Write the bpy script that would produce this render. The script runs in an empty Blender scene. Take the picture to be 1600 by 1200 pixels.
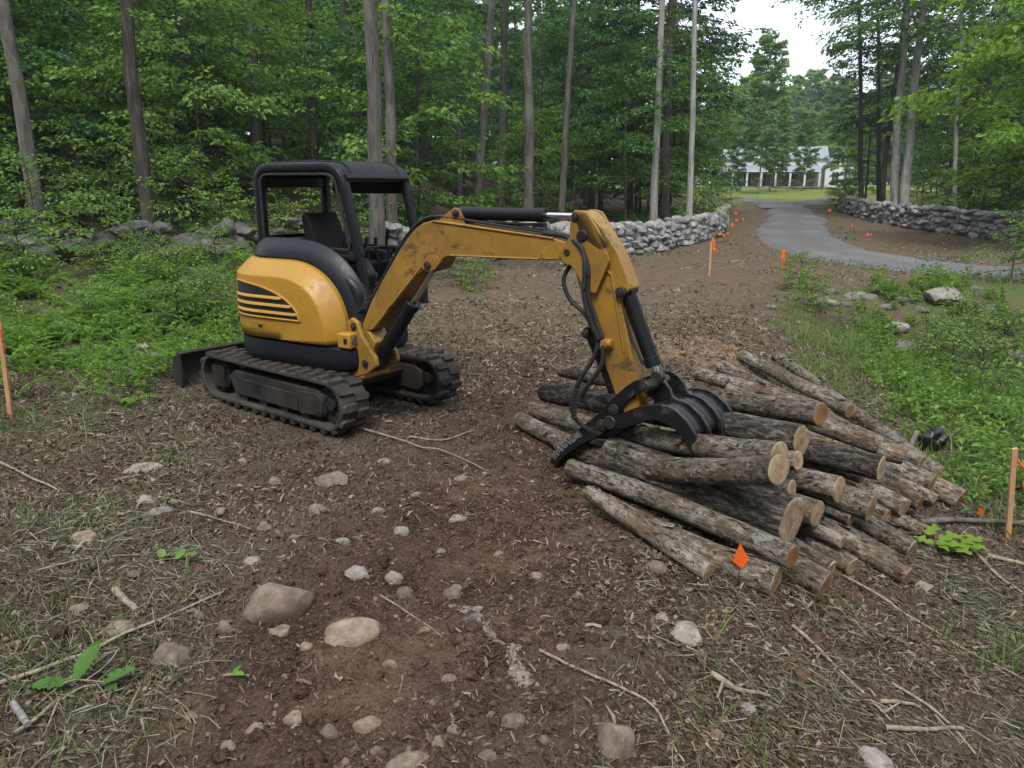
import bpy, bmesh, math, random
import numpy as np
from mathutils import Vector, Matrix, noise as mnoise

# ------------------------------------------------------------------ camera, sky, sun, exposure
SC = bpy.context.scene
COL = SC.collection
PITCH = math.radians(14.7)
EYE = 2.2
cam_d = bpy.data.cameras.new('camera')
cam_d.lens = 27.0
cam_d.sensor_width = 36.0
cam_d.clip_start = 0.05
cam_d.clip_end = 1500
cam = bpy.data.objects.new('camera', cam_d)
COL.objects.link(cam)
cam.location = (0, 0, EYE)
cam.rotation_euler = (math.radians(90) - PITCH, 0, 0)
SC.camera = cam

world = bpy.data.worlds.new('World')
SC.world = world
world.use_nodes = True
wn = world.node_tree
wn.nodes.clear()
SUN_EL, SUN_AZ = math.radians(56), math.radians(190)      # azimuth measured from +Y towards +X
w_out = wn.nodes.new('ShaderNodeOutputWorld')
w_bg = wn.nodes.new('ShaderNodeBackground')
w_sky = wn.nodes.new('ShaderNodeTexSky')
w_sky.sky_type = 'NISHITA'
w_sky.sun_disc = False
w_sky.sun_elevation = SUN_EL
w_sky.sun_rotation = SUN_AZ
w_sky.dust_density = 2.0
w_mix = wn.nodes.new('ShaderNodeMix')
w_mix.data_type = 'RGBA'
w_mix.inputs[0].default_value = 0.72               # thin even overcast over the clear sky
w_mix.inputs[7].default_value = (8.6, 9.2, 10.0, 1)
wn.links.new(w_sky.outputs[0], w_mix.inputs[6])
wn.links.new(w_mix.outputs[2], w_bg.inputs['Color'])
w_bg.inputs['Strength'].default_value = 0.14
wn.links.new(w_bg.outputs[0], w_out.inputs[0])

sun_d = bpy.data.lights.new('sun', 'SUN')
sun_d.energy = 2.3
sun_d.angle = math.radians(18)
sun_d.color = (1.0, 0.96, 0.9)
sun = bpy.data.objects.new('sun', sun_d)
COL.objects.link(sun)
sdir = Vector((math.sin(SUN_AZ) * math.cos(SUN_EL), math.cos(SUN_AZ) * math.cos(SUN_EL), math.sin(SUN_EL)))
sun.rotation_euler = sdir.to_track_quat('Z', 'Y').to_euler()

SC.view_settings.view_transform = 'Standard'
SC.view_settings.look = 'None'
SC.view_settings.gamma = 1
SC.view_settings.use_curve_mapping = False
SC.view_settings.exposure = 0.62
SC.render.engine = 'CYCLES'
SC.cycles.use_denoising = True
SC.cycles.max_bounces = 6
SC.cycles.diffuse_bounces = 3
SC.cycles.glossy_bounces = 3
SC.cycles.transmission_bounces = 4
SC.cycles.use_adaptive_sampling = True
SC.cycles.adaptive_threshold = 0.02

rng = np.random.default_rng(11)
random.seed(5)
R = math.radians

# ------------------------------------------------------------------ small tools
def ss(t):
    t = np.clip(t, 0, 1)
    return t * t * (3 - 2 * t)

def _hash(ix, iy, seed):
    h = (ix.astype(np.int64) * 374761393 + iy.astype(np.int64) * 668265263 + seed * 974711) & 0xffffffff
    h = ((h ^ (h >> 13)) * 1274126177) & 0xffffffff
    h = (h ^ (h >> 16)) & 0xffffffff
    return h / 4294967295.0 * 2 - 1

def vnoise(x, y, scale, seed=0):
    x = np.asarray(x, float) / scale
    y = np.asarray(y, float) / scale
    ix, iy = np.floor(x), np.floor(y)
    fx, fy = ss(x - ix), ss(y - iy)
    a, b = _hash(ix, iy, seed), _hash(ix + 1, iy, seed)
    c, d = _hash(ix, iy + 1, seed), _hash(ix + 1, iy + 1, seed)
    return (a * (1 - fx) + b * fx) * (1 - fy) + (c * (1 - fx) + d * fx) * fy

def fbm(x, y, scale, oct=3, seed=0):
    s, amp, tot = 0, 1.0, 0
    for k in range(oct):
        s = s + amp * vnoise(x, y, scale / 2 ** k, seed + k * 17)
        tot += amp
        amp *= 0.5
    return s / tot

# road centre lines (world metres)
def catmull(P, n):
    P = np.array(P, float)
    Q = np.vstack([2 * P[0] - P[1], P, 2 * P[-1] - P[-2]])
    out = []
    for i in range(1, len(Q) - 2):
        t = np.linspace(0, 1, n, endpoint=False)[:, None]
        p0, p1, p2, p3 = Q[i - 1], Q[i], Q[i + 1], Q[i + 2]
        out.append(0.5 * ((2 * p1) + (p2 - p0) * t + (2 * p0 - 5 * p1 + 4 * p2 - p3) * t ** 2 + (3 * p1 - p0 - 3 * p2 + p3) * t ** 3))
    out.append(Q[-2][None])
    return np.vstack(out)

ROAD = catmull([(40, 17.5), (25, 18.0), (16, 18.7), (11.8, 20.2), (10.4, 23.3), (10.4, 27.5), (12.2, 34), (15.0, 41.5), (18.0, 51), (20.0, 61), (20.6, 70), (18.5, 80), (12, 90), (2, 98), (-12, 103)], 14)
TRACK = catmull([(17.6, 52.5), (21.5, 60), (28, 70), (37, 82), (50, 96)], 12)

def dist_poly(x, y, P):
    x = np.asarray(x, float); y = np.asarray(y, float)
    sh = np.broadcast(x, y).shape
    xf, yf = np.broadcast_to(x, sh).ravel(), np.broadcast_to(y, sh).ravel()
    best = np.full(xf.shape, 1e9)
    for (ax, ay), (bx, by) in zip(P[:-1], P[1:]):
        dx, dy = bx - ax, by - ay
        l = dx * dx + dy * dy
        t = np.clip(((xf - ax) * dx + (yf - ay) * dy) / l, 0, 1)
        best = np.minimum(best, (xf - ax - t * dx) ** 2 + (yf - ay - t * dy) ** 2)
    return np.sqrt(best).reshape(sh)

ROAD_C, TRACK_C = ROAD[::4], TRACK[::4]

def terr_base(x, y):
    x = np.asarray(x, float); y = np.asarray(y, float)
    a = x - (0.3 + 0.35 * (y - 4))
    z = -0.65 * ss(a / 3.2) * (1 - ss((y - 13.3) / 3.6))
    z = z - 0.40 * ss((x - 4.4 - 0.12 * (y - 6)) / 3.0) * ss((y - 4.5) / 3) * (1 - ss((y - 14.2) / 2.6))
    left = ss((3 - x) / 13)
    z = z + 0.55 * ss((y - 9.5) / 8) * ss((-2.2 - x) / 3.5)
    z = z + 0.105 * np.clip(y - 19, 0, 60) * left
    z = z + 0.0155 * np.clip(y - 20, 0, 110) * (1 - left)
    return z

def sand_w(x, y):
    return np.exp(-((x - 2.15) ** 2 / 1.3 + (y - 10.0) ** 2 / 0.8))

def terr(x, y):
    x = np.asarray(x, float); y = np.asarray(y, float)
    z = terr_base(x, y)
    amp = 1 - 0.96 * np.exp(-(((x - 1.9) ** 2 + (y - 5.2) ** 2) / 4.5) ** 2)       # calmer under the log pile
    dtr = np.exp(-((x + 1.9) ** 2 + (y - 7.7) ** 2) / 2.2)
    amp = amp * (1 - 0.8 * dtr)
    z = z + amp * (0.12 * fbm(x, y, 1.7, 3, 3) + 0.055 * fbm(x, y, 0.45, 2, 9))
    z = z + 0.16 * sand_w(x, y)
    xc = -0.42 + 0.20 * (y - 4) + 0.10 * np.sin(y * 0.9)                        # old track marks of the machine
    fade = ss((6.8 - y) / 1.5) * ss((y - 0.5) / 1.0) * np.clip(0.55 + 0.9 * vnoise(x, y, 0.8, 77), 0, 1)
    for k in (-0.62, 0.62):
        d = np.abs(x - xc - k)
        w = ss(1.55 - d / 0.16)
        z = z - fade * (0.050 * w - 0.030 * np.exp(-((d - 0.27) / 0.07) ** 2)) + fade * w * 0.012 * np.sin(y * 2 * np.pi / 0.115)
    far = np.clip((np.hypot(x, y) - 14) / 14, 0, 1)
    z = z + far * 0.16 * fbm(x, y, 5.0, 2, 21)
    return z

def terr_fine(x, y):
    calm = 1 - 0.7 * np.exp(-(((x - 1.9) ** 2 + (y - 5.2) ** 2) / 3.5) ** 2)
    return terr(x, y) + calm * 0.030 * fbm(x, y, 0.16, 3, 31) + 0.013 * np.abs(vnoise(x, y, 0.05, 37))

def gz(x, y):
    return float(terr_fine(np.array([x]), np.array([y]))[0])

def view_ray(px, py):
    """direction of the sight line through a point of the 1600 x 1200 frame"""
    u, v = (px - 800) / 1200.0, (py - 600) / 1200.0
    c, s = math.cos(PITCH), math.sin(PITCH)
    return np.array([u, c - v * s, -s - v * c])

def at(px, py):
    """ground point seen at a place of the photograph (survey of the site)"""
    d = view_ray(px, py)
    t = np.concatenate([np.linspace(1.5, 30, 1400), np.linspace(30.1, 200, 900)])
    X, Y, Z = d[0] * t, d[1] * t, EYE + d[2] * t
    k = np.argmax(Z < terr(X, Y))
    if k == 0:
        k = len(t) - 1
    return float(X[k]), float(Y[k])

def depth_x(px, Y, z=1.0):
    return (px - 800) / 1200.0 * (Y * math.cos(PITCH) - (z - EYE) * math.sin(PITCH))

# ------------------------------------------------------------------ object helpers
def tag(o, label=None, cat=None, group=None, kind=None):
    if label: o['label'] = label
    if cat: o['category'] = cat
    if group: o['group'] = group
    if kind: o['kind'] = kind
    return o

def empty(name, loc, rz=0.0):
    o = bpy.data.objects.new(name, None)
    o.location = loc
    o.rotation_euler = (0, 0, rz)
    o.empty_display_size = 0.2
    COL.objects.link(o)
    return o

def np_mesh(name, V, F, smooth=False, attrs=None):
    """V (n,3); F either (m,k) array or list of such arrays"""
    if not isinstance(F, list):
        F = [F]
    me = bpy.data.meshes.new(name)
    V = np.asarray(V, np.float32)
    tot = [f.shape[1] for f in F for _ in range(1)]
    loops = np.concatenate([np.asarray(f, np.int32).ravel() for f in F])
    sizes = np.concatenate([np.full(len(f), f.shape[1], np.int32) for f in F])
    starts = np.concatenate([[0], np.cumsum(sizes)[:-1]]).astype(np.int32)
    me.vertices.add(len(V)); me.vertices.foreach_set('co', V.ravel())
    me.loops.add(len(loops)); me.loops.foreach_set('vertex_index', loops)
    me.polygons.add(len(sizes)); me.polygons.foreach_set('loop_start', starts)
    me.polygons.foreach_set('loop_total', sizes)
    if smooth:
        me.polygons.foreach_set('use_smooth', np.ones(len(sizes), bool))
    me.update(calc_edges=True)
    if attrs:
        for k, a in attrs.items():
            at_ = me.attributes.new(k, 'FLOAT', 'POINT')
            at_.data.foreach_set('value', np.asarray(a, np.float32))
    return me

def link(name, me, mat=None, parent=None, loc=None, rot=None):
    o = bpy.data.objects.new(name, me)
    COL.objects.link(o)
    if mat is not None and not me.materials:
        for m in (mat if isinstance(mat, (list, tuple)) else [mat]):
            me.materials.append(m)
    if parent is not None: o.parent = parent
    if loc is not None: o.location = loc
    if rot is not None: o.rotation_euler = rot
    return o

def tube_np(P, r, n=6, cap=True):
    P = np.asarray(P, float)
    r = np.broadcast_to(np.asarray(r, float), (len(P),))
    T = np.gradient(P, axis=0)
    T /= np.linalg.norm(T, axis=1)[:, None] + 1e-9
    ref = np.array([0, 0, 1.0]) if abs(T[:, 2]).mean() < 0.8 else np.array([1.0, 0, 0])
    A = np.cross(T, ref); A /= np.linalg.norm(A, axis=1)[:, None] + 1e-9
    B = np.cross(A, T)
    th = np.linspace(0, 2 * math.pi, n, endpoint=False)
    V = P[:, None] + r[:, None, None] * (np.cos(th)[None, :, None] * A[:, None] + np.sin(th)[None, :, None] * B[:, None])
    V = V.reshape(-1, 3)
    F = []
    i = np.arange(len(P) - 1)[:, None] * n
    j = np.arange(n)[None]
    j2 = (j + 1) % n
    F = np.stack([i + j, i + j2, i + n + j2, i + n + j], -1).reshape(-1, 4)
    if cap:
        k = len(V)
        V = np.vstack([V, P[0], P[-1]])
        c0 = np.stack([np.full(n, k), j2[0], j[0], j[0]], -1)
        e = (len(P) - 1) * n
        c1 = np.stack([np.full(n, k + 1), e + j[0], e + j2[0], e + j2[0]], -1)
        tri = np.vstack([c0[:, :3], c1[:, :3]])
        return V, F, tri
    return V, F, np.zeros((0, 3), int)

class MB:
    """collects boxes, tubes, prisms; build() links them as one mesh object"""
    def __init__(s): s.v = []; s.f = []
    def add(s, V, F):
        k = len(s.v)
        s.v += [tuple(map(float, p)) for p in V]
        s.f += [tuple(int(i) + k for i in q) for q in F]
        return s
    def box(s, c, size, rot=None):
        c = np.array(c, float); h = np.array(size, float) / 2
        V = np.array([[x, y, z] for x in (-1, 1) for y in (-1, 1) for z in (-1, 1)], float) * h
        if rot is not None: V = V @ np.array(rot).T
        return s.add(V + c, [(0, 1, 3, 2), (4, 6, 7, 5), (0, 4, 5, 1), (2, 3, 7, 6), (0, 2, 6, 4), (1, 5, 7, 3)])
    def cyl(s, a, b, r, r2=None, n=16):
        V, F, T = tube_np([a, b], [r, r if r2 is None else r2], n)
        return s.add(V, list(map(tuple, F)) + list(map(tuple, T)))
    def tube(s, P, r, n=8):
        V, F, T = tube_np(P, r, n)
        return s.add(V, list(map(tuple, F)) + list(map(tuple, T)))
    def prism(s, poly, fr, t0, t1):
        """poly of (a,b) in frame fr=(o,ea,eb,en), extruded from t0 to t1 along en"""
        o, ea, eb, en = [np.array(q, float) for q in fr]
        P = [o + a * ea + b * eb for a, b in poly]
        n = len(P)
        V = [p + en * t0 for p in P] + [p + en * t1 for p in P]
        F = [tuple(range(n))[::-1], tuple(range(n, 2 * n))]
        F += [(i, (i + 1) % n, n + (i + 1) % n, n + i) for i in range(n)]
        return s.add(V, F)
    def grid(s, G):
        G = np.asarray(G, float); m, n = G.shape[:2]
        F = [(i * n + j, i * n + j + 1, (i + 1) * n + j + 1, (i + 1) * n + j) for i in range(m - 1) for j in range(n - 1)]
        return s.add(G.reshape(-1, 3), F)
    def build(s, name, mat, parent=None, org=(0, 0, 0), bevel=0.0, seg=2, smooth=True, ang=35, fix=True):
        me = bpy.data.meshes.new(name)
        o_ = Vector(org)
        me.from_pydata([Vector(p) - o_ for p in s.v], [], s.f)
        if fix:
            bm = bmesh.new(); bm.from_mesh(me)
            bmesh.ops.recalc_face_normals(bm, faces=bm.faces)
            bm.to_mesh(me); bm.free()
        if smooth:
            me.polygons.foreach_set('use_smooth', [True] * len(me.polygons))
            me.set_sharp_from_angle(angle=R(ang))
        o = link(name, me, mat, parent)
        if bevel:
            m = o.modifiers.new('bevel', 'BEVEL')
            m.width = bevel; m.segments = seg; m.limit_method = 'ANGLE'; m.angle_limit = R(40)
            m.harden_normals = False
        if parent is None: o.location = org
        return o

# ------------------------------------------------------------------ materials
class NT:
    def __init__(s, name):
        s.m = bpy.data.materials.new(name); s.m.use_nodes = True
        s.t = s.m.node_tree; s.t.nodes.clear()
        s.out = s.t.nodes.new('ShaderNodeOutputMaterial')
    def n(s, typ, **kw):
        nd = s.t.nodes.new('ShaderNode' + typ)
        for k, v in kw.items():
            key = k.replace('_', ' ')
            if k in ('data_type', 'operation', 'blend_type', 'feature', 'attribute_name', 'wave_type', 'bands_direction', 'noise_dimensions', 'distance', 'interpolation_type', 'clamp_factor', 'mode', 'invert', 'normalize'):
                setattr(nd, k, v); continue
            sock = nd.inputs[int(k[1:])] if k[0] == 'i' and k[1:].isdigit() else nd.inputs.get(key)
            if isinstance(v, bpy.types.NodeSocket): s.t.links.new(v, sock)
            elif isinstance(v, bpy.types.Node): s.t.links.new(v.outputs[0], sock)
            else:
                if isinstance(v, tuple) and len(v) == 3 and sock.type == 'RGBA': v = v + (1,)
                sock.default_value = v
        return nd
    def noise(s, vec, scale, detail=4, rough=0.55, dist=0.0):
        return s.n('TexNoise', Vector=vec, Scale=scale, Detail=detail, Roughness=rough, Distortion=dist).outputs['Fac']
    def ramp(s, fac, stops, interp='LINEAR'):
        nd = s.t.nodes.new('ShaderNodeValToRGB')
        cr = nd.color_ramp; cr.interpolation = interp
        while len(cr.elements) < len(stops): cr.elements.new(0.5)
        for e, (p, c) in zip(cr.elements, stops):
            e.position = p
            e.color = (c, c, c, 1) if not isinstance(c, tuple) else (c + (1,) if len(c) == 3 else c)
        s.t.links.new(fac, nd.inputs[0])
        return nd.outputs[0]
    def mix(s, fac, a, b, blend='MIX'):
        nd = s.t.nodes.new('ShaderNodeMix'); nd.data_type = 'RGBA'; nd.blend_type = blend
        for sock, v in ((nd.inputs[0], fac), (nd.inputs[6], a), (nd.inputs[7], b)):
            if isinstance(v, bpy.types.NodeSocket): s.t.links.new(v, sock)
            elif isinstance(v, tuple): sock.default_value = v + (1,) if len(v) == 3 else v
            else: sock.default_value = v
        return nd.outputs[2]
    def math(s, op, a, b=None):
        nd = s.t.nodes.new('ShaderNodeMath'); nd.operation = op
        for sock, v in zip(nd.inputs, (a, b)):
            if v is None: continue
            if isinstance(v, bpy.types.NodeSocket): s.t.links.new(v, sock)
            else: sock.default_value = v
        return nd.outputs[0]
    def coord(s, scale=(1, 1, 1), obj_rand=True):
        tc = s.t.nodes.new('ShaderNodeTexCoord')
        mp = s.t.nodes.new('ShaderNodeMapping')
        mp.inputs['Scale'].default_value = scale
        s.t.links.new(tc.outputs['Object'], mp.inputs['Vector'])
        if obj_rand:
            oi = s.t.nodes.new('ShaderNodeObjectInfo')
            mu = s.t.nodes.new('ShaderNodeMath'); mu.operation = 'MULTIPLY'; mu.inputs[1].default_value = 37.0
            s.t.links.new(oi.outputs['Random'], mu.inputs[0])
            s.t.links.new(mu.outputs[0], mp.inputs['Location'])
        return mp.outputs[0]
    def bsdf(s, col, rough=0.6, spec=0.4, metal=0.0, bump=None, strength=0.3, dist=0.02, coat=0.0):
        b = s.t.nodes.new('ShaderNodeBsdfPrincipled')
        for k, v in (('Base Color', col), ('Roughness', rough), ('Specular IOR Level', spec), ('Metallic', metal), ('Coat Weight', coat)):
            if isinstance(v, bpy.types.NodeSocket): s.t.links.new(v, b.inputs[k])
            elif isinstance(v, tuple): b.inputs[k].default_value = v + (1,) if len(v) == 3 else v
            else: b.inputs[k].default_value = v
        if bump is not None:
            bp = s.t.nodes.new('ShaderNodeBump')
            bp.inputs['Strength'].default_value = strength; bp.inputs['Distance'].default_value = dist
            s.t.links.new(bump, bp.inputs['Height']); s.t.links.new(bp.outputs[0], b.inputs['Normal'])
        return b
    def done(s, sh):
        s.t.links.new(sh.outputs[0] if isinstance(sh, bpy.types.Node) else sh, s.out.inputs['Surface'])
        return s.m

def paint(name, col, dirt_col, dirt=0.5, rough=0.4, scale=3.0, metal=0.0, chips=0.0, chip_col=(0.03, 0.02, 0.015), coat=0.0, spec=0.45):
    t = NT(name); c = t.coord()
    n1 = t.noise(c, scale, 6, 0.6); n2 = t.noise(c, scale * 9, 5, 0.7)
    cc = t.mix(t.ramp(n1, [(0.35, 0.0), (0.75, dirt)]), col, dirt_col)
    cc = t.mix(t.ramp(n2, [(0.5, 0.0), (0.8, dirt * 0.7)]), cc, dirt_col)
    if chips:
        n3 = t.noise(c, scale * 2.3, 8, 0.75, 0.6)
        cc = t.mix(t.ramp(n3, [(0.555, 0.0), (0.62, chips)]), cc, chip_col)
    rr = t.ramp(n2, [(0.3, rough * 0.8), (0.7, min(1.0, rough * 1.4))])
    return t.done(t.bsdf(cc, rr, spec, metal, n2, 0.12, 0.004, coat))

def foliage(name, stops, trans=0.35, tcol=(0.10, 0.20, 0.02), hue=0.25, rough=0.55, spec=0.25):
    t = NT(name)
    g = t.t.nodes.new('ShaderNodeNewGeometry'); oi = t.t.nodes.new('ShaderNodeObjectInfo')
    r = t.math('ADD', t.math('MULTIPLY', g.outputs['Random Per Island'], 0.7), t.math('MULTIPLY', oi.outputs['Random'], 0.3))
    col = t.ramp(r, stops)
    b = t.bsdf(col, rough, spec)
    tr = t.t.nodes.new('ShaderNodeBsdfTranslucent')
    tc = t.mix(0.6, col, tcol)
    t.t.links.new(tc, tr.inputs['Color'])
    mx = t.t.nodes.new('ShaderNodeMixShader'); mx.inputs[0].default_value = trans
    t.t.links.new(b.outputs[0], mx.inputs[1]); t.t.links.new(tr.outputs[0], mx.inputs[2])
    return t.done(mx)

def bark_mat(name, c0, c1, c2, sc=5.0, strength=0.9):
    t = NT(name)
    c = t.coord((sc, sc, sc * 0.18)); c2_ = t.coord((1, 1, 1))
    a = t.noise(c, 2.2, 6, 0.65, 0.3); b = t.noise(c2_, 1.1, 3, 0.5)
    col = t.ramp(a, [(0.3, c0), (0.52, c1), (0.75, c2)])
    col = t.mix(t.ramp(b, [(0.5, 0.0), (0.75, 0.5)]), col, (c2[0] * 0.95, c2[1] * 1.08, c2[2] * 0.85))
    return t.done(t.bsdf(col, 0.9, 0.15, 0, a, strength, 0.03))

def ground_mat():
    t = NT('ground_soil')
    tc = t.t.nodes.new('ShaderNodeTexCoord'); c = tc.outputs['Object']
    def attr(n):
        a = t.t.nodes.new('ShaderNodeAttribute'); a.attribute_name = n; return a.outputs['Fac']
    n_big = t.noise(c, 0.9, 5, 0.6); n_mid = t.noise(c, 6.0, 6, 0.65); n_fine = t.noise(c, 45, 5, 0.7)
    vz = t.n('TexVoronoi', Vector=c, Scale=38.0, feature='F1')
    mpx = t.t.nodes.new('ShaderNodeMapping'); mpx.inputs['Scale'].default_value = (60, 18, 40); mpx.inputs['Rotation'].default_value = (0, 0, 0.8)
    t.t.links.new(c, mpx.inputs['Vector'])
    n_str = t.noise(mpx.outputs[0], 1.0, 4, 0.6, 0.8)
    soil = t.ramp(n_mid, [(0.30, (0.014, 0.008, 0.006)), (0.48, (0.044, 0.025, 0.017)), (0.60, (0.085, 0.053, 0.037)), (0.74, (0.155, 0.108, 0.078))])
    soil = t.mix(t.ramp(n_big, [(0.48, 0.0), (0.64, 0.5)]), soil, (0.155, 0.102, 0.070))
    damp = t.noise(c, 0.62, 4, 0.6, 0.6)
    soil = t.mix(t.ramp(damp, [(0.40, 0.75), (0.52, 0.0)]), soil, (0.022, 0.013, 0.009))
    soil = t.mix(t.ramp(damp, [(0.53, 0.0), (0.66, 0.6)]), soil, (0.175, 0.120, 0.085))
    soil = t.mix(t.ramp(n_fine, [(0.50, 0.0), (0.62, 0.55)]), soil, (0.115, 0.070, 0.048))
    soil = t.mix(t.ramp(t.noise(c, 110, 3, 0.6), [(0.56, 0.0), (0.64, 0.6)]), soil, (0.185, 0.128, 0.095))
    soil = t.mix(t.ramp(n_fine, [(0.34, 0.6), (0.46, 0.0)]), soil, (0.014, 0.010, 0.008))
    lit = t.ramp(n_str, [(0.25, (0.020, 0.015, 0.011)), (0.46, (0.060, 0.046, 0.034)), (0.60, (0.12, 0.098, 0.074)), (0.76, (0.25, 0.22, 0.18))])
    lit = t.mix(t.ramp(n_mid, [(0.35, 0.0), (0.7, 0.5)]), lit, (0.06, 0.05, 0.032))
    fl = t.math('ADD', attr('litter'), t.math('MULTIPLY', t.math('SUBTRACT', n_mid, 0.5), 0.9))
    col = t.mix(t.ramp(fl, [(0.3, 0.0), (0.7, 0.85)]), soil, lit)
    dry = t.ramp(n_mid, [(0.3, (0.088, 0.062, 0.043)), (0.7, (0.165, 0.123, 0.086))])
    dry = t.mix(t.ramp(n_fine, [(0.4, 0.0), (0.8, 0.5)]), dry, (0.09, 0.065, 0.045))
    fd = t.math('ADD', attr('dry'), t.math('MULTIPLY', t.math('SUBTRACT', n_big, 0.5), 0.7))
    col = t.mix(t.ramp(fd, [(0.35, 0.0), (0.7, 0.9)]), col, dry)
    lw = t.ramp(n_fine, [(0.3, (0.10, 0.135, 0.028)), (0.7, (0.20, 0.245, 0.060))])  # lighter than the other grass: sunlit look put into the lawn colour
    sandc = t.ramp(n_mid, [(0.3, (0.17, 0.105, 0.062)), (0.7, (0.30, 0.205, 0.130))])
    fs_ = t.math('ADD', attr('sand'), t.math('MULTIPLY', t.math('SUBTRACT', n_mid, 0.5), 0.6))
    col = t.mix(t.ramp(fs_, [(0.35, 0.0), (0.65, 0.85)]), col, sandc)
    gr = t.ramp(n_fine, [(0.25, (0.030, 0.050, 0.014)), (0.5, (0.065, 0.105, 0.028)), (0.75, (0.13, 0.165, 0.055))])
    gr = t.mix(t.ramp(n_big, [(0.4, 0.0), (0.7, 0.45)]), gr, (0.10, 0.11, 0.045))
    fg = t.math('ADD', attr('grass'), t.math('MULTIPLY', t.math('SUBTRACT', n_mid, 0.5), 0.9))
    col = t.mix(t.ramp(fg, [(0.35, 0.0), (0.75, 0.92)]), col, gr)
    col = t.mix(attr('lawn'), col, lw)
    h = t.math('ADD', t.math('MULTIPLY', n_mid, 0.6), t.math('ADD', t.math('MULTIPLY', n_fine, 0.35), t.math('MULTIPLY', vz.outputs['Distance'], 0.3)))
    return t.done(t.bsdf(col, 0.95, 0.12, 0, h, 1.0, 0.06))

def gravel_mat():
    t = NT('gravel')
    tc = t.t.nodes.new('ShaderNodeTexCoord'); c = tc.outputs['Object']
    v = t.n('TexVoronoi', Vector=c, Scale=34.0, feature='F1')
    a = t.noise(c, 0.7, 4, 0.6); b = t.noise(c, 30, 4, 0.7)
    col = t.ramp(v.outputs['Color'], [(0.2, (0.070, 0.073, 0.079)), (0.6, (0.14, 0.144, 0.153)), (0.9, (0.235, 0.239, 0.25))])
    col = t.mix(t.ramp(a, [(0.42, 0.0), (0.62, 0.6)]), col, (0.115, 0.108, 0.10))
    col = t.mix(t.ramp(t.noise(c, 0.33, 3, 0.5), [(0.5, 0.0), (0.7, 0.5)]), col, (0.25, 0.25, 0.25))
    col = t.mix(t.ramp(b, [(0.4, 0.0), (0.75, 0.5)]), col, (0.12, 0.12, 0.13))
    ac = t.t.nodes.new('ShaderNodeAttribute'); ac.attribute_name = 'across'
    wob = t.math('ADD', t.math('ABSOLUTE', ac.outputs['Fac']), t.math('MULTIPLY', t.math('SUBTRACT', t.noise(c, 1.3, 4, 0.6), 0.5), 0.5))
    worn = t.ramp(wob, [(0.0, 0.55), (0.22, 0.4), (0.38, 0.0), (0.62, 0.0), (0.80, 0.45), (1.0, 0.9)])
    col = t.mix(worn, col, t.mix(b, (0.075, 0.068, 0.058), (0.17, 0.15, 0.125)))
    return t.done(t.bsdf(col, 0.9, 0.2, 0, v.outputs['Distance'], 0.8, 0.03))

def stone_mat(name, c0, c1, c2, moss=0.25):
    t = NT(name)
    c = t.coord()
    a = t.noise(c, 3.5, 7, 0.65, 0.2); b = t.noise(c, 28, 5, 0.7)
    oi = t.t.nodes.new('ShaderNodeObjectInfo')
    col = t.ramp(a, [(0.3, c0), (0.52, c1), (0.72, c2)])
    col = t.mix(t.ramp(b, [(0.45, 0.0), (0.8, 0.5)]), col, (c0[0] * .7, c0[1] * .7, c0[2] * .7))
    tint = t.ramp(oi.outputs['Random'], [(0.0, (0.62, 0.62, 0.64)), (0.5, (1.0, 0.99, 0.97)), (1.0, (1.22, 1.18, 1.12))])
    col = t.mix(1.0, col, tint, 'MULTIPLY')
    d = t.noise(c, 1.7, 4, 0.6)
    dn = t.noise(c, 2.3, 5, 0.65)
    if 'field' in name or 'grey_stone' in name: col = t.mix(t.ramp(dn, [(0.50, 0.0), (0.64, 0.65)]), col, (0.10, 0.068, 0.049))
    if moss: col = t.mix(t.ramp(d, [(0.56, 0.0), (0.7, moss)]), col, (0.07, 0.085, 0.035))
    return t.done(t.bsdf(col, 0.9, 0.25, 0, t.math('ADD', a, t.math('MULTIPLY', b, 0.4)), 0.7, 0.02))

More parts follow.
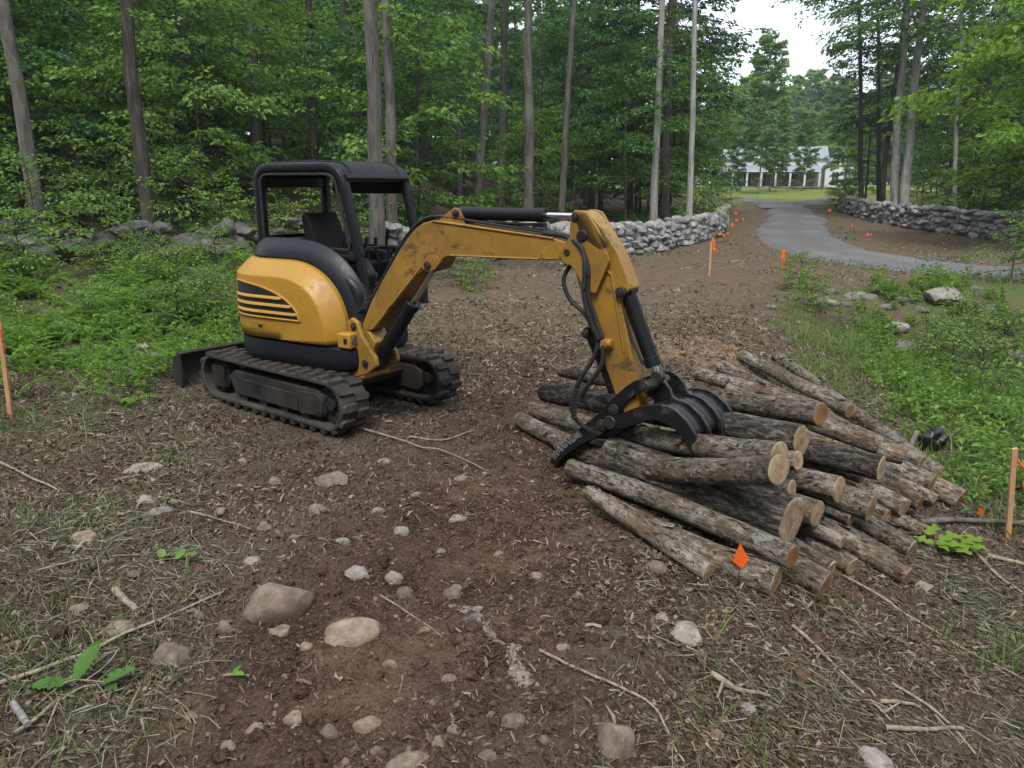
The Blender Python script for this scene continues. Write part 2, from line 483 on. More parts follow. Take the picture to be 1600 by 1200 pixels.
def log_bark_mat(name, rough_bark=False):
    t = NT(name)
    c = t.coord((1.0, 1, 1)); cl = t.coord((0.35, 1.0, 1.0)); cx = t.coord((1.4, 0.6, 0.6))
    base = t.noise(cl, 18 if not rough_bark else 26, 8, 0.72, 0.8)
    ca = t.coord((0.55, 1.0, 1.0))
    pat = t.noise(ca, 26, 8, 0.74, 0.6); pat2 = t.noise(ca, 17, 8, 0.74, 0.8); fine = t.noise(c, 90, 4, 0.65); big = t.noise(c, 2.6, 3, 0.5)
    if rough_bark:
        col = t.ramp(base, [(0.28, (0.010, 0.008, 0.007)), (0.44, (0.040, 0.032, 0.026)), (0.53, (0.11, 0.095, 0.082)), (0.66, (0.30, 0.285, 0.265))])
        col = t.mix(t.ramp(pat2, [(0.58, 0.0), (0.66, 0.55)]), col, (0.12, 0.055, 0.03))
    else:
        col = t.ramp(base, [(0.28, (0.036, 0.027, 0.020)), (0.44, (0.135, 0.103, 0.077)), (0.55, (0.24, 0.195, 0.15)), (0.68, (0.37, 0.325, 0.27))])
        lich = t.math('ADD', pat, t.math('MULTIPLY', t.math('SUBTRACT', big, 0.5), 0.35))
        col = t.mix(t.ramp(lich, [(0.505, 0.0), (0.575, 0.8)]), col, t.mix(fine, (0.23, 0.225, 0.20), (0.55, 0.545, 0.51)))
        red = t.math('ADD', pat2, t.math('MULTIPLY', t.math('SUBTRACT', 0.5, big), 0.35))
        col = t.mix(t.ramp(red, [(0.53, 0.0), (0.60, 0.75)]), col, t.mix(fine, (0.065, 0.028, 0.016), (0.21, 0.11, 0.066)))
        g = t.noise(c, 4.1, 5, 0.6, 0.4)
        col = t.mix(t.ramp(g, [(0.52, 0.0), (0.62, 0.45)]), col, (0.115, 0.125, 0.085))
        cr = t.noise(cl, 42, 6, 0.7, 1.0)
        col = t.mix(t.ramp(cr, [(0.40, 0.9), (0.47, 0.0)]), col, (0.022, 0.016, 0.012))
    oi = t.t.nodes.new('ShaderNodeObjectInfo')
    tint = t.ramp(oi.outputs['Random'], [(0.0, (0.60, 0.57, 0.55)), (0.6, (0.95, 0.93, 0.90)), (1.0, (1.15, 1.08, 1.0))])
    col = t.mix(1.0, col, tint, 'MULTIPLY')
    h = t.math('ADD', t.math('MULTIPLY', base, 1.0), t.math('ADD', t.math('MULTIPLY', pat2, 0.9), t.math('MULTIPLY', fine, 0.25)))
    return t.done(t.bsdf(col, 0.88, 0.2, 0, h, 1.0, 0.045))

def cut_mat():
    t = NT('cut_wood')
    tc = t.t.nodes.new('ShaderNodeTexCoord')
    sp = t.t.nodes.new('ShaderNodeSeparateXYZ'); t.t.links.new(tc.outputs['Object'], sp.inputs[0])
    rad = t.math('POWER', t.math('ADD', t.math('MULTIPLY', sp.outputs[1], sp.outputs[1]), t.math('MULTIPLY', sp.outputs[2], sp.outputs[2])), 0.5)
    c = t.coord()
    n = t.noise(c, 14, 5, 0.6, 0.5)
    ring = t.math('SINE', t.math('ADD', t.math('MULTIPLY', rad, 420.0), t.math('MULTIPLY', n, 7.0)))
    col = t.ramp(n, [(0.3, (0.17, 0.115, 0.070)), (0.52, (0.32, 0.245, 0.165)), (0.75, (0.46, 0.38, 0.285))])
    col = t.mix(t.math('MULTIPLY', t.math('ADD', ring, 1.0), 0.22), col, (0.15, 0.085, 0.042))
    ck = t.noise(t.coord((1, 1, 1)), 7, 4, 0.6, 1.5)
    col = t.mix(t.ramp(ck, [(0.60, 0.0), (0.72, 0.5)]), col, (0.13, 0.085, 0.05))
    oi = t.t.nodes.new('ShaderNodeObjectInfo')
    rr = t.math('MULTIPLY', rad, t.math('ADD', 4.0, t.math('MULTIPLY', oi.outputs['Random'], 16.0)))
    col = t.mix(t.ramp(t.math('ADD', rr, t.math('MULTIPLY', n, 0.5)), [(0.45, 0.75), (0.78, 0.0)]), col, (0.22, 0.112, 0.048))
    tint = t.ramp(oi.outputs['Random'], [(0.0, (0.72, 0.62, 0.52)), (0.5, (0.9, 0.86, 0.80)), (1.0, (1.05, 1.05, 1.05))])
    col = t.mix(1.0, col, tint, 'MULTIPLY')
    m = t.noise(c, 45, 3, 0.6)
    return t.done(t.bsdf(col, 0.85, 0.2, 0, t.math('ADD', m, t.math('MULTIPLY', ring, 0.2)), 0.4, 0.004))

MAT = {}
MAT['ground'] = ground_mat()
MAT['gravel'] = gravel_mat()
MAT['wall_stone'] = stone_mat('wall_stone', (0.10, 0.10, 0.099), (0.23, 0.229, 0.225), (0.40, 0.396, 0.385), 0.35)
MAT['mossy_stone'] = stone_mat('mossy_stone', (0.035, 0.035, 0.032), (0.085, 0.085, 0.078), (0.17, 0.17, 0.155), 0.7)
MAT['field_stone'] = stone_mat('field_stone', (0.12, 0.092, 0.072), (0.20, 0.16, 0.127), (0.28, 0.235, 0.195), 0.0)
MAT['grey_stone'] = stone_mat('grey_stone', (0.15, 0.135, 0.12), (0.24, 0.22, 0.20), (0.34, 0.32, 0.30), 0.0)
MAT['bark_log'] = log_bark_mat('log_bark')
MAT['rough_log'] = log_bark_mat('rough_log_bark', True)
MAT['cut'] = cut_mat()
MAT['yellow'] = paint('yellow_paint', (0.36, 0.190, 0.018), (0.13, 0.08, 0.025), 0.3, 0.46, 1.8, chips=0.18, chip_col=(0.10, 0.06, 0.03))
MAT['boom_yellow'] = paint('worn_yellow_paint', (0.30, 0.160, 0.019), (0.085, 0.05, 0.02), 0.7, 0.45, 2.4, chips=0.75)
MAT['black'] = paint('black_paint', (0.0045, 0.005, 0.007), (0.016, 0.016, 0.017), 0.25, 0.42, 2.5, spec=0.26)
MAT['body_dark'] = paint('charcoal_paint', (0.007, 0.009, 0.013), (0.020, 0.020, 0.022), 0.25, 0.40, 2.0, spec=0.3)
MAT['steel_black'] = paint('black_steel', (0.005, 0.0055, 0.0065), (0.03, 0.027, 0.025), 0.35, 0.34, 3.5, metal=0.0, chips=0.35, chip_col=(0.11, 0.09, 0.085), spec=0.3)
MAT['rubber'] = paint('dusty_rubber', (0.020, 0.019, 0.018), (0.088, 0.075, 0.064), 0.75, 0.85, 3.2, spec=0.15)
MAT['frame_steel'] = paint('dirty_frame', (0.011, 0.012, 0.014), (0.075, 0.058, 0.046), 0.65, 0.6, 3.0, spec=0.15)
MAT['chrome'] = paint('chrome_rod', (0.62, 0.63, 0.65), (0.35, 0.33, 0.30), 0.25, 0.16, 5.0, metal=1.0)
MAT['hose'] = paint('hose_rubber', (0.016, 0.017, 0.019), (0.07, 0.065, 0.06), 0.4, 0.5, 8.0, spec=0.15)
MAT['pin'] = paint('greasy_steel', (0.055, 0.045, 0.040), (0.02, 0.016, 0.014), 0.6, 0.45, 9.0, metal=0.6)
MAT['vinyl'] = paint('seat_vinyl', (0.006, 0.006, 0.008), (0.022, 0.021, 0.02), 0.3, 0.55, 6.0, spec=0.15)
MAT['hole'] = paint('dark_recess', (0.006, 0.006, 0.007), (0.02, 0.02, 0.02), 0.2, 0.5, 3.0)
MAT['lens'] = paint('lamp_lens', (0.10, 0.105, 0.11), (0.05, 0.05, 0.05), 0.3, 0.15, 5.0)
MAT['decal'] = paint('scuffed_decal', (0.30, 0.31, 0.32), (0.03, 0.03, 0.03), 0.9, 0.6, 14.0)
MAT['stake'] = paint('stake_wood', (0.46, 0.26, 0.13), (0.22, 0.13, 0.07), 0.5, 0.8, 7.0)
MAT['orange'] = paint('orange_plastic', (0.80, 0.115, 0.012), (0.55, 0.09, 0.02), 0.3, 0.5, 8.0)
MAT['bag'] = paint('black_plastic', (0.008, 0.009, 0.010), (0.02, 0.02, 0.02), 0.2, 0.33, 5.0)
MAT['bark'] = bark_mat('tree_bark', (0.035, 0.031, 0.027), (0.098, 0.088, 0.078), (0.185, 0.172, 0.158))
MAT['pale_bark'] = bark_mat('pale_bark', (0.105, 0.098, 0.088), (0.23, 0.222, 0.207), (0.37, 0.365, 0.345), 4.0, 0.6)
MAT['dark_bark'] = bark_mat('dark_bark', (0.018, 0.015, 0.013), (0.05, 0.043, 0.037), (0.10, 0.09, 0.08))
MAT['twig'] = bark_mat('twig_bark', (0.10, 0.078, 0.058), (0.22, 0.18, 0.14), (0.36, 0.32, 0.265), 14.0, 0.4)
MAT['leaf'] = foliage('maple_leaves', [(0.0, (0.033, 0.087, 0.024)), (0.5, (0.075, 0.184, 0.041)), (0.85, (0.129, 0.282, 0.059)), (1.0, (0.240, 0.375, 0.074))])
MAT['leaf_blue'] = foliage('cool_leaves', [(0.0, (0.030, 0.081, 0.036)), (0.5, (0.064, 0.161, 0.064)), (1.0, (0.151, 0.292, 0.110))], 0.3, (0.121, 0.282, 0.070))
MAT['leaf_mid'] = foliage('light_leaves', [(0.0, (0.052, 0.122, 0.025)), (0.5, (0.122, 0.237, 0.046)), (1.0, (0.230, 0.345, 0.071))], 0.42, (0.230, 0.402, 0.043))
MAT['leaf_bright'] = foliage('bright_leaves', [(0.0, (0.075, 0.165, 0.022)), (0.5, (0.155, 0.285, 0.042)), (1.0, (0.27, 0.38, 0.07))], 0.5, (0.28, 0.44, 0.04))
MAT['leaf_pale'] = foliage('pale_birch_leaves', [(0.0, (0.075, 0.155, 0.055)), (0.5, (0.145, 0.26, 0.095)), (1.0, (0.235, 0.35, 0.14))], 0.45, (0.22, 0.36, 0.08))
MAT['needles'] = foliage('conifer_needles', [(0.0, (0.022, 0.052, 0.025)), (0.5, (0.044, 0.100, 0.044)), (1.0, (0.090, 0.166, 0.067))], 0.15, (0.060, 0.134, 0.044))
MAT['fern'] = foliage('fern_leaves', [(0.0, (0.042, 0.098, 0.015)), (0.5, (0.105, 0.216, 0.026)), (1.0, (0.216, 0.334, 0.045))], 0.35, (0.208, 0.356, 0.030))
MAT['weed'] = foliage('weed_leaves', [(0.0, (0.047, 0.096, 0.022)), (0.5, (0.117, 0.211, 0.040)), (1.0, (0.234, 0.335, 0.078))], 0.35, (0.218, 0.359, 0.047))
MAT['grass'] = foliage('grass_blades', [(0.0, (0.040, 0.081, 0.016)), (0.5, (0.103, 0.167, 0.037)), (0.8, (0.184, 0.218, 0.075)), (1.0, (0.310, 0.287, 0.155))], 0.3, (0.149, 0.230, 0.034))
MAT['litter'] = foliage('dry_litter', [(0.0, (0.026, 0.016, 0.011)), (0.30, (0.070, 0.044, 0.030)), (0.58, (0.15, 0.106, 0.076)), (0.80, (0.265, 0.215, 0.165)), (0.95, (0.38, 0.34, 0.29)), (1.0, (0.50, 0.48, 0.45))], 0.1, (0.15, 0.10, 0.05), rough=0.75, spec=0.2)
MAT['straw'] = foliage('dry_straw', [(0.0, (0.036, 0.038, 0.022)), (0.35, (0.095, 0.096, 0.058)), (0.7, (0.19, 0.182, 0.128)), (1.0, (0.36, 0.335, 0.265))], 0.1, (0.15, 0.12, 0.05), rough=0.8, spec=0.15)
MAT['white_wall'] = paint('white_siding', (0.60, 0.615, 0.64), (0.4, 0.4, 0.4), 0.2, 0.6, 1.0)
MAT['roof'] = paint('grey_shingle', (0.22, 0.235, 0.26), (0.15, 0.16, 0.17), 0.5, 0.8, 2.0)
MAT['window'] = paint('window_glass', (0.05, 0.06, 0.07), (0.10, 0.11, 0.12), 0.3, 0.1, 1.0)
MAT['porch_wood'] = paint('porch_wood', (0.33, 0.19, 0.06), (0.2, 0.1, 0.04), 0.4, 0.7, 3.0)
MAT['shadow_wall'] = paint('shaded_porch_wall', (0.22, 0.235, 0.26), (0.15, 0.15, 0.16), 0.3, 0.7, 1.0)  # siding darkened in colour for porch shade; also on floor and wing door
# ------------------------------------------------------------------ ground, road, sky-line terrain
def axis(breaks):
    out = []
    for a, b, st in breaks:
        out.append(np.arange(a, b, st))
    return np.concatenate(out + [[breaks[-1][1]]])

gx = axis([(-260, -60, 12), (-60, -24, 2.0), (-24, -9, 0.5), (-9, -4.5, 0.12), (-4.5, 5.6, 0.042), (5.6, 10, 0.12), (10, 34, 0.5), (34, 80, 2.0), (80, 260, 12)])
gy = axis([(-60, -6, 9), (-6, 1.4, 0.6), (1.4, 9.0, 0.042), (9.0, 14, 0.09), (14, 22, 0.2), (22, 60, 0.7), (60, 140, 2.0), (140, 420, 14)])
GX, GY = np.meshgrid(gx, gy)
shp = GX.shape
near_r = (ROAD[:, 1] < 130)
road_d = np.full(shp, 99.0)
sel = (GX > 4) & (GX < 62) & (GY > 12) & (GY < 110) | ((GX > -20) & (GX <= 4) & (GY > 80) & (GY < 110))
road_d[sel] = np.minimum(dist_poly(GX[sel], GY[sel], ROAD_C) - 0.2, dist_poly(GX[sel], GY[sel], TRACK_C) + 0.3)
GZ = terr_fine(GX, GY)
GZ = np.where(road_d < 2.4, terr_base(GX, GY) + 0.02 * fbm(GX, GY, 0.4, 2, 5) - 0.085 * (1 - ss((road_d - 0.9) / 0.6)), GZ)
nz1 = fbm(GX, GY, 2.2, 3, 51); nz2 = fbm(GX, GY, 0.8, 2, 61)
lane = ss(1 - np.abs(GX + 0.35 - 0.22 * (GY - 4)) / 1.9)          # bare strip scraped by the machine
bare = np.clip(lane * ss((11 - GY) / 3) * (0.75 + 0.8 * nz1), 0, 1)
litter = np.clip(0.95 - 1.0 * bare + 0.35 * nz1, 0, 1)
litter = np.where(GY > 13, litter * 0.6, litter)
dry = ss((GY - 8.2) / 3.5) * ss((GX + 3.0) / 2.0) * ss((13.5 - (GX - 3.6) * 1.5 - GY + 6) / 4 + (GY > 15) * 2)
dry = np.maximum(dry * 0.75, np.exp(-((GX - 2.1) ** 2 / 1.2 + (GY - 9.7) ** 2 / 0.7)))
dry = np.where((GY > 15) & (GX > 1.5) & (GX < 20), 0.85, dry)
bank_r = ss((GX - (1.3 + 0.30 * (GY - 4))) / 1.2) * ss((np.interp(GX, [4, 8, 10, 11.8, 16, 25], [16.5, 17.2, 17.9, 18.2, 16.9, 16.3]) - GY) / 0.7) * ss((GY - 5.6) / 1.5)
bank_face = ss(1 - np.abs(GY - 15.4 - 0.3 * nz2) / 1.6) * (GX > 3.5)
grass = bank_r * (0.80 - 0.55 * bank_face * (0.6 + nz1)) + 0.45 * ss((-2.6 - GX) / 1.5) * ss((GY - 3.2) / 2.0) + 0.22 * ss((GX - 1.2) / 1.2) * ss((5 - GY) / 2)
forest_l = ss((GY - 19) / 3) * ss((4.5 - GX) / 3)
grass = np.maximum(grass * (1 - 0.9 * bare), forest_l * (0.32 + 0.25 * nz1))
forest_r = ss((GX - 17.5 - (GY - 27) * 0.11) / 1.5) * (GY > 18)
grass = np.maximum(grass, forest_r * (0.35 + 0.2 * nz1))
lawn = ss((GY - 56 - np.clip(30 - GX, 0, 30) * 0.2) / 5) * ss((GX - 14) / 6)
grass = np.maximum(grass, lawn * 1.1)
dry = np.where(lawn > 0.4, 0.12, dry) * (1 - forest_l) * (1 - forest_r)
verge = ss(1 - np.abs(road_d - 1.9) / 0.6)
grass = np.maximum(grass, verge * (0.28 + 0.4 * nz2))
litter = np.maximum(litter, np.maximum(forest_l, forest_r) * 0.9)
idx = np.arange(shp[0] * shp[1]).reshape(shp)
GF = np.stack([idx[:-1, :-1], idx[:-1, 1:], idx[1:, 1:], idx[1:, :-1]], -1).reshape(-1, 4)
me = np_mesh('ground', np.stack([GX, GY, GZ], -1).reshape(-1, 3), GF, True,
             {'litter': litter.ravel(), 'dry': dry.ravel(), 'grass': np.clip(grass, 0, 1.2).ravel(), 'lawn': np.clip(lawn, 0, 1).ravel() * 0.9, 'sand': (sand_w(GX, GY) * 1.15).ravel()})
tag(link('ground', me, MAT['ground']), kind='structure')

def strip(name, P, half, mat, lift=0.015, step=0.45, seed=3, nacross=9, wob=0.4):
    P = np.array(P)
    d = np.concatenate([[0], np.cumsum(np.linalg.norm(np.diff(P, axis=0), axis=1))])
    s = np.arange(0, d[-1], step)
    X, Y = np.interp(s, d, P[:, 0]), np.interp(s, d, P[:, 1])
    tx, ty = np.gradient(X), np.gradient(Y)
    l = np.hypot(tx, ty); nx, ny = -ty / l, tx / l
    w = np.linspace(-1, 1, nacross)
    hl = half + wob * fbm(s, s * 0, 1.6, 3, seed); hr = half + wob * fbm(s, s * 0 + 9, 1.6, 3, seed + 4)
    off = np.where(w[None] < 0, w[None] * hl[:, None], w[None] * hr[:, None])
    VX, VY = X[:, None] + nx[:, None] * off, Y[:, None] + ny[:, None] * off
    VZ = terr_base(VX, VY) + lift + 0.025 * (1 - w[None] ** 2) - 0.10 * np.abs(w[None]) ** 10 + 0.012 * fbm(VX, VY, 0.5, 2, 8)
    n, m = VX.shape
    ii = np.arange(n * m).reshape(n, m)
    F = np.stack([ii[:-1, :-1], ii[1:, :-1], ii[1:, 1:], ii[:-1, 1:]], -1).reshape(-1, 4)
    return tag(link(name, np_mesh(name, np.stack([VX, VY, VZ], -1).reshape(-1, 3), F, True, {'across': np.broadcast_to(w[None], VX.shape).ravel()}), mat), kind='structure')

strip('gravel_driveway', ROAD, 1.6, MAT['gravel'])
strip('farm_track', TRACK, 1.1, MAT['gravel'], lift=0.02, wob=0.35, seed=13)

# ------------------------------------------------------------------ excavator
CX, CY = -1.87, 7.72
root = empty('mini_excavator', (CX, CY, 0))
tag(root, 'yellow and black mini excavator with open canopy reaching its boom over the log pile', 'excavator')
ORG = (CX, CY, 0)
def frame(deg, o=(CX, CY, 0)):
    a = R(deg)
    return np.array(o, float), np.array([math.cos(a), math.sin(a), 0]), np.array([-math.sin(a), math.cos(a), 0]), np.array([0, 0, 1.0])
def w_(fr, x, y, z):
    return fr[0] + fr[1] * x + fr[2] * y + fr[3] * z
UF, TF = frame(-30), frame(-38)
def rot_of(fr): return np.stack([fr[1], fr[2], fr[3]], 1)

# --- tracks
def stadium(a, b, r, z0, n=14, z_shift=0.0):
    """closed outline of the belt in (x,z): axle at a (front), at -b (rear)"""
    out = []
    for k in range(n + 1):
        t = math.pi / 2 - math.pi * k / n
        out.append((a + r * math.cos(t), z0 + r * math.sin(t)))
    for k in range(n + 1):
        t = -math.pi / 2 - math.pi * k / n
        out.append((-b + r * math.cos(t), z0 + r * math.sin(t)))
    return out
def resample(poly, n):
    P = np.array(poly + [poly[0]], float)
    d = np.concatenate([[0], np.cumsum(np.linalg.norm(np.diff(P, axis=0), axis=1))])
    s = np.linspace(0, d[-1], n, endpoint=False)
    return np.stack([np.interp(s, d, P[:, 0]), np.interp(s, d, P[:, 1])], 1), d[-1]

FA, RA, RB, ZC = 0.86, 0.93, 0.235, 0.265
lug_me = {}
for side in (-1, 1):
    yc = side * 0.62
    hw = 0.155
    outer = stadium(FA, RA, RB, ZC); inner = stadium(FA, RA, RB - 0.045, ZC)
    m = MB()
    # slack on the carrying run: sag a little
    def sag(p):
        x, z = p
        return (x, z - (0.022 * math.cos(x / 0.9 * math.pi / 2) if z > ZC + RB * 0.7 and abs(x) < 0.9 else 0))
    n = len(outer)
    V = []
    for p in outer: p = sag(p); V += [w_(TF, p[0], yc - hw, p[1]), w_(TF, p[0], yc + hw, p[1])]
    for p in inner: p = sag(p); V += [w_(TF, p[0], yc - hw, p[1]), w_(TF, p[0], yc + hw, p[1])]
    F = []
    for i in range(n):
        j = (i + 1) % n
        F += [(2 * i, 2 * i + 1, 2 * j + 1, 2 * j), (2 * n + 2 * i, 2 * n + 2 * j, 2 * n + 2 * j + 1, 2 * n + 2 * i + 1),
              (2 * i, 2 * j, 2 * n + 2 * j, 2 * n + 2 * i), (2 * i + 1, 2 * n + 2 * i + 1, 2 * n + 2 * j + 1, 2 * j + 1)]
    m.add(V, F)
    belt = m.build('track', MAT['rubber'], root, ORG, bevel=0.012, ang=50)
    # lugs: staggered left and right halves, each a separate rubber block
    pts, per = resample([sag(p) for p in stadium(FA, RA, RB + 0.012, ZC, 20)], 68)
    nx = np.roll(pts, -1, 0) - np.roll(pts, 1, 0); nx /= np.linalg.norm(nx, axis=1)[:, None]
    if not lug_me:
        mm = MB()
        # lug in local axes: X along travel, Y across, Z outward; chevron-cut foot
        b0 = [(-0.040, -0.078), (0.034, -0.078), (0.040, 0.050), (0.018, 0.078), (-0.034, 0.078), (-0.043, 0.040)]
        V = [(x, y, -0.014) for x, y in b0] + [(x * 0.80, y * 0.95, 0.017) for x, y in b0]
        mm.add(V, [tuple(range(6))[::-1], tuple(range(6, 12))] + [(i, (i + 1) % 6, 6 + (i + 1) % 6, 6 + i) for i in range(6)])
        o0 = mm.build('tread_lug', MAT['rubber'], belt, (0, 0, 0), smooth=False)
        lug_me['a'] = o0.data
        bpy.data.objects.remove(o0)
    for k in range(68):
        half = -1 if k % 2 else 1
        p = pts[k]; tv = nx[k]
        ex_ = TF[1] * tv[0] + TF[3] * tv[1]; ez_ = TF[1] * (-tv[1]) + TF[3] * tv[0]
        ey_ = TF[2] * half
        pos = w_(TF, p[0], yc + half * 0.078, p[1]) - np.array(ORG)
        jx = float(rng.uniform(-0.004, 0.004))
        ex2 = ex_ if half == 1 else -ex_          # keep right-handed
        M_ = Matrix(((ex2[0], ey_[0], ez_[0], pos[0] + jx), (ex2[1], ey_[1], ez_[1], pos[1]), (ex2[2], ey_[2], ez_[2], pos[2]), (0, 0, 0, 1)))
        lo = link('tread_lug', lug_me['a'], None, belt)
        lo.matrix_local = M_
    # frame, idler, sprocket, rollers
    fr = MB()
    fr.prism([(-0.62, 0.13), (0.74, 0.12), (0.80, 0.17), (0.80, 0.33), (0.70, 0.385), (-0.60, 0.375), (-0.70, 0.30)], (TF[0], TF[1], TF[3], TF[2]), yc - 0.115, yc + 0.115)
    fr.build('track_frame', MAT['frame_steel'], root, ORG, bevel=0.014)
    pl = MB()
    ys = yc + side * 0.118
    pl.prism([(-0.55, 0.14), (0.42, 0.135), (0.42, 0.30), (-0.55, 0.31)], (TF[0], TF[1], TF[3], TF[2]), ys - 0.012, ys + 0.012)
    pl.prism([(0.46, 0.12), (0.78, 0.16), (0.80, 0.30), (0.70, 0.36), (0.46, 0.34)], (TF[0], TF[1], TF[3], TF[2]), ys - 0.014, ys + 0.014)
    pl.build('guard_plate', MAT['frame_steel'], root, ORG, bevel=0.006)
    sp = MB()
    sp.cyl(w_(TF, -RA, yc - 0.07, ZC), w_(TF, -RA, yc + 0.07, ZC), 0.17, n=22)
    sp.cyl(w_(TF, -RA, yc - 0.11, ZC), w_(TF, -RA, yc + 0.11, ZC), 0.105, n=18)
    sp.box(w_(TF, -RA + 0.02, yc + side * 0.09, ZC), (0.22, 0.05, 0.22), rot_of(TF))
    sp.build('drive_sprocket', MAT['frame_steel'], root, ORG, bevel=0.008)
    il = MB()
    il.cyl(w_(TF, FA, yc - 0.06, ZC), w_(TF, FA, yc + 0.06, ZC), 0.185, n=22)
    il.cyl(w_(TF, FA, yc - 0.10, ZC), w_(TF, FA, yc + 0.10, ZC), 0.06, n=14)
    il.build('idler_wheel', MAT['frame_steel'], root, ORG, bevel=0.008)
    for xr in (-0.5, -0.17, 0.17, 0.5):
        q = MB(); q.cyl(w_(TF, xr, yc - 0.10, 0.125), w_(TF, xr, yc + 0.10, 0.125), 0.065, n=14)
        q.build('roller', MAT['frame_steel'], root, ORG)
cb = MB()
cb.prism([(-0.55, 0.30), (0.55, 0.30), (0.42, 0.50), (-0.42, 0.50)], (TF[0], TF[1], TF[3], TF[2]), -0.52, 0.52)
cb.box(w_(TF, 0.45, 0, 0.31), (0.14, 1.0, 0.12), rot_of(TF)); cb.box(w_(TF, -0.45, 0, 0.31), (0.14, 1.0, 0.12), rot_of(TF))
cb.build('car_body', MAT['frame_steel'], root, ORG, bevel=0.02)
sw = MB(); sw.cyl(w_(UF, 0, 0, 0.49), w_(UF, 0, 0, 0.56), 0.40, n=36); sw.build('swing_bearing', MAT['frame_steel'], root, ORG, bevel=0.01)
# blade at the rear end of the tracks
bl = MB()
prof = [(-1.66, 0.40), (-1.70, 0.30), (-1.715, 0.20), (-1.70, 0.10), (-1.65, 0.02), (-1.62, 0.02), (-1.665, 0.10), (-1.68, 0.20), (-1.665, 0.30), (-1.62, 0.40)]
bl.prism(prof, (TF[0], TF[1], TF[3], TF[2]), -0.75, 0.75)
bl.build('dozer_blade', MAT['frame_steel'], root, ORG, bevel=0.006)
for sy in (-0.755, 0.755):
    e = MB(); e.prism([(-1.60, 0.41), (-1.72, 0.36), (-1.78, 0.2), (-1.72, 0.03), (-1.60, 0.015), (-1.57, 0.2)], (TF[0], TF[1], TF[3], TF[2]), sy - 0.012, sy + 0.012)
    e.build('blade_end_plate', MAT['frame_steel'], root, ORG)
tr = MB(); tr.box(w_(TF, -1.64, 0, 0.405), (0.10, 1.5, 0.022), rot_of(TF)); tr.build('blade_top_rail', MAT['frame_steel'], root, ORG, bevel=0.006)
for sy in (-0.32, 0.32):
    e = MB(); e.prism([(-1.63, 0.14), (-1.63, 0.27), (-0.55, 0.40), (-0.50, 0.30)], (TF[0], TF[1], TF[3], TF[2]), sy - 0.045, sy + 0.045)
    e.build('blade_arm', MAT['frame_steel'], root, ORG, bevel=0.01)

# --- upper body. outline of the house: right side, round tail, left side
TR = 0.66
XT = -0.25
def side_pt(s, inset=0.0):
    """s = x on the straight right side; below XT it runs round the tail to the left side"""
    r = TR - inset
    if s >= XT: return s, -r
    t = (XT - s) / TR
    if t <= math.pi: return XT - r * math.sin(t), -r * math.cos(t)
    return XT + (t - math.pi) * TR, r
S_END = XT - math.pi * TR                       # where the left side begins
def outline(inset):
    P = [(0.60, -0.30 + inset), (0.86 - inset, -0.42 + inset), (0.90 - inset, -0.52 + inset), (0.88 - inset, -0.60 + inset), (0.80 - inset, -(TR - inset))]
    for s in np.linspace(0.62, S_END - 0.62, 44): P.append(side_pt(s, inset))
    P += [(0.46, TR - inset), (0.54 - inset, TR - 0.06 - inset), (0.56 - inset, 0.45 - inset)]
    return P
def loft(levels, name, mat, bevel=0.0, ang=40):
    m = MB(); rings = []
    for inset, z in levels:
        k = len(m.v); O_ = outline(inset)
        m.v += [tuple(w_(UF, x, y, z)) for x, y in O_]
        rings.append((k, len(O_)))
    for (a, n), (b, _) in zip(rings[:-1], rings[1:]):
        m.f += [(a + i, a + (i + 1) % n, b + (i + 1) % n, b + i) for i in range(n)]
    a, n = rings[0]; m.f.append(tuple(range(a, a + n))[::-1])
    b, n = rings[-1]; m.f.append(tuple(range(b, b + n)))
    return m.build(name, mat, root, ORG, bevel=bevel, ang=ang)
loft([(0.10, 0.50), (0.035, 0.53), (0.005, 0.57), (-0.005, 0.64), (0.0, 0.735), (0.03, 0.75)], 'lower_skirt', MAT['body_dark'])
loft([(0.20, 0.752), (0.20, 1.16), (0.22, 1.20)], 'body_core', MAT['body_dark'])

# yellow engine cover: straight round the tail, quarter-ellipse fan at its front
Z0, AX, BZ, PW = 0.765, 0.735, 0.735, 2.35
def cover_grid(rhos, s_from, fan_n, tail_n, ins):
    """rows: stations, columns: rho"""
    G = []
    for s in np.linspace(s_from, 0.0, tail_n, endpoint=False):
        G.append([('t', s, rho) for rho in rhos])
    for f in np.linspace(math.pi / 2, 0, fan_n):
        c, s_ = abs(math.cos(f)) ** (2 / PW), abs(math.sin(f)) ** (2 / PW)
        G.append([('f', c, s_, rho) for rho in rhos])
    out = []
    for row in G:
        r_ = []
        for q in row:
            if q[0] == 't':
                x, y = side_pt(q[1], ins(q[2])); z = Z0 + BZ * q[2]
            else:
                x_, z = AX * q[1] * q[3], Z0 + BZ * q[2] * q[3]
                x, y = side_pt(x_, ins(q[3]))
            r_.append(w_(UF, x, y, z))
        out.append(r_)
    return np.array(out)
def ins_y(rho):
    if rho < 0.80: return -0.012 - 0.012 * math.sin(rho / 0.8 * math.pi)
    t = (rho - 0.80) / 0.20
    return -0.012 + 0.145 * t + 0.03 * t ** 8
cov = MB()
rh = [0.0, .12, .25, .38, .5, .6, .7, .76, .785, .80, .815, .84, .9, .95, .98, 1.0]
cov.grid(cover_grid(rh, S_END + 0.05, 30, 34, ins_y))
# lip turned inwards so the shut line reads
cov.grid(cover_grid([1.0, 1.004], S_END + 0.05, 30, 34, lambda r: 0.163 if r <= 1.0 else 0.21))
cover = cov.build('engine_cover', MAT['yellow'], root, ORG, ang=60)
sol = cover.modifiers.new('thick', 'SOLIDIFY'); sol.thickness = 0.012; sol.offset = -1
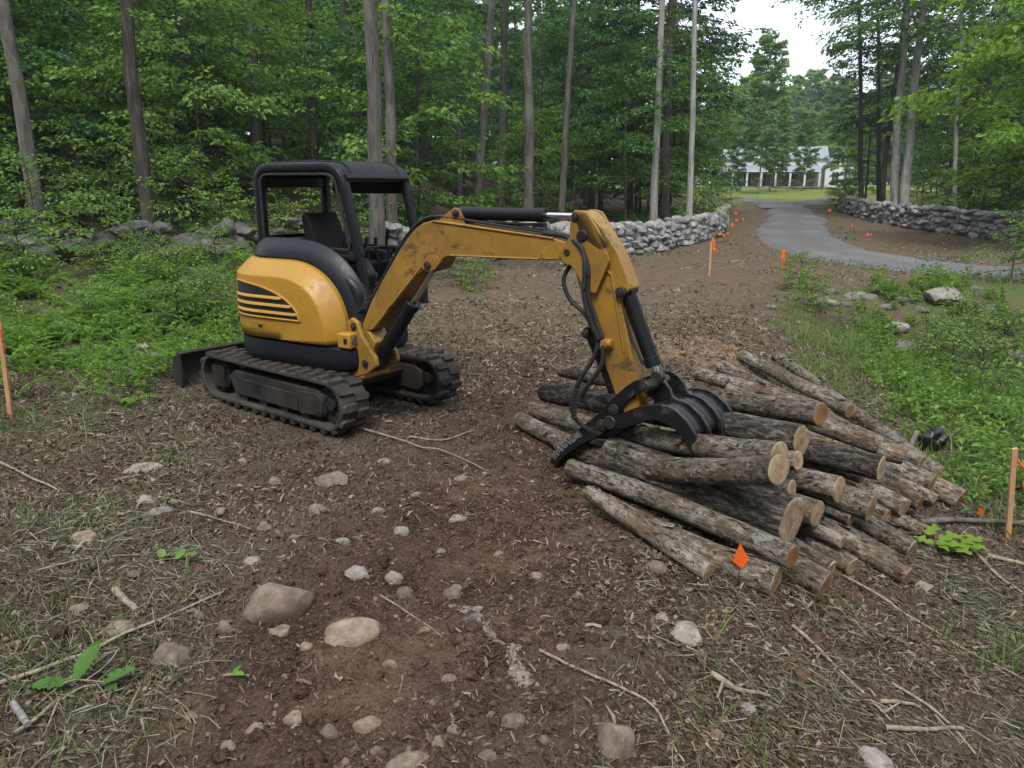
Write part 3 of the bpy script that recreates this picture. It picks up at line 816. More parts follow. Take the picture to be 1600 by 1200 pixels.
# charcoal band arching over the cover
def ins_d(rho):
    t = (rho - 1.0) / 0.24
    return 0.162 + 0.03 * t + 0.07 * t ** 2.5
db = MB()
db.grid(cover_grid([1.012, 1.03, 1.07, 1.12, 1.17, 1.21, 1.24, 1.25, 1.26], S_END + 0.05, 30, 34, ins_d))
o = db.build('arch_panel', MAT['body_dark'], root, ORG, ang=60)
sol = o.modifiers.new('thick', 'SOLIDIFY'); sol.thickness = 0.02; sol.offset = -1
# seam strip between skirt and cover
# grille
def grille_top(u): return 0.965 + 0.325 * math.sqrt(max(0.0, 1 - u ** 2.1))
SG0, SG1 = -0.60, 0.30
def skin(s, z, lift=0.0):
    rho = (z - Z0) / BZ
    x, y = side_pt(s, ins_y(rho) - lift)
    return w_(UF, x, y, z)
g = MB()
us = np.concatenate([np.linspace(0, 0.9, 16), np.linspace(0.92, 1, 6)])
Gr = [[skin(SG0 + (SG1 - SG0) * u, 0.965 + (grille_top(u) - 0.965) * v, 0.005) for v in np.linspace(0, 1, 6)] for u in us]
g.grid(Gr)
gr = g.build('grille_recess', MAT['hole'], cover, ORG, ang=60)
rim = MB()
pth = [skin(SG0, 0.965, 0.006)] + [skin(SG0 + (SG1 - SG0) * u, grille_top(u), 0.006) for u in us] + [skin(SG0 + (SG1 - SG0) * u, 0.965, 0.006) for u in np.linspace(1, 0, 12)]
rim.tube(pth, 0.012, 6)
rim.build('grille_rim', MAT['yellow'], cover, ORG)
for k, z in enumerate((1.035, 1.105, 1.175)):
    sl = MB()
    # where this height meets the arc
    u1 = (1 - ((z - 0.965) / 0.325) ** 2) ** (1 / 2.1)
    a = [skin(SG0 + (SG1 - SG0) * u, z, 0.010) for u in np.linspace(0, u1, 14)]
    b = [skin(SG0 + (SG1 - SG0) * u, z - 0.022, 0.018) for u in np.linspace(0, u1, 14)]
    c = [skin(SG0 + (SG1 - SG0) * u, z - 0.026, 0.004) for u in np.linspace(0, u1, 14)]
    sl.grid([a, b, c])
    so = sl.build('louvre', MAT['yellow'], cover, ORG, ang=60, fix=False)
    q = so.modifiers.new('thick', 'SOLIDIFY'); q.thickness = 0.006
# louvres wrapped on the tail
for z in (0.90, 1.0, 1.08, 1.16):
    sl = MB()
    a = [skin(s, z, 0.003) for s in np.linspace(-1.25, -0.66, 10)]
    b = [skin(s, z + 0.028, 0.003) for s in np.linspace(-1.25, -0.66, 10)]
    sl.grid([a, b]); sl.build('tail_vent', MAT['hole'], cover, ORG, fix=False)
# latch
lt = MB(); lt.grid([[skin(s, z, 0.004) for z in np.linspace(0.845, 0.90, 3)] for s in np.linspace(-0.35, -0.17, 6)])
lt.build('latch_recess', MAT['boom_yellow'], cover, ORG, fix=False)
lt = MB(); lt.grid([[skin(s, z, 0.008) for z in (0.862, 0.89)] for s in np.linspace(-0.25, -0.19, 3)])
lt.build('latch', MAT['hole'], cover, ORG, fix=False)
# right front: yellow lamp box and dark side panel
b_ = MB(); b_.box(w_(UF, 0.80, -0.60, 0.825), (0.15, 0.13, 0.14), rot_of(UF)); lb = b_.build('lamp_box', MAT['yellow'], root, ORG, bevel=0.015)
b_ = MB(); b_.box(w_(UF, 0.825, -0.667, 0.83), (0.035, 0.012, 0.045), rot_of(UF)); b_.build('lamp_socket', MAT['hole'], lb, ORG)
b_ = MB(); b_.cyl(w_(UF, 0.872, -0.60, 0.83), w_(UF, 0.885, -0.60, 0.83), 0.04); b_.build('lamp', MAT['lens'], lb, ORG)
sp_ = MB(); sp_.prism([(0.56, 0.90), (0.84, 0.90), (0.84, 1.20), (0.80, 1.30), (0.70, 1.38), (0.40, 1.46), (0.40, 0.90)], (UF[0], UF[1], UF[3], UF[2]), -0.46, -0.31)
sp_.build('console_panel', MAT['body_dark'], root, ORG, bevel=0.05, seg=3)
kp = MB(); kp.box(w_(UF, 0.585, 0.13, 1.00), (0.03, 0.90, 0.47), rot_of(UF)); kp.build('front_kick_panel', MAT['frame_steel'], root, ORG, bevel=0.01)
kp = MB(); kp.box(w_(UF, 0.60, 0.13, 1.245), (0.05, 0.92, 0.025), rot_of(UF)); kp.build('sill_trim', MAT['pin'], root, ORG, bevel=0.006)
lc = MB(); lc.box(w_(UF, 0.45, 0.56, 0.83), (0.25, 0.16, 0.14), rot_of(UF)); lc.build('step_box', MAT['yellow'], root, ORG, bevel=0.02)
fl = MB(); fl.box(w_(UF, 0.3, 0.12, 1.21), (0.62, 0.95, 0.03), rot_of(UF)); fl.build('cab_floor', MAT['black'], root, ORG)
hd = MB(); hd.box(w_(UF, -0.42, 0.15, 1.36), (0.42, 0.95, 0.34), rot_of(UF)); hd.build('engine_hood', MAT['body_dark'], root, ORG, bevel=0.06, seg=3)

# --- canopy
def rrect_path(pts, rad, n=5):
    """closed polygon in (x,z) with rounded corners"""
    out = []
    m = len(pts)
    for i in range(m):
        p0, p1, p2 = [np.array(pts[(i + d) % m], float) for d in (-1, 0, 1)]
        r_ = rad[i]
        a = (p0 - p1) / np.linalg.norm(p0 - p1); b = (p2 - p1) / np.linalg.norm(p2 - p1)
        s0, s1 = p1 + a * r_, p1 + b * r_
        for t in np.linspace(0, 1, n):
            out.append((1 - t) ** 2 * s0 + 2 * t * (1 - t) * p1 + t ** 2 * s1)
    return out
def sweep_frame(m, path, y, wx, wy, closed=True):
    """rectangular section swept along a path in the x-z plane at lateral y"""
    P = np.array(path); n = len(P)
    nx_ = np.roll(P, -1, 0) - np.roll(P, 1, 0) if closed else np.gradient(P, axis=0)
    nx_ /= np.linalg.norm(nx_, axis=1)[:, None]
    nr = np.stack([nx_[:, 1], -nx_[:, 0]], 1)
    sec = [(-1, -0.7), (-0.7, -1), (0.7, -1), (1, -0.7), (1, 0.7), (0.7, 1), (-0.7, 1), (-1, 0.7)]
    V = []
    for p, q in zip(P, nr):
        for a, b in sec: V.append(w_(UF, p[0] + q[0] * a * wx, y + b * wy, p[1] + q[1] * a * wx))
    k = len(sec); F = []
    for i in range(n if closed else n - 1):
        j = (i + 1) % n
        F += [(i * k + s, i * k + (s + 1) % k, j * k + (s + 1) % k, j * k + s) for s in range(k)]
    if not closed: F += [tuple(range(k))[::-1], tuple(range((n - 1) * k, n * k))]
    m.add(V, F)
YR, YL = -0.30, 0.60
loop = [(-0.50, 1.56), (-0.50, 2.335), (0.545, 2.335), (0.73, 1.52)]
for y in (YR, YL):
    m = MB(); sweep_frame(m, rrect_path(loop, [0.12, 0.15, 0.17, 0.05], 6), y, 0.041, 0.046)
    sf = m.build('canopy_side_frame', MAT['black'], root, ORG, ang=50)
    m = MB(); sweep_frame(m, [(0.72, 1.54), (0.755, 1.30), (0.76, 1.0)], y, 0.040, 0.045, False); m.build('front_post_foot', MAT['black'], root, ORG, ang=50)
m = MB()   # side sill panel under the right window
m.prism([(-0.52, 1.42), (0.72, 1.42), (0.70, 1.56), (-0.52, 1.60)], (UF[0], UF[1], UF[3], UF[2]), YR - 0.03, YR + 0.03)
m.build('side_sill', MAT['black'], root, ORG, bevel=0.02)
m = MB()   # window gasket
sweep_frame(m, rrect_path([(-0.44, 1.62), (-0.44, 2.275), (0.50, 2.275), (0.655, 1.60)], [0.06, 0.10, 0.11, 0.04], 6), YR - 0.045, 0.012, 0.012)
m.build('window_gasket', MAT['hose'], root, ORG, ang=50)
# roof: crowned sheet with rounded edges
m = MB()
ys_ = np.linspace(YR - 0.03, YL + 0.03, 15)
xs_ = [(-0.545, 2.235), (-0.53, 2.32), (-0.47, 2.365), (-0.30, 2.38), (0.1, 2.385), (0.40, 2.375), (0.50, 2.36), (0.56, 2.32), (0.60, 2.24), (0.605, 2.20)]
def crown(y): 
    t = (y - (YR + YL) / 2) / ((YL - YR) / 2 + 0.03)
    return 0.018 * (1 - t * t) - 0.02 * abs(t) ** 10
m.grid([[w_(UF, x, y, z + crown(y)) for y in ys_] for x, z in xs_])
ro = m.build('canopy_roof', MAT['black'], root, ORG, ang=60)
sol = ro.modifiers.new('thick', 'SOLIDIFY'); sol.thickness = 0.05; sol.offset = -1
for y in (YR + 0.10, YL - 0.10):
    m = MB(); m.tube([w_(UF, x, y, z + crown(y) + 0.004) for x, z in xs_[1:]], 0.010, 6); m.build('roof_bead', MAT['black'], ro, ORG)
m = MB(); m.box(w_(UF, 0.03, 0.15, 2.285), (0.92, 0.84, 0.03), rot_of(UF)); m.build('headliner', MAT['vinyl'], root, ORG, bevel=0.01)
m = MB(); m.box(w_(UF, -0.35, 0.32, 2.30), (0.12, 0.10, 0.025), rot_of(UF)); m.build('work_lamp', MAT['lens'], root, ORG, bevel=0.006)
m = MB(); m.tube([w_(UF, 0.59, YR, 2.24), w_(UF, 0.59, YL, 2.24)], 0.035, 8); m.build('front_header', MAT['black'], root, ORG)
m = MB(); m.box(w_(UF, -0.50, 0.15, 2.20), (0.05, 0.86, 0.10), rot_of(UF)); m.build('rear_header', MAT['black'], root, ORG, bevel=0.01)
m = MB(); m.box(w_(UF, -0.50, 0.15, 1.60), (0.06, 0.86, 0.10), rot_of(UF)); m.build('rear_sill', MAT['black'], root, ORG, bevel=0.01)
m = MB(); m.box(w_(UF, 0.12, YL, 2.17), (1.0, 0.035, 0.16), rot_of(UF)); m.build('left_valance', MAT['vinyl'], root, ORG, bevel=0.01)
# seat
m = MB()
SB = [(0.02, 1.40), (0.0, 1.62), (-0.06, 1.80), (-0.11, 1.90), (-0.15, 1.915), (-0.19, 1.88), (-0.17, 1.75), (-0.12, 1.55), (-0.10, 1.40)]
m.prism(SB, (UF[0], UF[1], UF[3], UF[2]), -0.10, 0.34)
m.build('seat_back', MAT['vinyl'], root, ORG, bevel=0.035, seg=3)
m = MB(); m.prism([(0.03, 1.44), (0.02, 1.60), (-0.03, 1.74), (-0.05, 1.74), (-0.04, 1.44)], (UF[0], UF[1], UF[3], UF[2]), 0.0, 0.24); m.build('seat_bolster', MAT['vinyl'], root, ORG, bevel=0.02, seg=3)
m = MB(); m.box(w_(UF, 0.20, 0.12, 1.38), (0.46, 0.44, 0.13), rot_of(UF)); m.build('seat_cushion', MAT['vinyl'], root, ORG, bevel=0.04, seg=3)
for y in (-0.19, 0.45):
    m = MB(); m.box(w_(UF, 0.30, y, 1.44), (0.34, 0.13, 0.20), rot_of(UF)); m.build('armrest_console', MAT['vinyl'], root, ORG, bevel=0.03, seg=3)
    m = MB(); m.tube([w_(UF, 0.42, y, 1.52), w_(UF, 0.43, y, 1.62), w_(UF, 0.45, y, 1.70)], [0.018, 0.014, 0.02], 8); m.tube([w_(UF, 0.45, y, 1.68), w_(UF, 0.455, y, 1.75)], [0.024, 0.020], 8)
    m.build('joystick', MAT['black'], root, ORG)
for y in (0.06, 0.20):
    m = MB(); m.tube([w_(UF, 0.50, y, 1.24), w_(UF, 0.53, y, 1.42), w_(UF, 0.50, y, 1.60)], 0.012, 8)
    m.tube([w_(UF, 0.50, y, 1.56), w_(UF, 0.50, y, 1.68)], 0.018, 8); m.build('travel_lever', MAT['black'], root, ORG)
m = MB(); m.tube([w_(UF, 0.60, y, z) for y, z in ((-0.10, 1.42), (-0.10, 1.56), (-0.05, 1.60), (0.22, 1.60), (0.27, 1.56), (0.27, 1.42))], 0.011, 8); m.build('lever_guard', MAT['black'], root, ORG)
m = MB(); m.prism([(0.42, 1.22), (0.62, 1.22), (0.66, 1.36), (0.58, 1.47), (0.44, 1.44)], (UF[0], UF[1], UF[3], UF[2]), 0.30, 0.52); m.build('pedal_cover', MAT['black'], root, ORG, bevel=0.03, seg=3)
m = MB(); m.prism([(0.40, 1.22), (0.66, 1.22), (0.70, 1.36), (0.60, 1.50), (0.44, 1.52)], (UF[0], UF[1], UF[3], UF[2]), -0.22, -0.02); m.build('gauge_pod', MAT['black'], root, ORG, bevel=0.03, seg=3)
m = MB(); m.tube([w_(UF, 0.62, YL + 0.03, 2.12), w_(UF, 0.70, YL + 0.10, 2.13), w_(UF, 0.76, YL + 0.12, 2.02), w_(UF, 0.77, YL + 0.10, 1.70), w_(UF, 0.72, YL + 0.04, 1.62)], 0.012, 8); m.build('grab_rail', MAT['hose'], root, ORG)

# --- swing post, boom, arm (vertical working plane)
BF = frame(-34, (-1.325, 6.944, 0))
PB = (BF[0], BF[1], BF[3], BF[2])
def bw(s, z, off=0.0): return BF[0] + BF[1] * s + BF[3] * z + BF[2] * off
def pin(s, z, half, r, parent, mat='pin', name='pin'):
    m = MB(); m.cyl(bw(s, z, -half), bw(s, z, half), r, n=18); m.cyl(bw(s, z, -half - 0.012), bw(s, z, half + 0.012), r * 0.6, n=12)
    return m.build(name, MAT[mat], parent, ORG, bevel=0.003)
m = MB()
for off in (-0.171, 0.102):
    m.prism([(-0.099, 0.975), (-0.027, 1.028), (0.044, 0.992), (0.092, 0.864), (0.244, 0.693), (0.256, 0.614), (0.139, 0.528), (-0.027, 0.468), (-0.099, 0.544), (-0.051, 0.717)], PB, off, off + 0.045)
m.prism([(-0.171, 0.459), (0.092, 0.475), (0.092, 0.515), (-0.171, 0.499)], PB, -0.165, 0.165)
m.prism([(-0.219, 0.567), (-0.003, 0.579), (-0.003, 0.614), (-0.219, 0.602)], PB, -0.20, 0.165)
m.prism([(-0.267, 0.806), (-0.027, 0.798), (-0.027, 0.858), (-0.267, 0.847)], PB, -0.13, 0.13)
post = m.build('swing_post', MAT['boom_yellow'], root, ORG, bevel=0.010)
m = MB(); m.cyl(bw(-0.183, 0.428, 0), bw(-0.183, 0.891, 0), 0.055, n=18); m.build('kingpin', MAT['pin'], root, ORG, bevel=0.006)
m = MB(); m.prism([(-0.389, 0.476), (-0.122, 0.492), (-0.099, 0.574), (-0.389, 0.598)], PB, -0.10, 0.16); m.prism([(-0.389, 0.780), (-0.122, 0.793), (-0.122, 0.874), (-0.389, 0.882)], PB, -0.10, 0.16)
m.build('swing_bracket', MAT['boom_yellow'], root, ORG, bevel=0.012)
m = MB(); m.prism([(-0.003, 0.699), (0.139, 0.667), (0.186, 0.809), (0.115, 0.905), (-0.003, 0.899)], PB, -0.10, 0.10); m.build('post_web', MAT['boom_yellow'], root, ORG, bevel=0.01)
rod = MB(); rod.cyl(w_(UF, 0.48, -0.54, 0.63), bw(-0.099, 0.549, -0.15), 0.022, n=14); rod.build('swing_rod', MAT['chrome'], root, ORG)
rod = MB(); rod.cyl(bw(-0.183, 0.544, -0.14), bw(-0.039, 0.552, -0.14), 0.045, n=14); rod.build('swing_rod_eye', MAT['pin'], root, ORG, bevel=0.006)

BOOM = [(0.034, 0.966), (0.140, 1.156), (0.291, 1.365), (0.514, 1.646), (0.602, 1.745), (0.687, 1.824), (0.777, 1.877), (0.878, 1.902), (1.046, 1.896), (1.363, 1.867), (2.026, 1.805), (2.168, 1.777), (2.214, 1.756), (2.232, 1.717), (2.218, 1.679), (2.176, 1.657),
        (1.979, 1.639), (1.901, 1.642), (1.137, 1.630), (1.033, 1.622), (0.978, 1.597), (0.939, 1.542), (0.891, 1.507), (0.826, 1.489), (0.760, 1.489), (0.693, 1.439), (0.181, 0.929), (0.092, 0.904), (-0.003, 0.884), (-0.069, 0.901), (-0.051, 0.952)]
m = MB(); m.prism(BOOM, PB, -0.092, 0.092)
boom = m.build('boom', MAT['boom_yellow'], root, ORG, bevel=0.008)
for off in (-0.108, 0.086):     # side doubler at the apex and the weld flanges
    m = MB(); m.prism([(0.738, 1.518), (0.828, 1.483), (0.900, 1.503), (0.962, 1.567), (0.939, 1.620), (0.828, 1.617)], PB, off, off + 0.013); m.build('doubler_plate', MAT['boom_yellow'], boom, ORG, bevel=0.003)
    m = MB(); m.prism([(1.924, 1.701), (2.078, 1.788), (2.180, 1.771), (2.228, 1.730), (2.210, 1.675), (2.109, 1.654), (1.955, 1.646)], PB, off, off + 0.013); m.build('nose_plate', MAT['boom_yellow'], boom, ORG, bevel=0.003)
for a, b in (((0.162, 0.937), (0.749, 1.518)), ((1.050, 1.630), (1.904, 1.646)), ((0.884, 1.898), (2.027, 1.803))):
    m = MB(); m.tube([bw(a[0], a[1], -0.095), bw((a[0] + b[0]) / 2, (a[1] + b[1]) / 2, -0.096), bw(b[0], b[1], -0.095)], 0.009, 6); m.build('weld_bead', MAT['boom_yellow'], boom, ORG)
m = MB()
for off in (-0.069, 0.039):
    m.prism([(0.895, 1.885), (1.050, 1.983), (1.088, 2.006), (1.132, 1.998), (1.154, 1.965), (1.192, 1.879)], PB, off, off + 0.03)
m.build('cylinder_lug', MAT['boom_yellow'], boom, ORG, bevel=0.005)
pin(-0.003, 0.944, 0.175, 0.038, root); pin(0.124, 0.626, 0.185, 0.035, root); pin(0.828, 1.535, 0.115, 0.038, root); pin(1.104, 1.962, 0.085, 0.030, root)
pin(2.165, 1.712, 0.125, 0.042, root)

ARM = [(2.273, 2.002), (2.222, 2.002), (2.195, 1.966), (2.193, 1.821), (2.139, 1.756), (2.114, 1.700), (2.139, 1.645), (2.186, 1.623), (2.319, 1.244), (2.425, 1.012), (2.568, 0.689), (2.651, 0.546), (2.705, 0.532), (2.749, 0.553), (2.764, 0.603), (2.749, 0.720), (2.722, 0.845), (2.648, 1.147), (2.583, 1.369), (2.603, 1.415), (2.653, 1.475), (2.642, 1.520), (2.545, 1.727), (2.419, 1.887), (2.319, 1.987)]
m = MB(); m.prism(ARM, PB, -0.078, 0.078)
arm = m.build('arm', MAT['boom_yellow'], root, ORG, bevel=0.008)
for off in (-0.128, 0.090):      # cheek plates that carry the boom pin
    m = MB(); m.prism([(2.273, 2.009), (2.215, 2.008), (2.185, 1.966), (2.183, 1.821), (2.114, 1.737), (2.093, 1.691), (2.139, 1.632), (2.210, 1.610), (2.331, 1.429), (2.410, 1.432), (2.509, 1.672), (2.410, 1.880), (2.326, 1.994)], PB, off, off + 0.025)
    m.build('arm_cheek', MAT['boom_yellow'], arm, ORG, bevel=0.006)
for off in (-0.084, 0.081):
    m = MB(); m.tube([bw(2.311, 1.612, off), bw(2.430, 1.633, off), bw(2.509, 1.562, off), bw(2.568, 1.291, off), bw(2.627, 1.021, off)], 0.008, 6); m.build('weld_bead', MAT['boom_yellow'], arm, ORG)
m = MB(); m.prism([(2.230, 1.970), (2.270, 1.988), (2.331, 1.971), (2.490, 1.762), (2.430, 1.743), (2.270, 1.832)], PB, -0.128, -0.1245); m.build('grease_stain_plate', MAT['pin'], arm, ORG)
m = MB(); m.cyl(bw(2.286, 1.832, -0.14), bw(2.286, 1.832, -0.10), 0.045, n=18); m.build('arm_stop', MAT['hole'], arm, ORG, bevel=0.01)
pin(2.228, 1.962, 0.135, 0.034, root); pin(2.593, 1.451, 0.12, 0.036, root); pin(2.306, 1.116, 0.09, 0.03, root)
m = MB(); m.box(bw(2.490, 1.069, -0.10), (0.10, 0.06, 0.07), np.stack([BF[1], BF[2], BF[3]], 1)); m.cyl(bw(2.509, 1.079, -0.13), bw(2.549, 1.081, -0.13), 0.03, n=12); m.build('hose_clamp', MAT['boom_yellow'], arm, ORG, bevel=0.01)

def cyl_assembly(name, a, b, frac, rb, rr, parent, off=0.0):
    """barrel from a, rod to b, in plane coordinates"""
    a, b = np.array(a), np.array(b); c = a + (b - a) * frac
    d = (b - a) / np.linalg.norm(b - a)
    m = MB(); m.cyl(bw(*a, off), bw(*c, off), rb, n=22)
    m.cyl(bw(*(c - d * 0.06), off), bw(*(c + d * 0.012), off), rb * 1.10, n=22)
    m.cyl(bw(*a, off - rb * 0.9), bw(*a, off + rb * 0.9), rb * 1.05, n=18)
    o = m.build(name, MAT['black'], parent, ORG, bevel=0.006)
    m = MB(); m.cyl(bw(*c, off), bw(*b, off), rr, n=18); m.build('cylinder_rod', MAT['chrome'], o, ORG)
    m = MB(); m.cyl(bw(*b, off - rr * 1.5), bw(*b, off + rr * 1.5), rr * 1.9, n=16); m.build('rod_eye', MAT['pin'], o, ORG, bevel=0.004)
    return o
cyl_assembly('boom_cylinder', (0.124, 0.626), (0.828, 1.535), 0.62, 0.066, 0.030, root)
ac = cyl_assembly('arm_cylinder', (1.104, 1.962), (2.228, 1.962), 0.70, 0.050, 0.023, root)
m = MB(); m.tube([bw(1.160, 1.903, -0.03), bw(1.484, 1.895, -0.035), bw(1.862, 1.894, -0.03)], 0.012, 8); m.box(bw(1.862, 1.890, -0.02), (0.10, 0.06, 0.03), np.stack([BF[1], BF[2], BF[3]], 1)); m.build('oil_pipe', MAT['black'], ac, ORG)
bc = cyl_assembly('bucket_cylinder', (2.593, 1.451), (2.860, 0.852), 0.86, 0.055, 0.024, root)
m = MB(); m.tube([bw(2.578, 1.364, -0.062), bw(2.676, 1.114, -0.064), bw(2.773, 0.937, -0.062)], 0.010, 8); m.build('oil_pipe', MAT['hose'], bc, ORG)
cyl_assembly('thumb_cylinder', (2.306, 1.116), (2.568, 0.618), 0.84, 0.046, 0.02, root)

# hoses and steel lines
def hose(pts, r, name='hydraulic_hose', mat='hose', n=8):
    P = catmull(pts, 7)
    m = MB(); m.tube(P, r, n); return m.build(name, MAT[mat], root, ORG, ang=60)
for k, dy in enumerate((-0.060, -0.022, 0.016, 0.052)):
    up = 0.016
    hose([tuple(bw(s, z + up, dy)) for s, z in ((0.068, 1.102), (0.168, 1.240), (0.297, 1.408), (0.488, 1.659), (0.591, 1.774), (0.715, 1.869), (0.850, 1.914), (1.050, 1.909), (1.484, 1.868), (1.955, 1.824))], 0.011, 'oil_line', 'pin' if k % 2 else 'hose')
for k, dy in enumerate((-0.063, -0.036)):
    hose([tuple(bw(s, z, dy + o)) for s, z, o in ((1.924, 1.838, 0), (2.109, 1.821, -0.02), (2.240, 1.781, -0.06), (2.311, 1.704, -0.075), (2.336 + .012 * k, 1.576, -0.10), (2.331 + .02 * k, 1.420, -0.10), (2.381 + .03 * k, 1.248, -0.09), (2.450 + .02 * k, 1.104, -0.08))], 0.019)
hose([tuple(bw(s, z, -0.07)) for s, z in ((0.625, 1.584), (0.602, 1.711), (0.659, 1.765), (0.755, 1.747), (0.789, 1.675), (0.783, 1.626))], 0.010)
hose([tuple(bw(s, z, o)) for s, z, o in ((0.044, 1.111, -.06), (-0.075, 1.037, -.05), (-0.146, 0.893, -.03), (-0.219, 0.768, 0.0), (-0.364, 0.700, 0.02))], 0.019)
hose([tuple(bw(s, z, o)) for s, z, o in ((0.080, 1.163, -.03), (-0.039, 1.098, -.02), (-0.122, 0.974, 0.0), (-0.195, 0.850, 0.03), (-0.364, 0.781, 0.05))], 0.019)
hose([tuple(bw(s, z, o)) for s, z, o in ((0.115, 1.224, .01), (-0.003, 1.160, .02), (-0.099, 1.036, .03), (-0.243, 0.909, 0.05), (-0.364, 0.862, 0.06))], 0.019)
hose([tuple(bw(s, z, o)) for s, z, o in ((2.159, 1.618, -.06), (2.119, 1.506, -.09), (2.180, 1.369, -.10), (2.311, 1.273, -.11), (2.391, 1.166, -.12), (2.420, 1.066, -.11))], 0.016)
hose([tuple(bw(s, z, o)) for s, z, o in ((2.450, 1.104, -.12), (2.410, 0.956, -.14), (2.311, 0.786, -.15), (2.240, 0.598, -.14), (2.250, 0.470, -.11), (2.351, 0.366, -.06))], 0.018)
hose([tuple(bw(s, z, o)) for s, z, o in ((2.480, 1.060, -.12), (2.470, 0.904, -.13), (2.371, 0.753, -.13), (2.311, 0.639, -.10), (2.351, 0.550, -.05))], 0.018)
for k in range(9):
    t = k / 8.0
    s, z = 2.286 + -0.045 * t + 0.02 * t * t, 0.711 + -0.222 * t
    m = MB(); m.cyl(bw(s, z, -0.146), bw(s - 0.003, z - 0.014, -0.145), 0.0225, n=10); m.build('hose_guard_ring', MAT['hose'], root, ORG)

# --- grapple and thumb
GF_ = frame(-42, tuple(BF[0] + BF[1] * 2.705))
PG = (GF_[0], GF_[1], GF_[3], GF_[2])
def gw(s, z, off=0.0): return GF_[0] + GF_[1] * s + GF_[3] * z + GF_[2] * off
TINE = [(-0.145, 0.511), (-0.089, 0.544), (0.067, 0.635), (0.164, 0.678), (0.254, 0.699), (0.333, 0.702), (0.403, 0.685), (0.491, 0.627), (0.560, 0.541), (0.590, 0.451), (0.588, 0.342), (0.563, 0.371), (0.523, 0.435), (0.475, 0.490), (0.428, 0.530), (0.380, 0.555), (0.334, 0.573), (0.240, 0.584), (0.174, 0.563), (0.110, 0.528), (-0.003, 0.470), (-0.080, 0.441), (-0.145, 0.446), (-0.174, 0.478)]
OFFS = (-0.12, 0.07, 0.26, 0.45)
grap = None
for k, off in enumerate(OFFS):
    sc_ = 1.0 + 0.0 * k
    T_ = TINE if k in (0, 3) else [(0.155, 0.671)] + TINE[4:18] + [(0.183, 0.568)]
    m = MB(); m.prism([(s, z) for s, z in T_], PG, off - 0.017, off + 0.017)
    m.build('grapple_tine', MAT['steel_black'], root, ORG, bevel=0.004)
def ring_pt(t, shrink=0.0):
    outer = np.array([(0.206, 0.687), (0.272, 0.694), (0.338, 0.691), (0.399, 0.673), (0.451, 0.640), (0.498, 0.593), (0.535, 0.536), (0.559, 0.480)])
    inn = np.array([(0.244, 0.588), (0.291, 0.583), (0.328, 0.576), (0.371, 0.557), (0.408, 0.536), (0.451, 0.504), (0.488, 0.461), (0.516, 0.428)])
    P = outer * (1 - shrink) + inn * shrink
    x = np.linspace(0, 1, len(P))
    return np.interp(t, x, P[:, 0]), np.interp(t, x, P[:, 1])
for a, b in zip(OFFS[:-1], OFFS[1:]):
    m = MB(); ts = np.linspace(0.10, 0.92, 9)
    m.grid([[gw(*ring_pt(t, 0.13), o) for o in (a + 0.018, b - 0.018)] for t in ts])
    q = m.build('shell_plate', MAT['steel_black'], root, ORG, ang=60)
    sl = q.modifiers.new('thick', 'SOLIDIFY'); sl.thickness = 0.016; sl.offset = 0
m = MB(); m.cyl(gw(0.206, 0.630, -0.12), gw(0.206, 0.630, 0.45), 0.05, n=18); m.build('cross_tube', MAT['steel_black'], root, ORG)
m = MB(); m.cyl(gw(-0.132, 0.485, -0.155), gw(-0.132, 0.485, 0.485), 0.045, n=18); m.build('pivot_tube', MAT['steel_black'], root, ORG, bevel=0.006)
for off in (-0.145, 0.475):
    m = MB(); m.cyl(gw(-0.132, 0.485, off - 0.012), gw(-0.132, 0.485, off + 0.012), 0.052, n=18); m.build('pivot_cap', MAT['pin'], root, ORG, bevel=0.006)
EAR = [(-0.010, 0.781), (0.056, 0.833), (0.120, 0.842), (0.187, 0.818), (0.234, 0.767), (0.263, 0.715), (0.338, 0.687), (0.357, 0.659), (0.244, 0.640), (0.178, 0.640), (0.112, 0.659), (0.056, 0.696), (-0.001, 0.724)]
for off in (0.07, 0.27):
    m = MB(); m.prism(EAR, PG, off - 0.014, off + 0.014); m.build('bracket_ear', MAT['steel_black'], root, ORG, bevel=0.004)
m = MB(); m.cyl(gw(0.093, 0.786, 0.03), gw(0.093, 0.786, 0.31), 0.030, n=16); m.build('bracket_pin', MAT['pin'], root, ORG, bevel=0.004)
THUMB = [(0.133, 0.851), (0.049, 0.833), (-0.029, 0.772), (-0.147, 0.657), (-0.247, 0.536), (-0.393, 0.404), (-0.526, 0.286), (-0.609, 0.202), (-0.671, 0.127), (-0.713, 0.049), (-0.730, -0.025), (-0.702, -0.076), (-0.672, -0.057), (-0.657, 0.003), (-0.617, 0.063), (-0.561, 0.119), (-0.407, 0.244), (-0.242, 0.351), (-0.164, 0.416), (-0.090, 0.518), (-0.024, 0.647), (0.040, 0.717), (0.114, 0.759), (0.174, 0.768), (0.188, 0.810)]
for off in (-0.10, 0.05):
    m = MB(); m.prism(THUMB, PG, off - 0.016, off + 0.016)
    th = m.build('thumb_plate', MAT['steel_black'], root, ORG, bevel=0.004)
    if off < 0: th0 = th
m = MB()
m.grid([[gw(s, z, o) for o in (-0.085, 0.035)] for s, z in ((-0.183, 0.467), (-0.322, 0.379), (-0.461, 0.267), (-0.581, 0.151), (-0.655, 0.049), (-0.692, -0.043))])
q = m.build('thumb_web', MAT['steel_black'], root, ORG); sl = q.modifiers.new('thick', 'SOLIDIFY'); sl.thickness = 0.02; sl.offset = 0
for s, z in ((-0.224, 0.443), (-0.118, 0.582), (0.133, 0.800)):
    m = MB(); m.cyl(gw(s, z, -0.132), gw(s, z, 0.17), 0.042, n=18); m.cyl(gw(s, z, -0.142), gw(s, z, -0.12), 0.022, n=6); m.build('thumb_pin', MAT['pin'], root, ORG, bevel=0.004)
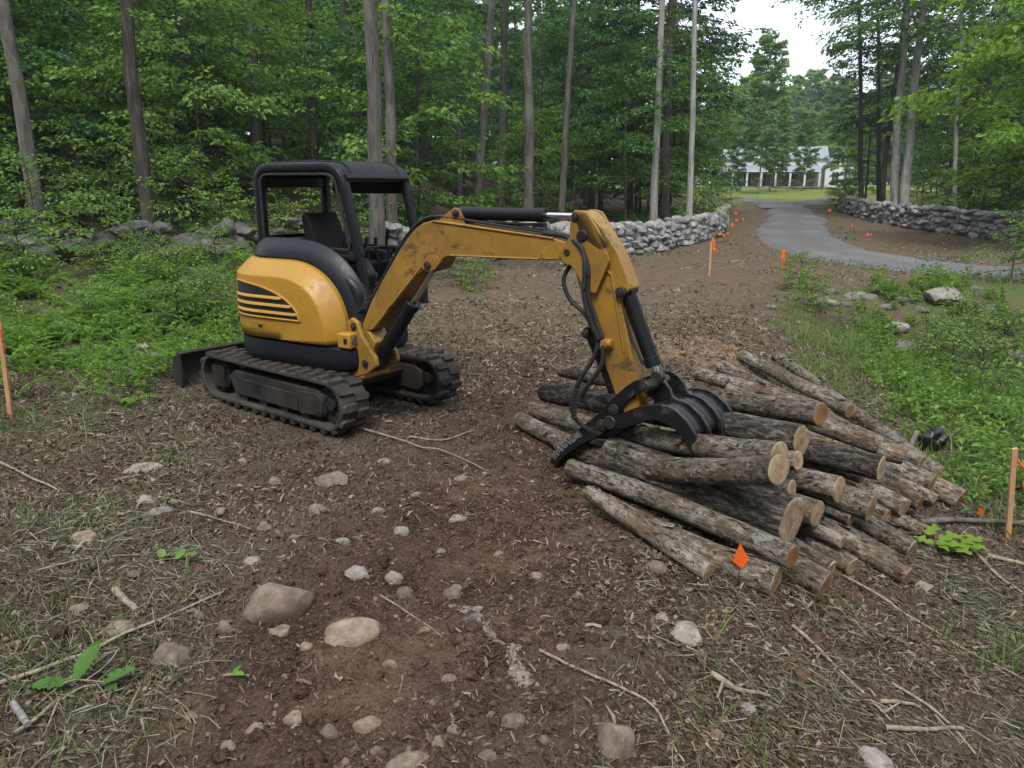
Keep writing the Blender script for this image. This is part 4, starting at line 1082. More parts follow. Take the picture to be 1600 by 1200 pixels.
m = MB(); m.box(gw(-0.151, 0.489, 0.15), (0.20, 0.30, 0.14), np.stack([GF_[1], GF_[2], GF_[3]], 1)); m.build('coupler_block', MAT['steel_black'], root, ORG, bevel=0.02)
# worn white lettering on the thumb, rubbed down to illegible strokes
m = MB(); q = random.Random(4)
cl = [(-0.679, 0.073), (-0.623, 0.156), (-0.553, 0.226), (-0.479, 0.286), (-0.419, 0.337)]
CLP = catmull(cl, 8)
for k in range(19):
    t = k / 18.0 * (len(CLP) - 2); i = int(t)
    p = CLP[i] + (CLP[i + 1] - CLP[i]) * (t - i); d_ = CLP[min(i + 1, len(CLP) - 1)] - CLP[max(i - 1, 0)]; d_ /= np.linalg.norm(d_)
    n_ = np.array([-d_[1], d_[0]]); ln = 0.030 * q.uniform(0.65, 1.1); wd = q.uniform(0.0025, 0.0055); sl = q.uniform(-0.010, 0.010)
    a = p - n_ * ln + d_ * sl; b = p + n_ * ln - d_ * sl
    m.prism([tuple(a - d_ * wd), tuple(a + d_ * wd), tuple(b + d_ * wd), tuple(b - d_ * wd)], PG, -0.1185, -0.1168)
m.build('worn_lettering', MAT['decal'], th0, ORG, smooth=False)
# ------------------------------------------------------------------ log pile
LOGS = [('A1', (1.155, 4.091, -0.051), (0.502, 4.884, 0.159), 0.06), ('A2', (1.576, 4.137, -0.119), (0.21, 5.239, 0.095), 0.103), ('A3', (1.953, 4.309, -0.224), (0.776, 5.526, 0.084), 0.092), ('A4', (2.071, 4.506, -0.207), (0.954, 5.814, 0.053), 0.058), ('B1', (1.661, 4.142, 0.054), (0.455, 5.520, 0.105), 0.076), ('B2', (1.758, 4.462, 0.137), (0.750, 5.505, 0.200), 0.163), ('B3', (2.061, 4.803, 0.031), (0.804, 6.189, 0.088), 0.095), ('C1', (1.567, 4.215, 0.587), (0.07, 6.642, 0.096), 0.093), ('C2', (1.65, 4.473, 0.577), (0.203, 6.674, 0.207), 0.083), ('D1', (1.854, 4.699, 0.451), (0.649, 6.038, 0.061), 0.067), ('D2', (1.827, 4.67, 0.272), (0.643, 5.864, 0.058), 0.063), ('E1', (2.142, 5.107, 0.648), (0.515, 7.505, 0.382), 0.084), ('E2', (1.952, 4.913, 0.509), (0.298, 6.896, 0.315), 0.104), ('K', (2.255, 4.95, 0.156), (0.961, 6.381, 0.081), 0.088), ('L', (2.64, 5.224, -0.098), (1.203, 6.562, 0.095), 0.103), ('H', (2.814, 5.497, 0.087), (1.259, 6.977, 0.09), 0.098), ('F1', (2.954, 5.846, 0.15), (1.877, 6.49, 0.437), 0.077), ('F2', (3.385, 6.281, -0.096), (2.0, 6.829, 0.084), 0.083), ('F3', (3.724, 6.591, -0.277), (2.292, 8.236, 0.242), 0.076), ('G1', (2.733, 6.62, 0.225), (2.012, 8.028, 0.213), 0.081), ('G3', (3.637, 7.895, -0.155), (2.931, 9.54, 0.066), 0.082), ('G4', (4.112, 6.939, -0.546), (3.644, 10.366, -0.108), 0.08), ('I', (3.71, 6.348, -0.391), (2.336, 7.771, 0.011), 0.102), ('J', (3.977, 6.33, -0.536), (2.695, 7.671, -0.086), 0.102), ('M', (3.146, 5.702, -0.33), (1.865, 7.446, 0.053), 0.082), ('N', (3.379, 5.913, -0.384), (2.167, 7.274, -0.021), 0.069), ('N2', (3.676, 6.192, -0.458), (2.179, 7.494, -0.02), 0.056), ('O', (2.979, 5.222, -0.437), (1.662, 6.815, 0.045), 0.076), ('P', (2.703, 4.757, -0.418), (1.694, 5.796, -0.029), 0.07), ('Q', (2.29, 4.692, -0.31), (1.164, 6.386, 0.059), 0.065), ('R', (2.235, 4.757, -0.15), (1.11, 6.043, 0.042), 0.048), ('S', (3.272, 5.617, -0.497), (1.561, 7.107, 0.046), 0.056), ('T', (2.708, 5.01, -0.405), (1.442, 6.608, 0.045), 0.06)]
LOG_LABEL = {
 'A1': 'thin flaking log lying on the dirt, frontmost of the pile and nearest the camera side',
 'A2': 'front log with dark heart in its cut end, behind the diamond flag',
 'A3': 'pale-ended log resting on the grass at the foot of the pile',
 'A4': 'short-showing log wedged just above the pale-ended front log',
 'B1': 'long grey lichened log running under the bent log down to the front of the pile',
 'B2': 'thickest log of the pile, dark furrowed bark and big golden cut end',
 'B3': 'log with a whitish round end right behind the thickest log',
 'C1': 'long bent tan log on top of the pile, held under the thumb',
 'C2': 'upper tan log held under the grapple tines, just behind the bent log',
 'D1': 'small log end peeping out between the grappled logs and the dark reddish log',
 'D2': 'small log end tucked between the bent log and the thickest log',
 'E1': 'highest log of the pile, brown, passing behind the excavator arm',
 'E2': 'dark rough log under the highest one, its broken butt beyond the arm',
 'K': 'reddish flaking log in the middle of the pile below the grappled logs',
 'L': 'log with a large clean pale end at the centre of the pile front',
 'H': 'dark wet-looking thick log in the second tier to the right of the grapple',
 'F1': 'tan log with split orange bark across the upper back of the pile',
 'F2': 'log with round pale end beside the split tan log in the upper tier',
 'F3': 'slender mottled log reaching far back across the rear of the pile',
 'G1': 'short log end behind the highest log at the back of the pile',
 'G3': 'pale grey log fanned out at the rear of the pile',
 'G4': 'longest rear log lying along the grass edge of the pile',
 'I': 'log with reddish bark in the right tier above the lowest right one',
 'J': 'rightmost low log, its round end close to the small flag by the stake',
 'M': 'medium log under the dark thick log on the right side of the pile',
 'N': 'narrow log squeezed between two larger ones on the right side of the pile',
 'N2': 'smallest pale log end low on the right side of the pile',
 'O': 'log sloping down the right front of the pile toward the broken maple sprig',
 'P': 'lowest front right log sticking out of the pile onto the dead grass',
 'Q': 'slim dark log sticking out just above the grassy foot of the pile',
 'R': 'broken stub of a log jammed in the middle of the pile front',
 'S': 'shaded small log deep in the right front of the pile',
 'T': 'dark log lying low in the gap in front of the clean pale end',
}
def log_mesh(L, r, seed, rough=False, bend=0.0, taper=0.86, na=40, butt=False):
    nl = max(24, int(L / 0.045))
    x = np.linspace(0, -L, nl)
    th = np.linspace(0, 2 * math.pi, na, endpoint=False)
    X, T = np.meshgrid(x, th, indexing='ij')
    u = X / L
    rad = r * (1 + (taper - 1) * (-u))
    amp = 0.10 if rough else 0.04
    nzv = fbm(X * (0.35 if rough else 0.8) + seed * 3.1, np.cos(T) * r * 3 + seed, 0.10, 3, seed) + 0.0 * T
    nzw = fbm(X * (0.35 if rough else 0.8) + seed * 1.7, np.sin(T) * r * 3 - seed, 0.10, 3, seed + 40)
    low = fbm(X, np.cos(T - 1) * r * 2, 0.5, 2, seed + 9)
    rad = rad * (1 + amp * 0.5 * (nzv + nzw) + 0.06 * low)
    if rough:
        fur = vnoise(X * 1.2 + 0.3 * np.sin(T), T * 3.2 + seed, 0.45, seed + 3)
        rad = rad * (1 - 0.075 * np.clip(fur, 0, 1))
    kn = np.random.default_rng(seed)
    for _ in range(kn.integers(1, 4)):                   # knots
        kx, kt = -kn.uniform(0.15, 0.9) * L, kn.uniform(0, 6.28)
        dd = ((X - kx) / 0.035) ** 2 + ((np.angle(np.exp(1j * (T - kt))) * r) / 0.03) ** 2
        rad = rad + 0.014 * np.exp(-dd)
    cz = bend * np.sin(np.pi * np.clip(-u, 0, 1)) + 0.012 * fbm(x, x * 0, 0.7, 2, seed + 5)[:, None]
    cy = 0.018 * fbm(x, x * 0 + 5, 0.9, 2, seed + 6)[:, None]
    V = np.stack([X + 0 * T, cy + rad * np.cos(T), cz + rad * np.sin(T)], -1)
    ii = np.arange(nl * na).reshape(nl, na); jj = np.roll(ii, -1, 1)
    F = np.stack([ii[:-1], ii[1:], jj[1:], jj[:-1]], -1).reshape(-1, 4)
    # end discs, slightly proud of the bark sleeve and inset a little
    ends = []
    for row, sx in ((0, 1), (nl - 1, -1)):
        ring = V[row]; c = ring.mean(0)
        E_ = [c + np.array([0.004 * sx, 0, 0])]
        for f in (0.45, 0.8, 0.95):
            pr = c + (ring - c) * f
            pr[:, 0] += sx * (0.004 + 0.003 * np.cos(th * 2 + seed) * f) + 0.012 * (pr[:, 2] - c[2]) * sx
            E_ += list(pr)
        pr = c + (ring - c) * 0.99; E_ += list(pr)
        E_ = np.array(E_); Fq = []; Ft = []
        for j in range(na):
            k = (j + 1) % na
            tri = (0, 1 + j, 1 + k)
            Ft.append(tri if sx > 0 else tri[::-1])
            for q in range(3):
                a = 1 + q * na; b = a + na
                quad = (a + j, b + j, b + k, a + k)
                Fq.append(quad if sx > 0 else quad[::-1])
        ends.append((E_, np.array(Fq), np.array(Ft)))
    return V.reshape(-1, 3), F, ends

def place_axis(o, p, d, roll=0.0):
    """local +X along d at p"""
    d = Vector(d).normalized()
    up = Vector((0, 0, 1))
    y = up.cross(d).normalized(); z = d.cross(y)
    M_ = Matrix(((d.x, y.x, z.x, p[0]), (d.y, y.y, z.y, p[1]), (d.z, y.z, z.z, p[2]), (0, 0, 0, 1)))
    o.matrix_world = M_

BYN = {l[0]: l for l in LOGS}
FILL = [('H', 'M', 0.25, 'shaded log end set back under the dark wet-looking log'), ('L', 'T', 0.22, 'log end set back below the large clean pale end'), ('I', 'J', 0.15, 'thin log end between the two rightmost lower logs'), ('E2', 'F1', 0.35, 'log end set back behind the dark rough log'), ('A3', 'Q', 0.30, 'recessed log end above the pale-ended front log'), ('O', 'S', 0.25, 'recessed dark log end at the lower right of the pile'), ('M', 'O', 0.18, 'log end set back below the medium right log'), ('K', 'L', 0.20, 'log end hidden between the reddish log and the clean pale end')]
for k_, (a_, b_, back, lab_) in enumerate(FILL):
    Ea, Eb, Fa, Fb = (np.array(BYN[a_][1]), np.array(BYN[b_][1]), np.array(BYN[a_][2]), np.array(BYN[b_][2]))
    e_ = (Ea + Eb) / 2; f_ = (Fa + Fb) / 2; d_ = (f_ - e_) / np.linalg.norm(f_ - e_)
    e_ = e_ + d_ * back
    LOGS.append(('X%d' % k_, tuple(e_), tuple(f_), 0.062)); LOG_LABEL['X%d' % k_] = lab_
SHORT = {'A2': 0.72, 'A3': 0.8, 'B3': 0.8}
for k, (nm, E_, F_, r) in enumerate(LOGS):
    E_, F_ = np.array(E_), np.array(F_)
    for q_ in (E_, F_):                       # bed the lowest logs on the soil, a finger deep at most
        q_[2] = max(q_[2], gz(q_[0], q_[1]) + r * 0.88)
    F_ = E_ + (F_ - E_) * SHORT.get(nm, 1.0)
    L = float(np.linalg.norm(E_ - F_))
    rough = nm in ('B2', 'E2', 'H')
    bend = {'C1': -0.19, 'C2': -0.06, 'E1': -0.02, 'B1': 0.02}.get(nm, float(rng.uniform(-0.02, 0.02)))
    V, F, ends = log_mesh(L, r, 100 + k, rough, bend, 0.80 if nm in ('C1', 'G4', 'A1') else 0.9)
    o = link('log', np_mesh('log', V, F, True), MAT['rough_log'] if rough else MAT['bark_log'])
    place_axis(o, E_, E_ - F_)
    tag(o, LOG_LABEL[nm], 'log', 'felled logs in the pile')
    for E2, Fq, Ft in ends:
        link('cut_end', np_mesh('cut_end', E2, [Fq, Ft], False), MAT['cut'], o)
    if r > 0.06:      # loose bark flakes standing proud
        fl = MB(); q = np.random.default_rng(900 + k)
        for _ in range(int(L * 9)):
            x, t = -q.uniform(0.05, 0.95) * L, q.uniform(-0.4, 3.5)
            rr_ = r * 1.0; w, l_ = q.uniform(0.012, 0.03), q.uniform(0.03, 0.09)
            cz_ = bend * math.sin(math.pi * -x / L)
            pts_ = []
            for a, b, lift in ((0, -w, 0.001), (l_, -w * .6, 0.012), (l_, w * .7, 0.014), (0, w, 0.001)):
                tt = t + b / rr_
                pts_.append((x + a, (rr_ + lift) * math.cos(tt), cz_ + (rr_ + lift) * math.sin(tt)))
            fl.add(pts_, [(0, 1, 2, 3)])
        fo = fl.build('bark_flakes', MAT['rough_log'] if rough else MAT['bark_log'], o, fix=False)
        fo['kind'] = 'stuff'

# ------------------------------------------------------------------ stones, walls
def stone_variant(seed, sub=2, flat=0.7, ang=0.2, elong=1.2):
    bm = bmesh.new()
    bmesh.ops.create_icosphere(bm, subdivisions=sub, radius=0.5)
    q = random.Random(seed)
    off = Vector((q.uniform(-50, 50), q.uniform(-50, 50), q.uniform(-50, 50)))
    pl = [(Vector((q.gauss(0, 1), q.gauss(0, 1), q.gauss(0, 1))).normalized(), q.uniform(0.28, 0.42)) for _ in range(9)]
    for v in bm.verts:
        p = v.co.copy()
        for n_, d in pl:                         # flat broken faces
            e = p.dot(n_) - d
            if e > 0: p -= n_ * e * 0.85
        p *= 1 + ang * mnoise.noise(p * 2.2 + off) + 0.1 * mnoise.noise(p * 6 + off)
        v.co = Vector((p.x * elong, p.y, p.z * flat))
    me = bpy.data.meshes.new('stone'); bm.to_mesh(me); bm.free()
    me.polygons.foreach_set('use_smooth', [True] * len(me.polygons))
    me.set_sharp_from_angle(angle=R(32))
    return me
WALL_V = [stone_variant(s, 2, 0.62 + 0.2 * random.random(), 0.3, 1.0 + 0.6 * random.random()) for s in range(14)]
for me in WALL_V: me.materials.append(MAT['wall_stone'])
MOSS_V = []
for s in range(6):
    me = stone_variant(60 + s, 3, 0.6, 0.35, 1.3); me.materials.append(MAT['mossy_stone']); MOSS_V.append(me)

def wall_path(P):
    P = np.array(P, float)
    d = np.concatenate([[0], np.cumsum(np.linalg.norm(np.diff(P, axis=0), axis=1))])
    return lambda s: (np.interp(s, d, P[:, 0]), np.interp(s, d, P[:, 1])), d[-1]
def core_mesh(f, L, half, h, mat, parent, org):
    m = MB(); s = np.arange(0, L, 0.6); rows = []
    for v in s:
        x, y = f(v); x2, y2 = f(min(L, v + 0.1)); x1, y1 = f(max(0, v - 0.1))
        t = np.array([x2 - x1, y2 - y1]); t /= np.linalg.norm(t) + 1e-9; n_ = np.array([-t[1], t[0]])
        z = gz(x, y); hh = h * (0.80 + 0.1 * math.sin(v * 1.3))
        rows.append([(x + n_[0] * a, y + n_[1] * a, z + b) for a, b in ((-half, -0.2), (-half * .8, hh * .9), (half * .8, hh * .9), (half, -0.2))])
    m.grid(rows)
    return m.build('rubble_core', mat, parent, org)

def stone_wall(label, path, height, n_max, variants, mat_core, size=(0.30, 0.62), thick=0.55, rows=5, name='stone_wall', seed=1):
    q = random.Random(seed)
    f, L = wall_path(path)
    x0, y0 = f(L / 2)
    org = (float(x0), float(y0), gz(x0, y0))
    w = empty(name, org); tag(w, label, 'stone wall')
    core_mesh(f, L, thick * 0.34, height, mat_core, w, org)
    spots = []
    rh = height / rows
    for rI in range(rows):
        s = q.uniform(0, 0.3)
        while s < L:
            wd = q.uniform(*size) * (1.1 - 0.05 * rI)
            spots.append((s + wd / 2, rI, wd, 1)); s += wd * 0.93
    s = 0.2
    while s < L:                                    # back face, coarser; seen over the top
        wd = q.uniform(size[0], size[1]); spots.append((s, rows - 1, wd, -1)); s += wd * 1.3
    if len(spots) > n_max: 
        over = spots[n_max:]; spots = spots[:n_max]
    for s, rI, wd, sd in spots:
        x, y = f(min(s, L)); x2, y2 = f(min(L, s + 0.2)); x1, y1 = f(max(0, s - 0.2))
        a = math.atan2(y2 - y1, x2 - x1)
        nrm = (math.sin(a), -math.cos(a))            # outer face, towards the clearing
        if nrm[0] * x + nrm[1] * y > 0: nrm = (-nrm[0], -nrm[1])
        z = gz(x, y) + rh * (rI + 0.5) + q.uniform(-0.04, 0.04)
        dep = thick * (0.40 - 0.03 * rI) * sd + q.uniform(-0.05, 0.05)
        o = link('stone', q.choice(variants), None, w)
        o.location = (x + nrm[0] * dep - org[0], y + nrm[1] * dep - org[1], z - org[2])
        o.rotation_euler = (q.uniform(-0.3, 0.3), q.uniform(-0.3, 0.3), a + q.choice((0, math.pi)) + q.uniform(-0.3, 0.3))
        hz = rh * q.uniform(1.15, 1.75) / 0.62
        o.scale = (wd * 0.95, thick * q.uniform(0.55, 0.9), hz * 0.98)
    return w

stone_wall('grey dry stone wall along the right verge of the gravel drive, below the twin trunks',
           [(23.5, 24.2), (20.6, 25.6), (18.6, 27.4), (17.9, 30.5), (18.0, 35), (18.9, 41), (20.0, 46.5), (20.9, 49.5)], 0.98, 300, WALL_V, MAT['wall_stone'], (0.36, 0.68), 0.6, 5, seed=4)
stone_wall('grey dry stone wall behind the excavator boom, ending at the slim pale trunk',
           [(-3.4, 20.4), (-0.5, 21.6), (1.8, 23.0), (3.6, 24.4), (5.4, 26.4), (6.7, 28.4)], 0.92, 200, WALL_V, MAT['wall_stone'], (0.30, 0.56), 0.6, 5, seed=8)
stone_wall('overgrown stone wall running back along the left side of the drive',
           [(6.2, 27.6), (7.2, 29.2), (8.6, 33), (10.2, 38.5), (11.8, 45), (13.6, 52)], 0.85, 150, WALL_V, MAT['wall_stone'], (0.45, 0.8), 0.6, 4, seed=12)
# tumbled mossy boulder wall in the shade at the left
q = random.Random(3)
bw_ = empty('boulder_wall', (-8.2, 17.6, gz(-8.2, 17.6))); tag(bw_, 'tumbled dark mossy boulder wall half hidden by ferns at the forest edge', 'stone wall')
bf, bL = wall_path([(-16.5, 16.2), (-12, 16.4), (-9, 17.0), (-6.2, 18.4), (-3.7, 20.0)])
for k in range(120):
    s = q.uniform(0, bL); x, y = bf(s); wd = q.uniform(0.5, 1.25) if k < 56 else q.uniform(0.3, 0.6)
    y += q.uniform(-0.5, 0.5); zz = gz(x, y) + (q.uniform(0.05, 0.35) if k < 56 else q.uniform(0.35, 0.75))
    o = link('boulder', q.choice(MOSS_V), None, bw_)
    o.location = (x + 8.2, y - 17.6, zz - bw_.location.z)
    o.rotation_euler = (q.uniform(-.2, .2), q.uniform(-.2, .2), q.uniform(0, 6.3))
    o.scale = (wd, wd * q.uniform(.7, 1), wd * q.uniform(.75, 1.1))

# single stones on the bare ground: (px, py, width px, height px, kind, label)
FIELD = [stone_variant(200 + s, 3, 0.8, 0.16, 1.2) for s in range(8)]
for me in FIELD: me.materials.append(MAT['field_stone'])
GREY = [me.copy() for me in FIELD]
for me in GREY: me.materials.clear(); me.materials.append(MAT['grey_stone'])
MAT['bank_stone'] = stone_mat('bank_stone', (0.07, 0.068, 0.06), (0.14, 0.135, 0.12), (0.22, 0.215, 0.20), 0.6)
DARK = [me.copy() for me in FIELD]
for me in DARK: me.materials.clear(); me.materials.append(MAT['bank_stone'])
ST = [
 (430, 938, 104, 62, 0, 'big flat-topped tan boulder half set in the bare dirt'),
 (552, 982, 78, 40, 0, 'brown rounded rock half buried right of the big tan boulder'),
 (268, 1022, 74, 30, 0, 'flat purplish rock sunk in the dirt above the leafy sprig'),
 (960, 1142, 68, 78, 0, 'large wedge-shaped rock at the bottom edge of the ground'),
 (1070, 988, 52, 34, 1, 'pale grey stone lying in the litter below the pile'),
 (1365, 1186, 70, 36, 1, 'pale stone cut by the bottom edge under the dead straw'),
 (130, 838, 46, 28, 0, 'smooth tan cobble at the left among dead stems'),
 (522, 742, 46, 34, 0, 'rough tan rock in the middle of the scraped strip'),
 (350, 973, 28, 24, 0, 'small round cobble between the big boulder and the flat rock'),
 (560, 889, 38, 22, 1, 'oval grey cobble, left of a close pair of cobbles'),
 (618, 899, 34, 24, 1, 'rounded cobble, upper of a close pair below the scraped strip'),
 (635, 926, 27, 22, 0, 'small cobble, lower of a close pair below the scraped strip'),
 (710, 923, 33, 24, 0, 'brownish cobble alone near the middle of the ground'),
 (628, 828, 27, 16, 1, 'bluish grey cobble upslope of the close pair'),
 (533, 847, 24, 16, 1, 'dark grey pebble beside the shaded rut'),
 (576, 1126, 40, 28, 0, 'tan cobble near the bottom, right of a smaller one'),
 (514, 1141, 32, 22, 0, 'small tan cobble near the bottom, left of a larger one'),
 (803, 1129, 34, 26, 0, 'brown cobble below the pale rock vein'),
 (686, 1166, 22, 16, 0, 'little stone near the bottom centre under another little stone'),
 (710, 1140, 22, 16, 0, 'little stone near the bottom centre, upper of two'),
 (460, 1118, 30, 20, 0, 'angular small rock above the bottom left cobbles'),
 (400, 1142, 32, 16, 0, 'flat dusty rock near the bottom left'),
 (640, 1192, 60, 22, 0, 'dusty rock cut by the bottom edge in the middle'),
 (127, 946, 32, 22, 0, 'tan stone by the dead stems at the left edge'),
 (228, 781, 32, 17, 1, 'whitish stone, upper of two at the left of the scraped strip'),
 (252, 797, 36, 14, 1, 'whitish stone, lower of two at the left of the scraped strip'),
 (415, 824, 26, 12, 0, 'thin tan stone left of the scraped strip'),
 (395, 875, 25, 14, 1, 'grey pebble above the big tan boulder'),
 (1033, 966, 20, 18, 1, 'small whitish stone beside the pale grey stone'),
 (1170, 1106, 30, 22, 1, 'dull grey stone near the barky branch'),
 (1024, 887, 30, 22, 0, 'tan stone beside the frontmost log'),
 (720, 746, 18, 12, 1, 'tiny white stone by the thin root'),
 (716, 812, 26, 12, 1, 'small flat pale stone between the ruts'),
 (228, 731, 52, 12, 1, 'long flat pale slab near the excavator tracks'),
 (232, 545, 60, 30, 1, 'pale lichened rock at the edge of the ferns behind the blade'),
 (1417, 537, 40, 30, 1, 'round grey boulder in the green bank on the right'),
 (1588, 551, 26, 16, 1, 'grey rock at the far right of the green bank'),
 (1400, 508, 46, 18, 1, 'flat grey rock in the bank above the round boulder'),
 (1345, 462, 40, 16, 1, 'pale rock at the top of the bank beside the drive'),
 (1470, 455, 60, 30, 1, 'dark rock under the drive edge, upper right of the bank'),
 (1290, 470, 34, 14, 1, 'small pale rock at the top of the bank near the stake'),
 (190, 981, 50, 22, 0, 'reddish flat stone left of the flat purplish rock'),
 (430, 750, 24, 12, 0, 'small tan stone upslope of the thin tan stone'),
 (497, 795, 26, 18, 0, 'angular brown stone near the rough tan rock'),
 (440, 985, 34, 14, 0, 'thin stone just below the big tan boulder'),
]
CB = [(480, 1010, 24, 'below the big tan boulder'), (610, 1040, 20, 'right of the half-buried brown rock'), (700, 1060, 22, 'left of the pale rock vein'), (665, 985, 18, 'between the close pair and the vein'), (880, 1010, 20, 'right of the pale rock vein'), (905, 930, 18, 'below the frontmost log butt'), (840, 900, 20, 'in the litter before the pile'), (780, 865, 16, 'upslope of the litter before the pile'), (690, 860, 18, 'above the lone brownish cobble'), (590, 800, 16, 'in the shaded rut'), (650, 770, 16, 'near the thin root'), (460, 840, 18, 'left of the shaded rut'), (330, 880, 20, 'above the small wilted sprig'), (310, 960, 18, 'left of the small round cobble'), (210, 900, 18, 'by the broken brown stub'), (345, 800, 20, 'beside the curved root'), (380, 720, 18, 'just in front of the near track'), (600, 720, 18, 'right of the near track front'), (760, 1180, 30, 'near the bottom edge, right of the middle'), (850, 1160, 22, 'left of the wedge-shaped rock'), (590, 1180, 22, 'at the bottom, below two tan cobbles'), (300, 1120, 22, 'below the leafy sprig, in the bare dirt'), (360, 1170, 24, 'in the bottom left dirt'), (1120, 1150, 20, 'below the barky branch')]
for px, py, w, where in CB: ST.append((px, py, w, int(w * .6), 0, 'small dusty cobble ' + where))
BK = [(1255, 470, 22), (1300, 455, 26), (1322, 474, 20), (1366, 452, 30), (1385, 478, 22), (1412, 462, 34), (1440, 482, 26), (1452, 446, 28), (1500, 470, 30), (1525, 450, 24), (1205, 478, 20), (1180, 500, 18), (1340, 500, 20), (1550, 480, 26)]
BP = ['beside the bushy weed at the bank top', 'under the drive edge, near the stake', 'below the pale rock at the bank top', 'right of the pale rock at the bank top', 'midway down the bank face', 'in the middle of the bank face', 'low on the bank face, left of the bushes', 'just below the drive edge, right of the middle', 'between the lush bushes on the bank', 'under the drive edge at the right', 'in the litter left of the bank', 'in the litter behind the rear logs', 'low on the bank above the round boulder', 'at the far right of the bank face']
for k, (px, py, w) in enumerate(BK): ST.append((px, py, w * .8, int(w * .5), 2, 'small rough rock ' + BP[k]))
for k, (px, py, wpx, hpx, kd, lab) in enumerate(ST):
    x, y = at(px, py + hpx * 0.3)
    d = y * math.cos(PITCH) + EYE * math.sin(PITCH)
    wd = wpx / 1200 * d * 1.15
    o = link('stone', (FIELD, GREY, DARK)[kd][k % 8])
    hz = max(0.5, min(1.5, hpx / wpx * 1.35))
    o.scale = (wd / 1.15, wd * 0.85, wd * hz * 0.95)
    o.location = (x, y, gz(x, y) + wd * 0.02 * hz)
    o.rotation_euler = (random.uniform(-.12, .12), random.uniform(-.12, .12), random.uniform(-.5, .5) + (1.2 if k == 3 else 0))
    tag(o, lab, 'stone', 'loose stones on the ground')

# ------------------------------------------------------------------ stakes, flags, litter bits
def stake(px, py, h, lean, label, ribbon, w=0.038, orange_top=0.0):
    x, y = at(px, py); z = gz(x, y)
    o = empty('survey_stake', (x, y, z)); tag(o, label, 'stake', 'wooden survey stakes')
    m = MB(); hw = w / 2
    tilt = math.tan(lean)
    prof = [(-hw, -0.15), (hw, -0.15), (hw + tilt * h, h), (-hw + tilt * h, h - 0.012)]
    m.prism(prof, ((0, 0, 0), (1, 0, 0), (0, 0, 1), (0, 1, 0)), -w * 0.3, w * 0.3)
    m.build('post', MAT['stake'], o, bevel=0.002)
    if orange_top:
        m = MB(); m.prism([(-hw - .003 + tilt * h * (1 - orange_top), h * (1 - orange_top)), (hw + .003 + tilt * h * (1 - orange_top), h * (1 - orange_top)), (hw + .003 + tilt * h, h + .003), (-hw - .003 + tilt * h, h + .003)], ((0, 0, 0), (1, 0, 0), (0, 0, 1), (0, 1, 0)), -w * .36, w * .36)
        m.build('painted_top', MAT['orange'], o)
    for pts, rw in ribbon:
        m = MB(); P = catmull(pts, 5)
        G = [[(p[0], p[1] - 0.012 * math.sin(i), p[2]), (p[0] + rw * 0.5, p[1] + 0.02 * math.sin(i * 0.9), p[2] + rw * 0.6)] for i, p in enumerate(P)]
        m.grid(G); q_ = m.build('ribbon', MAT['orange'], o, fix=False)
        s_ = q_.modifiers.new('thick', 'SOLIDIFY'); s_.thickness = 0.0015
    return o
stake(16, 652, 1.02, 0.05, 'bare wooden survey stake at the left edge with a small orange tie', [([(0.055, -0.02, 0.90), (0.062, -0.022, 0.82), (0.060, -0.022, 0.74), (0.066, -0.022, 0.66)], 0.02)], 0.044)
stake(1577, 842, 0.80, -0.11, 'wooden survey stake right of the log pile with loose orange ribbons', [([(-0.06, -0.02, 0.70), (-0.01, -0.03, 0.62), (0.01, -0.03, 0.5), (0.04, -0.03, 0.38)], 0.02), ([(-0.06, -0.02, 0.68), (0.04, -0.02, 0.60), (0.16, -0.02, 0.54), (0.22, -0.02, 0.52)], 0.018)], 0.042)
stake(1108, 432, 0.82, 0.0, 'stake with a bunched orange flag left of the gravel drive', [([(0.0, -0.03, 0.86), (0.03, -0.03, 0.74), (0.04, -0.03, 0.62), (0.06, -0.03, 0.52)], 0.09), ([(0.02, -0.03, 0.62), (0.10, -0.03, 0.6), (0.16, -0.03, 0.56)], 0.05)], 0.05)
stake(1219, 448, 0.80, 0.0, 'stake with an orange painted top at the near edge of the gravel drive', [([(0.02, -0.03, 0.6), (0.035, -0.03, 0.5), (0.03, -0.03, 0.44)], 0.03)], 0.05, 0.46)

def pin_flag(x, y, h, w, label, yaw=0.0, diamond=True, zoff=0.0):
    z = gz(x, y) + zoff
    o = empty('pin_flag', (x, y, z), yaw); tag(o, label, 'flag', 'small orange marker flags')
    m = MB(); m.tube([(0, 0, -0.1), (0.004, 0, h * 0.5), (0, 0, h)], 0.0016, 6); m.build('wire_stem', MAT['pin'], o)
    m = MB()
    pts = [(-0.06 * w, h + 0.42 * w), (0.20 * w, h - 0.05 * w), (0.44 * w, h - 0.46 * w), (0.16 * w, h - 0.98 * w), (-0.40 * w, h - 0.50 * w), (-0.22 * w, h)] if diamond else [(0, h), (w, h - 0.05 * w), (0.9 * w, h - .75 * w), (0, h - 0.7 * w)]
    n = len(pts); V = [(a, -0.004 + 0.006 * math.sin(a * 40), b) for a, b in pts]
    m.add(V, [tuple(range(n))]); f_ = m.build('flag', MAT['orange'], o, fix=False, smooth=False)
    s_ = f_.modifiers.new('thick', 'SOLIDIFY'); s_.thickness = 0.001
x, y = 1.36, 4.17
pin_flag(x, y, 0.22, 0.125, 'orange diamond flag standing in front of the log with a dark heart', 0.1)
x, y = at(1530, 812)
pin_flag(x, y, 0.10, 0.10, 'orange flag at the right end of the log pile by the stake', 0.1)
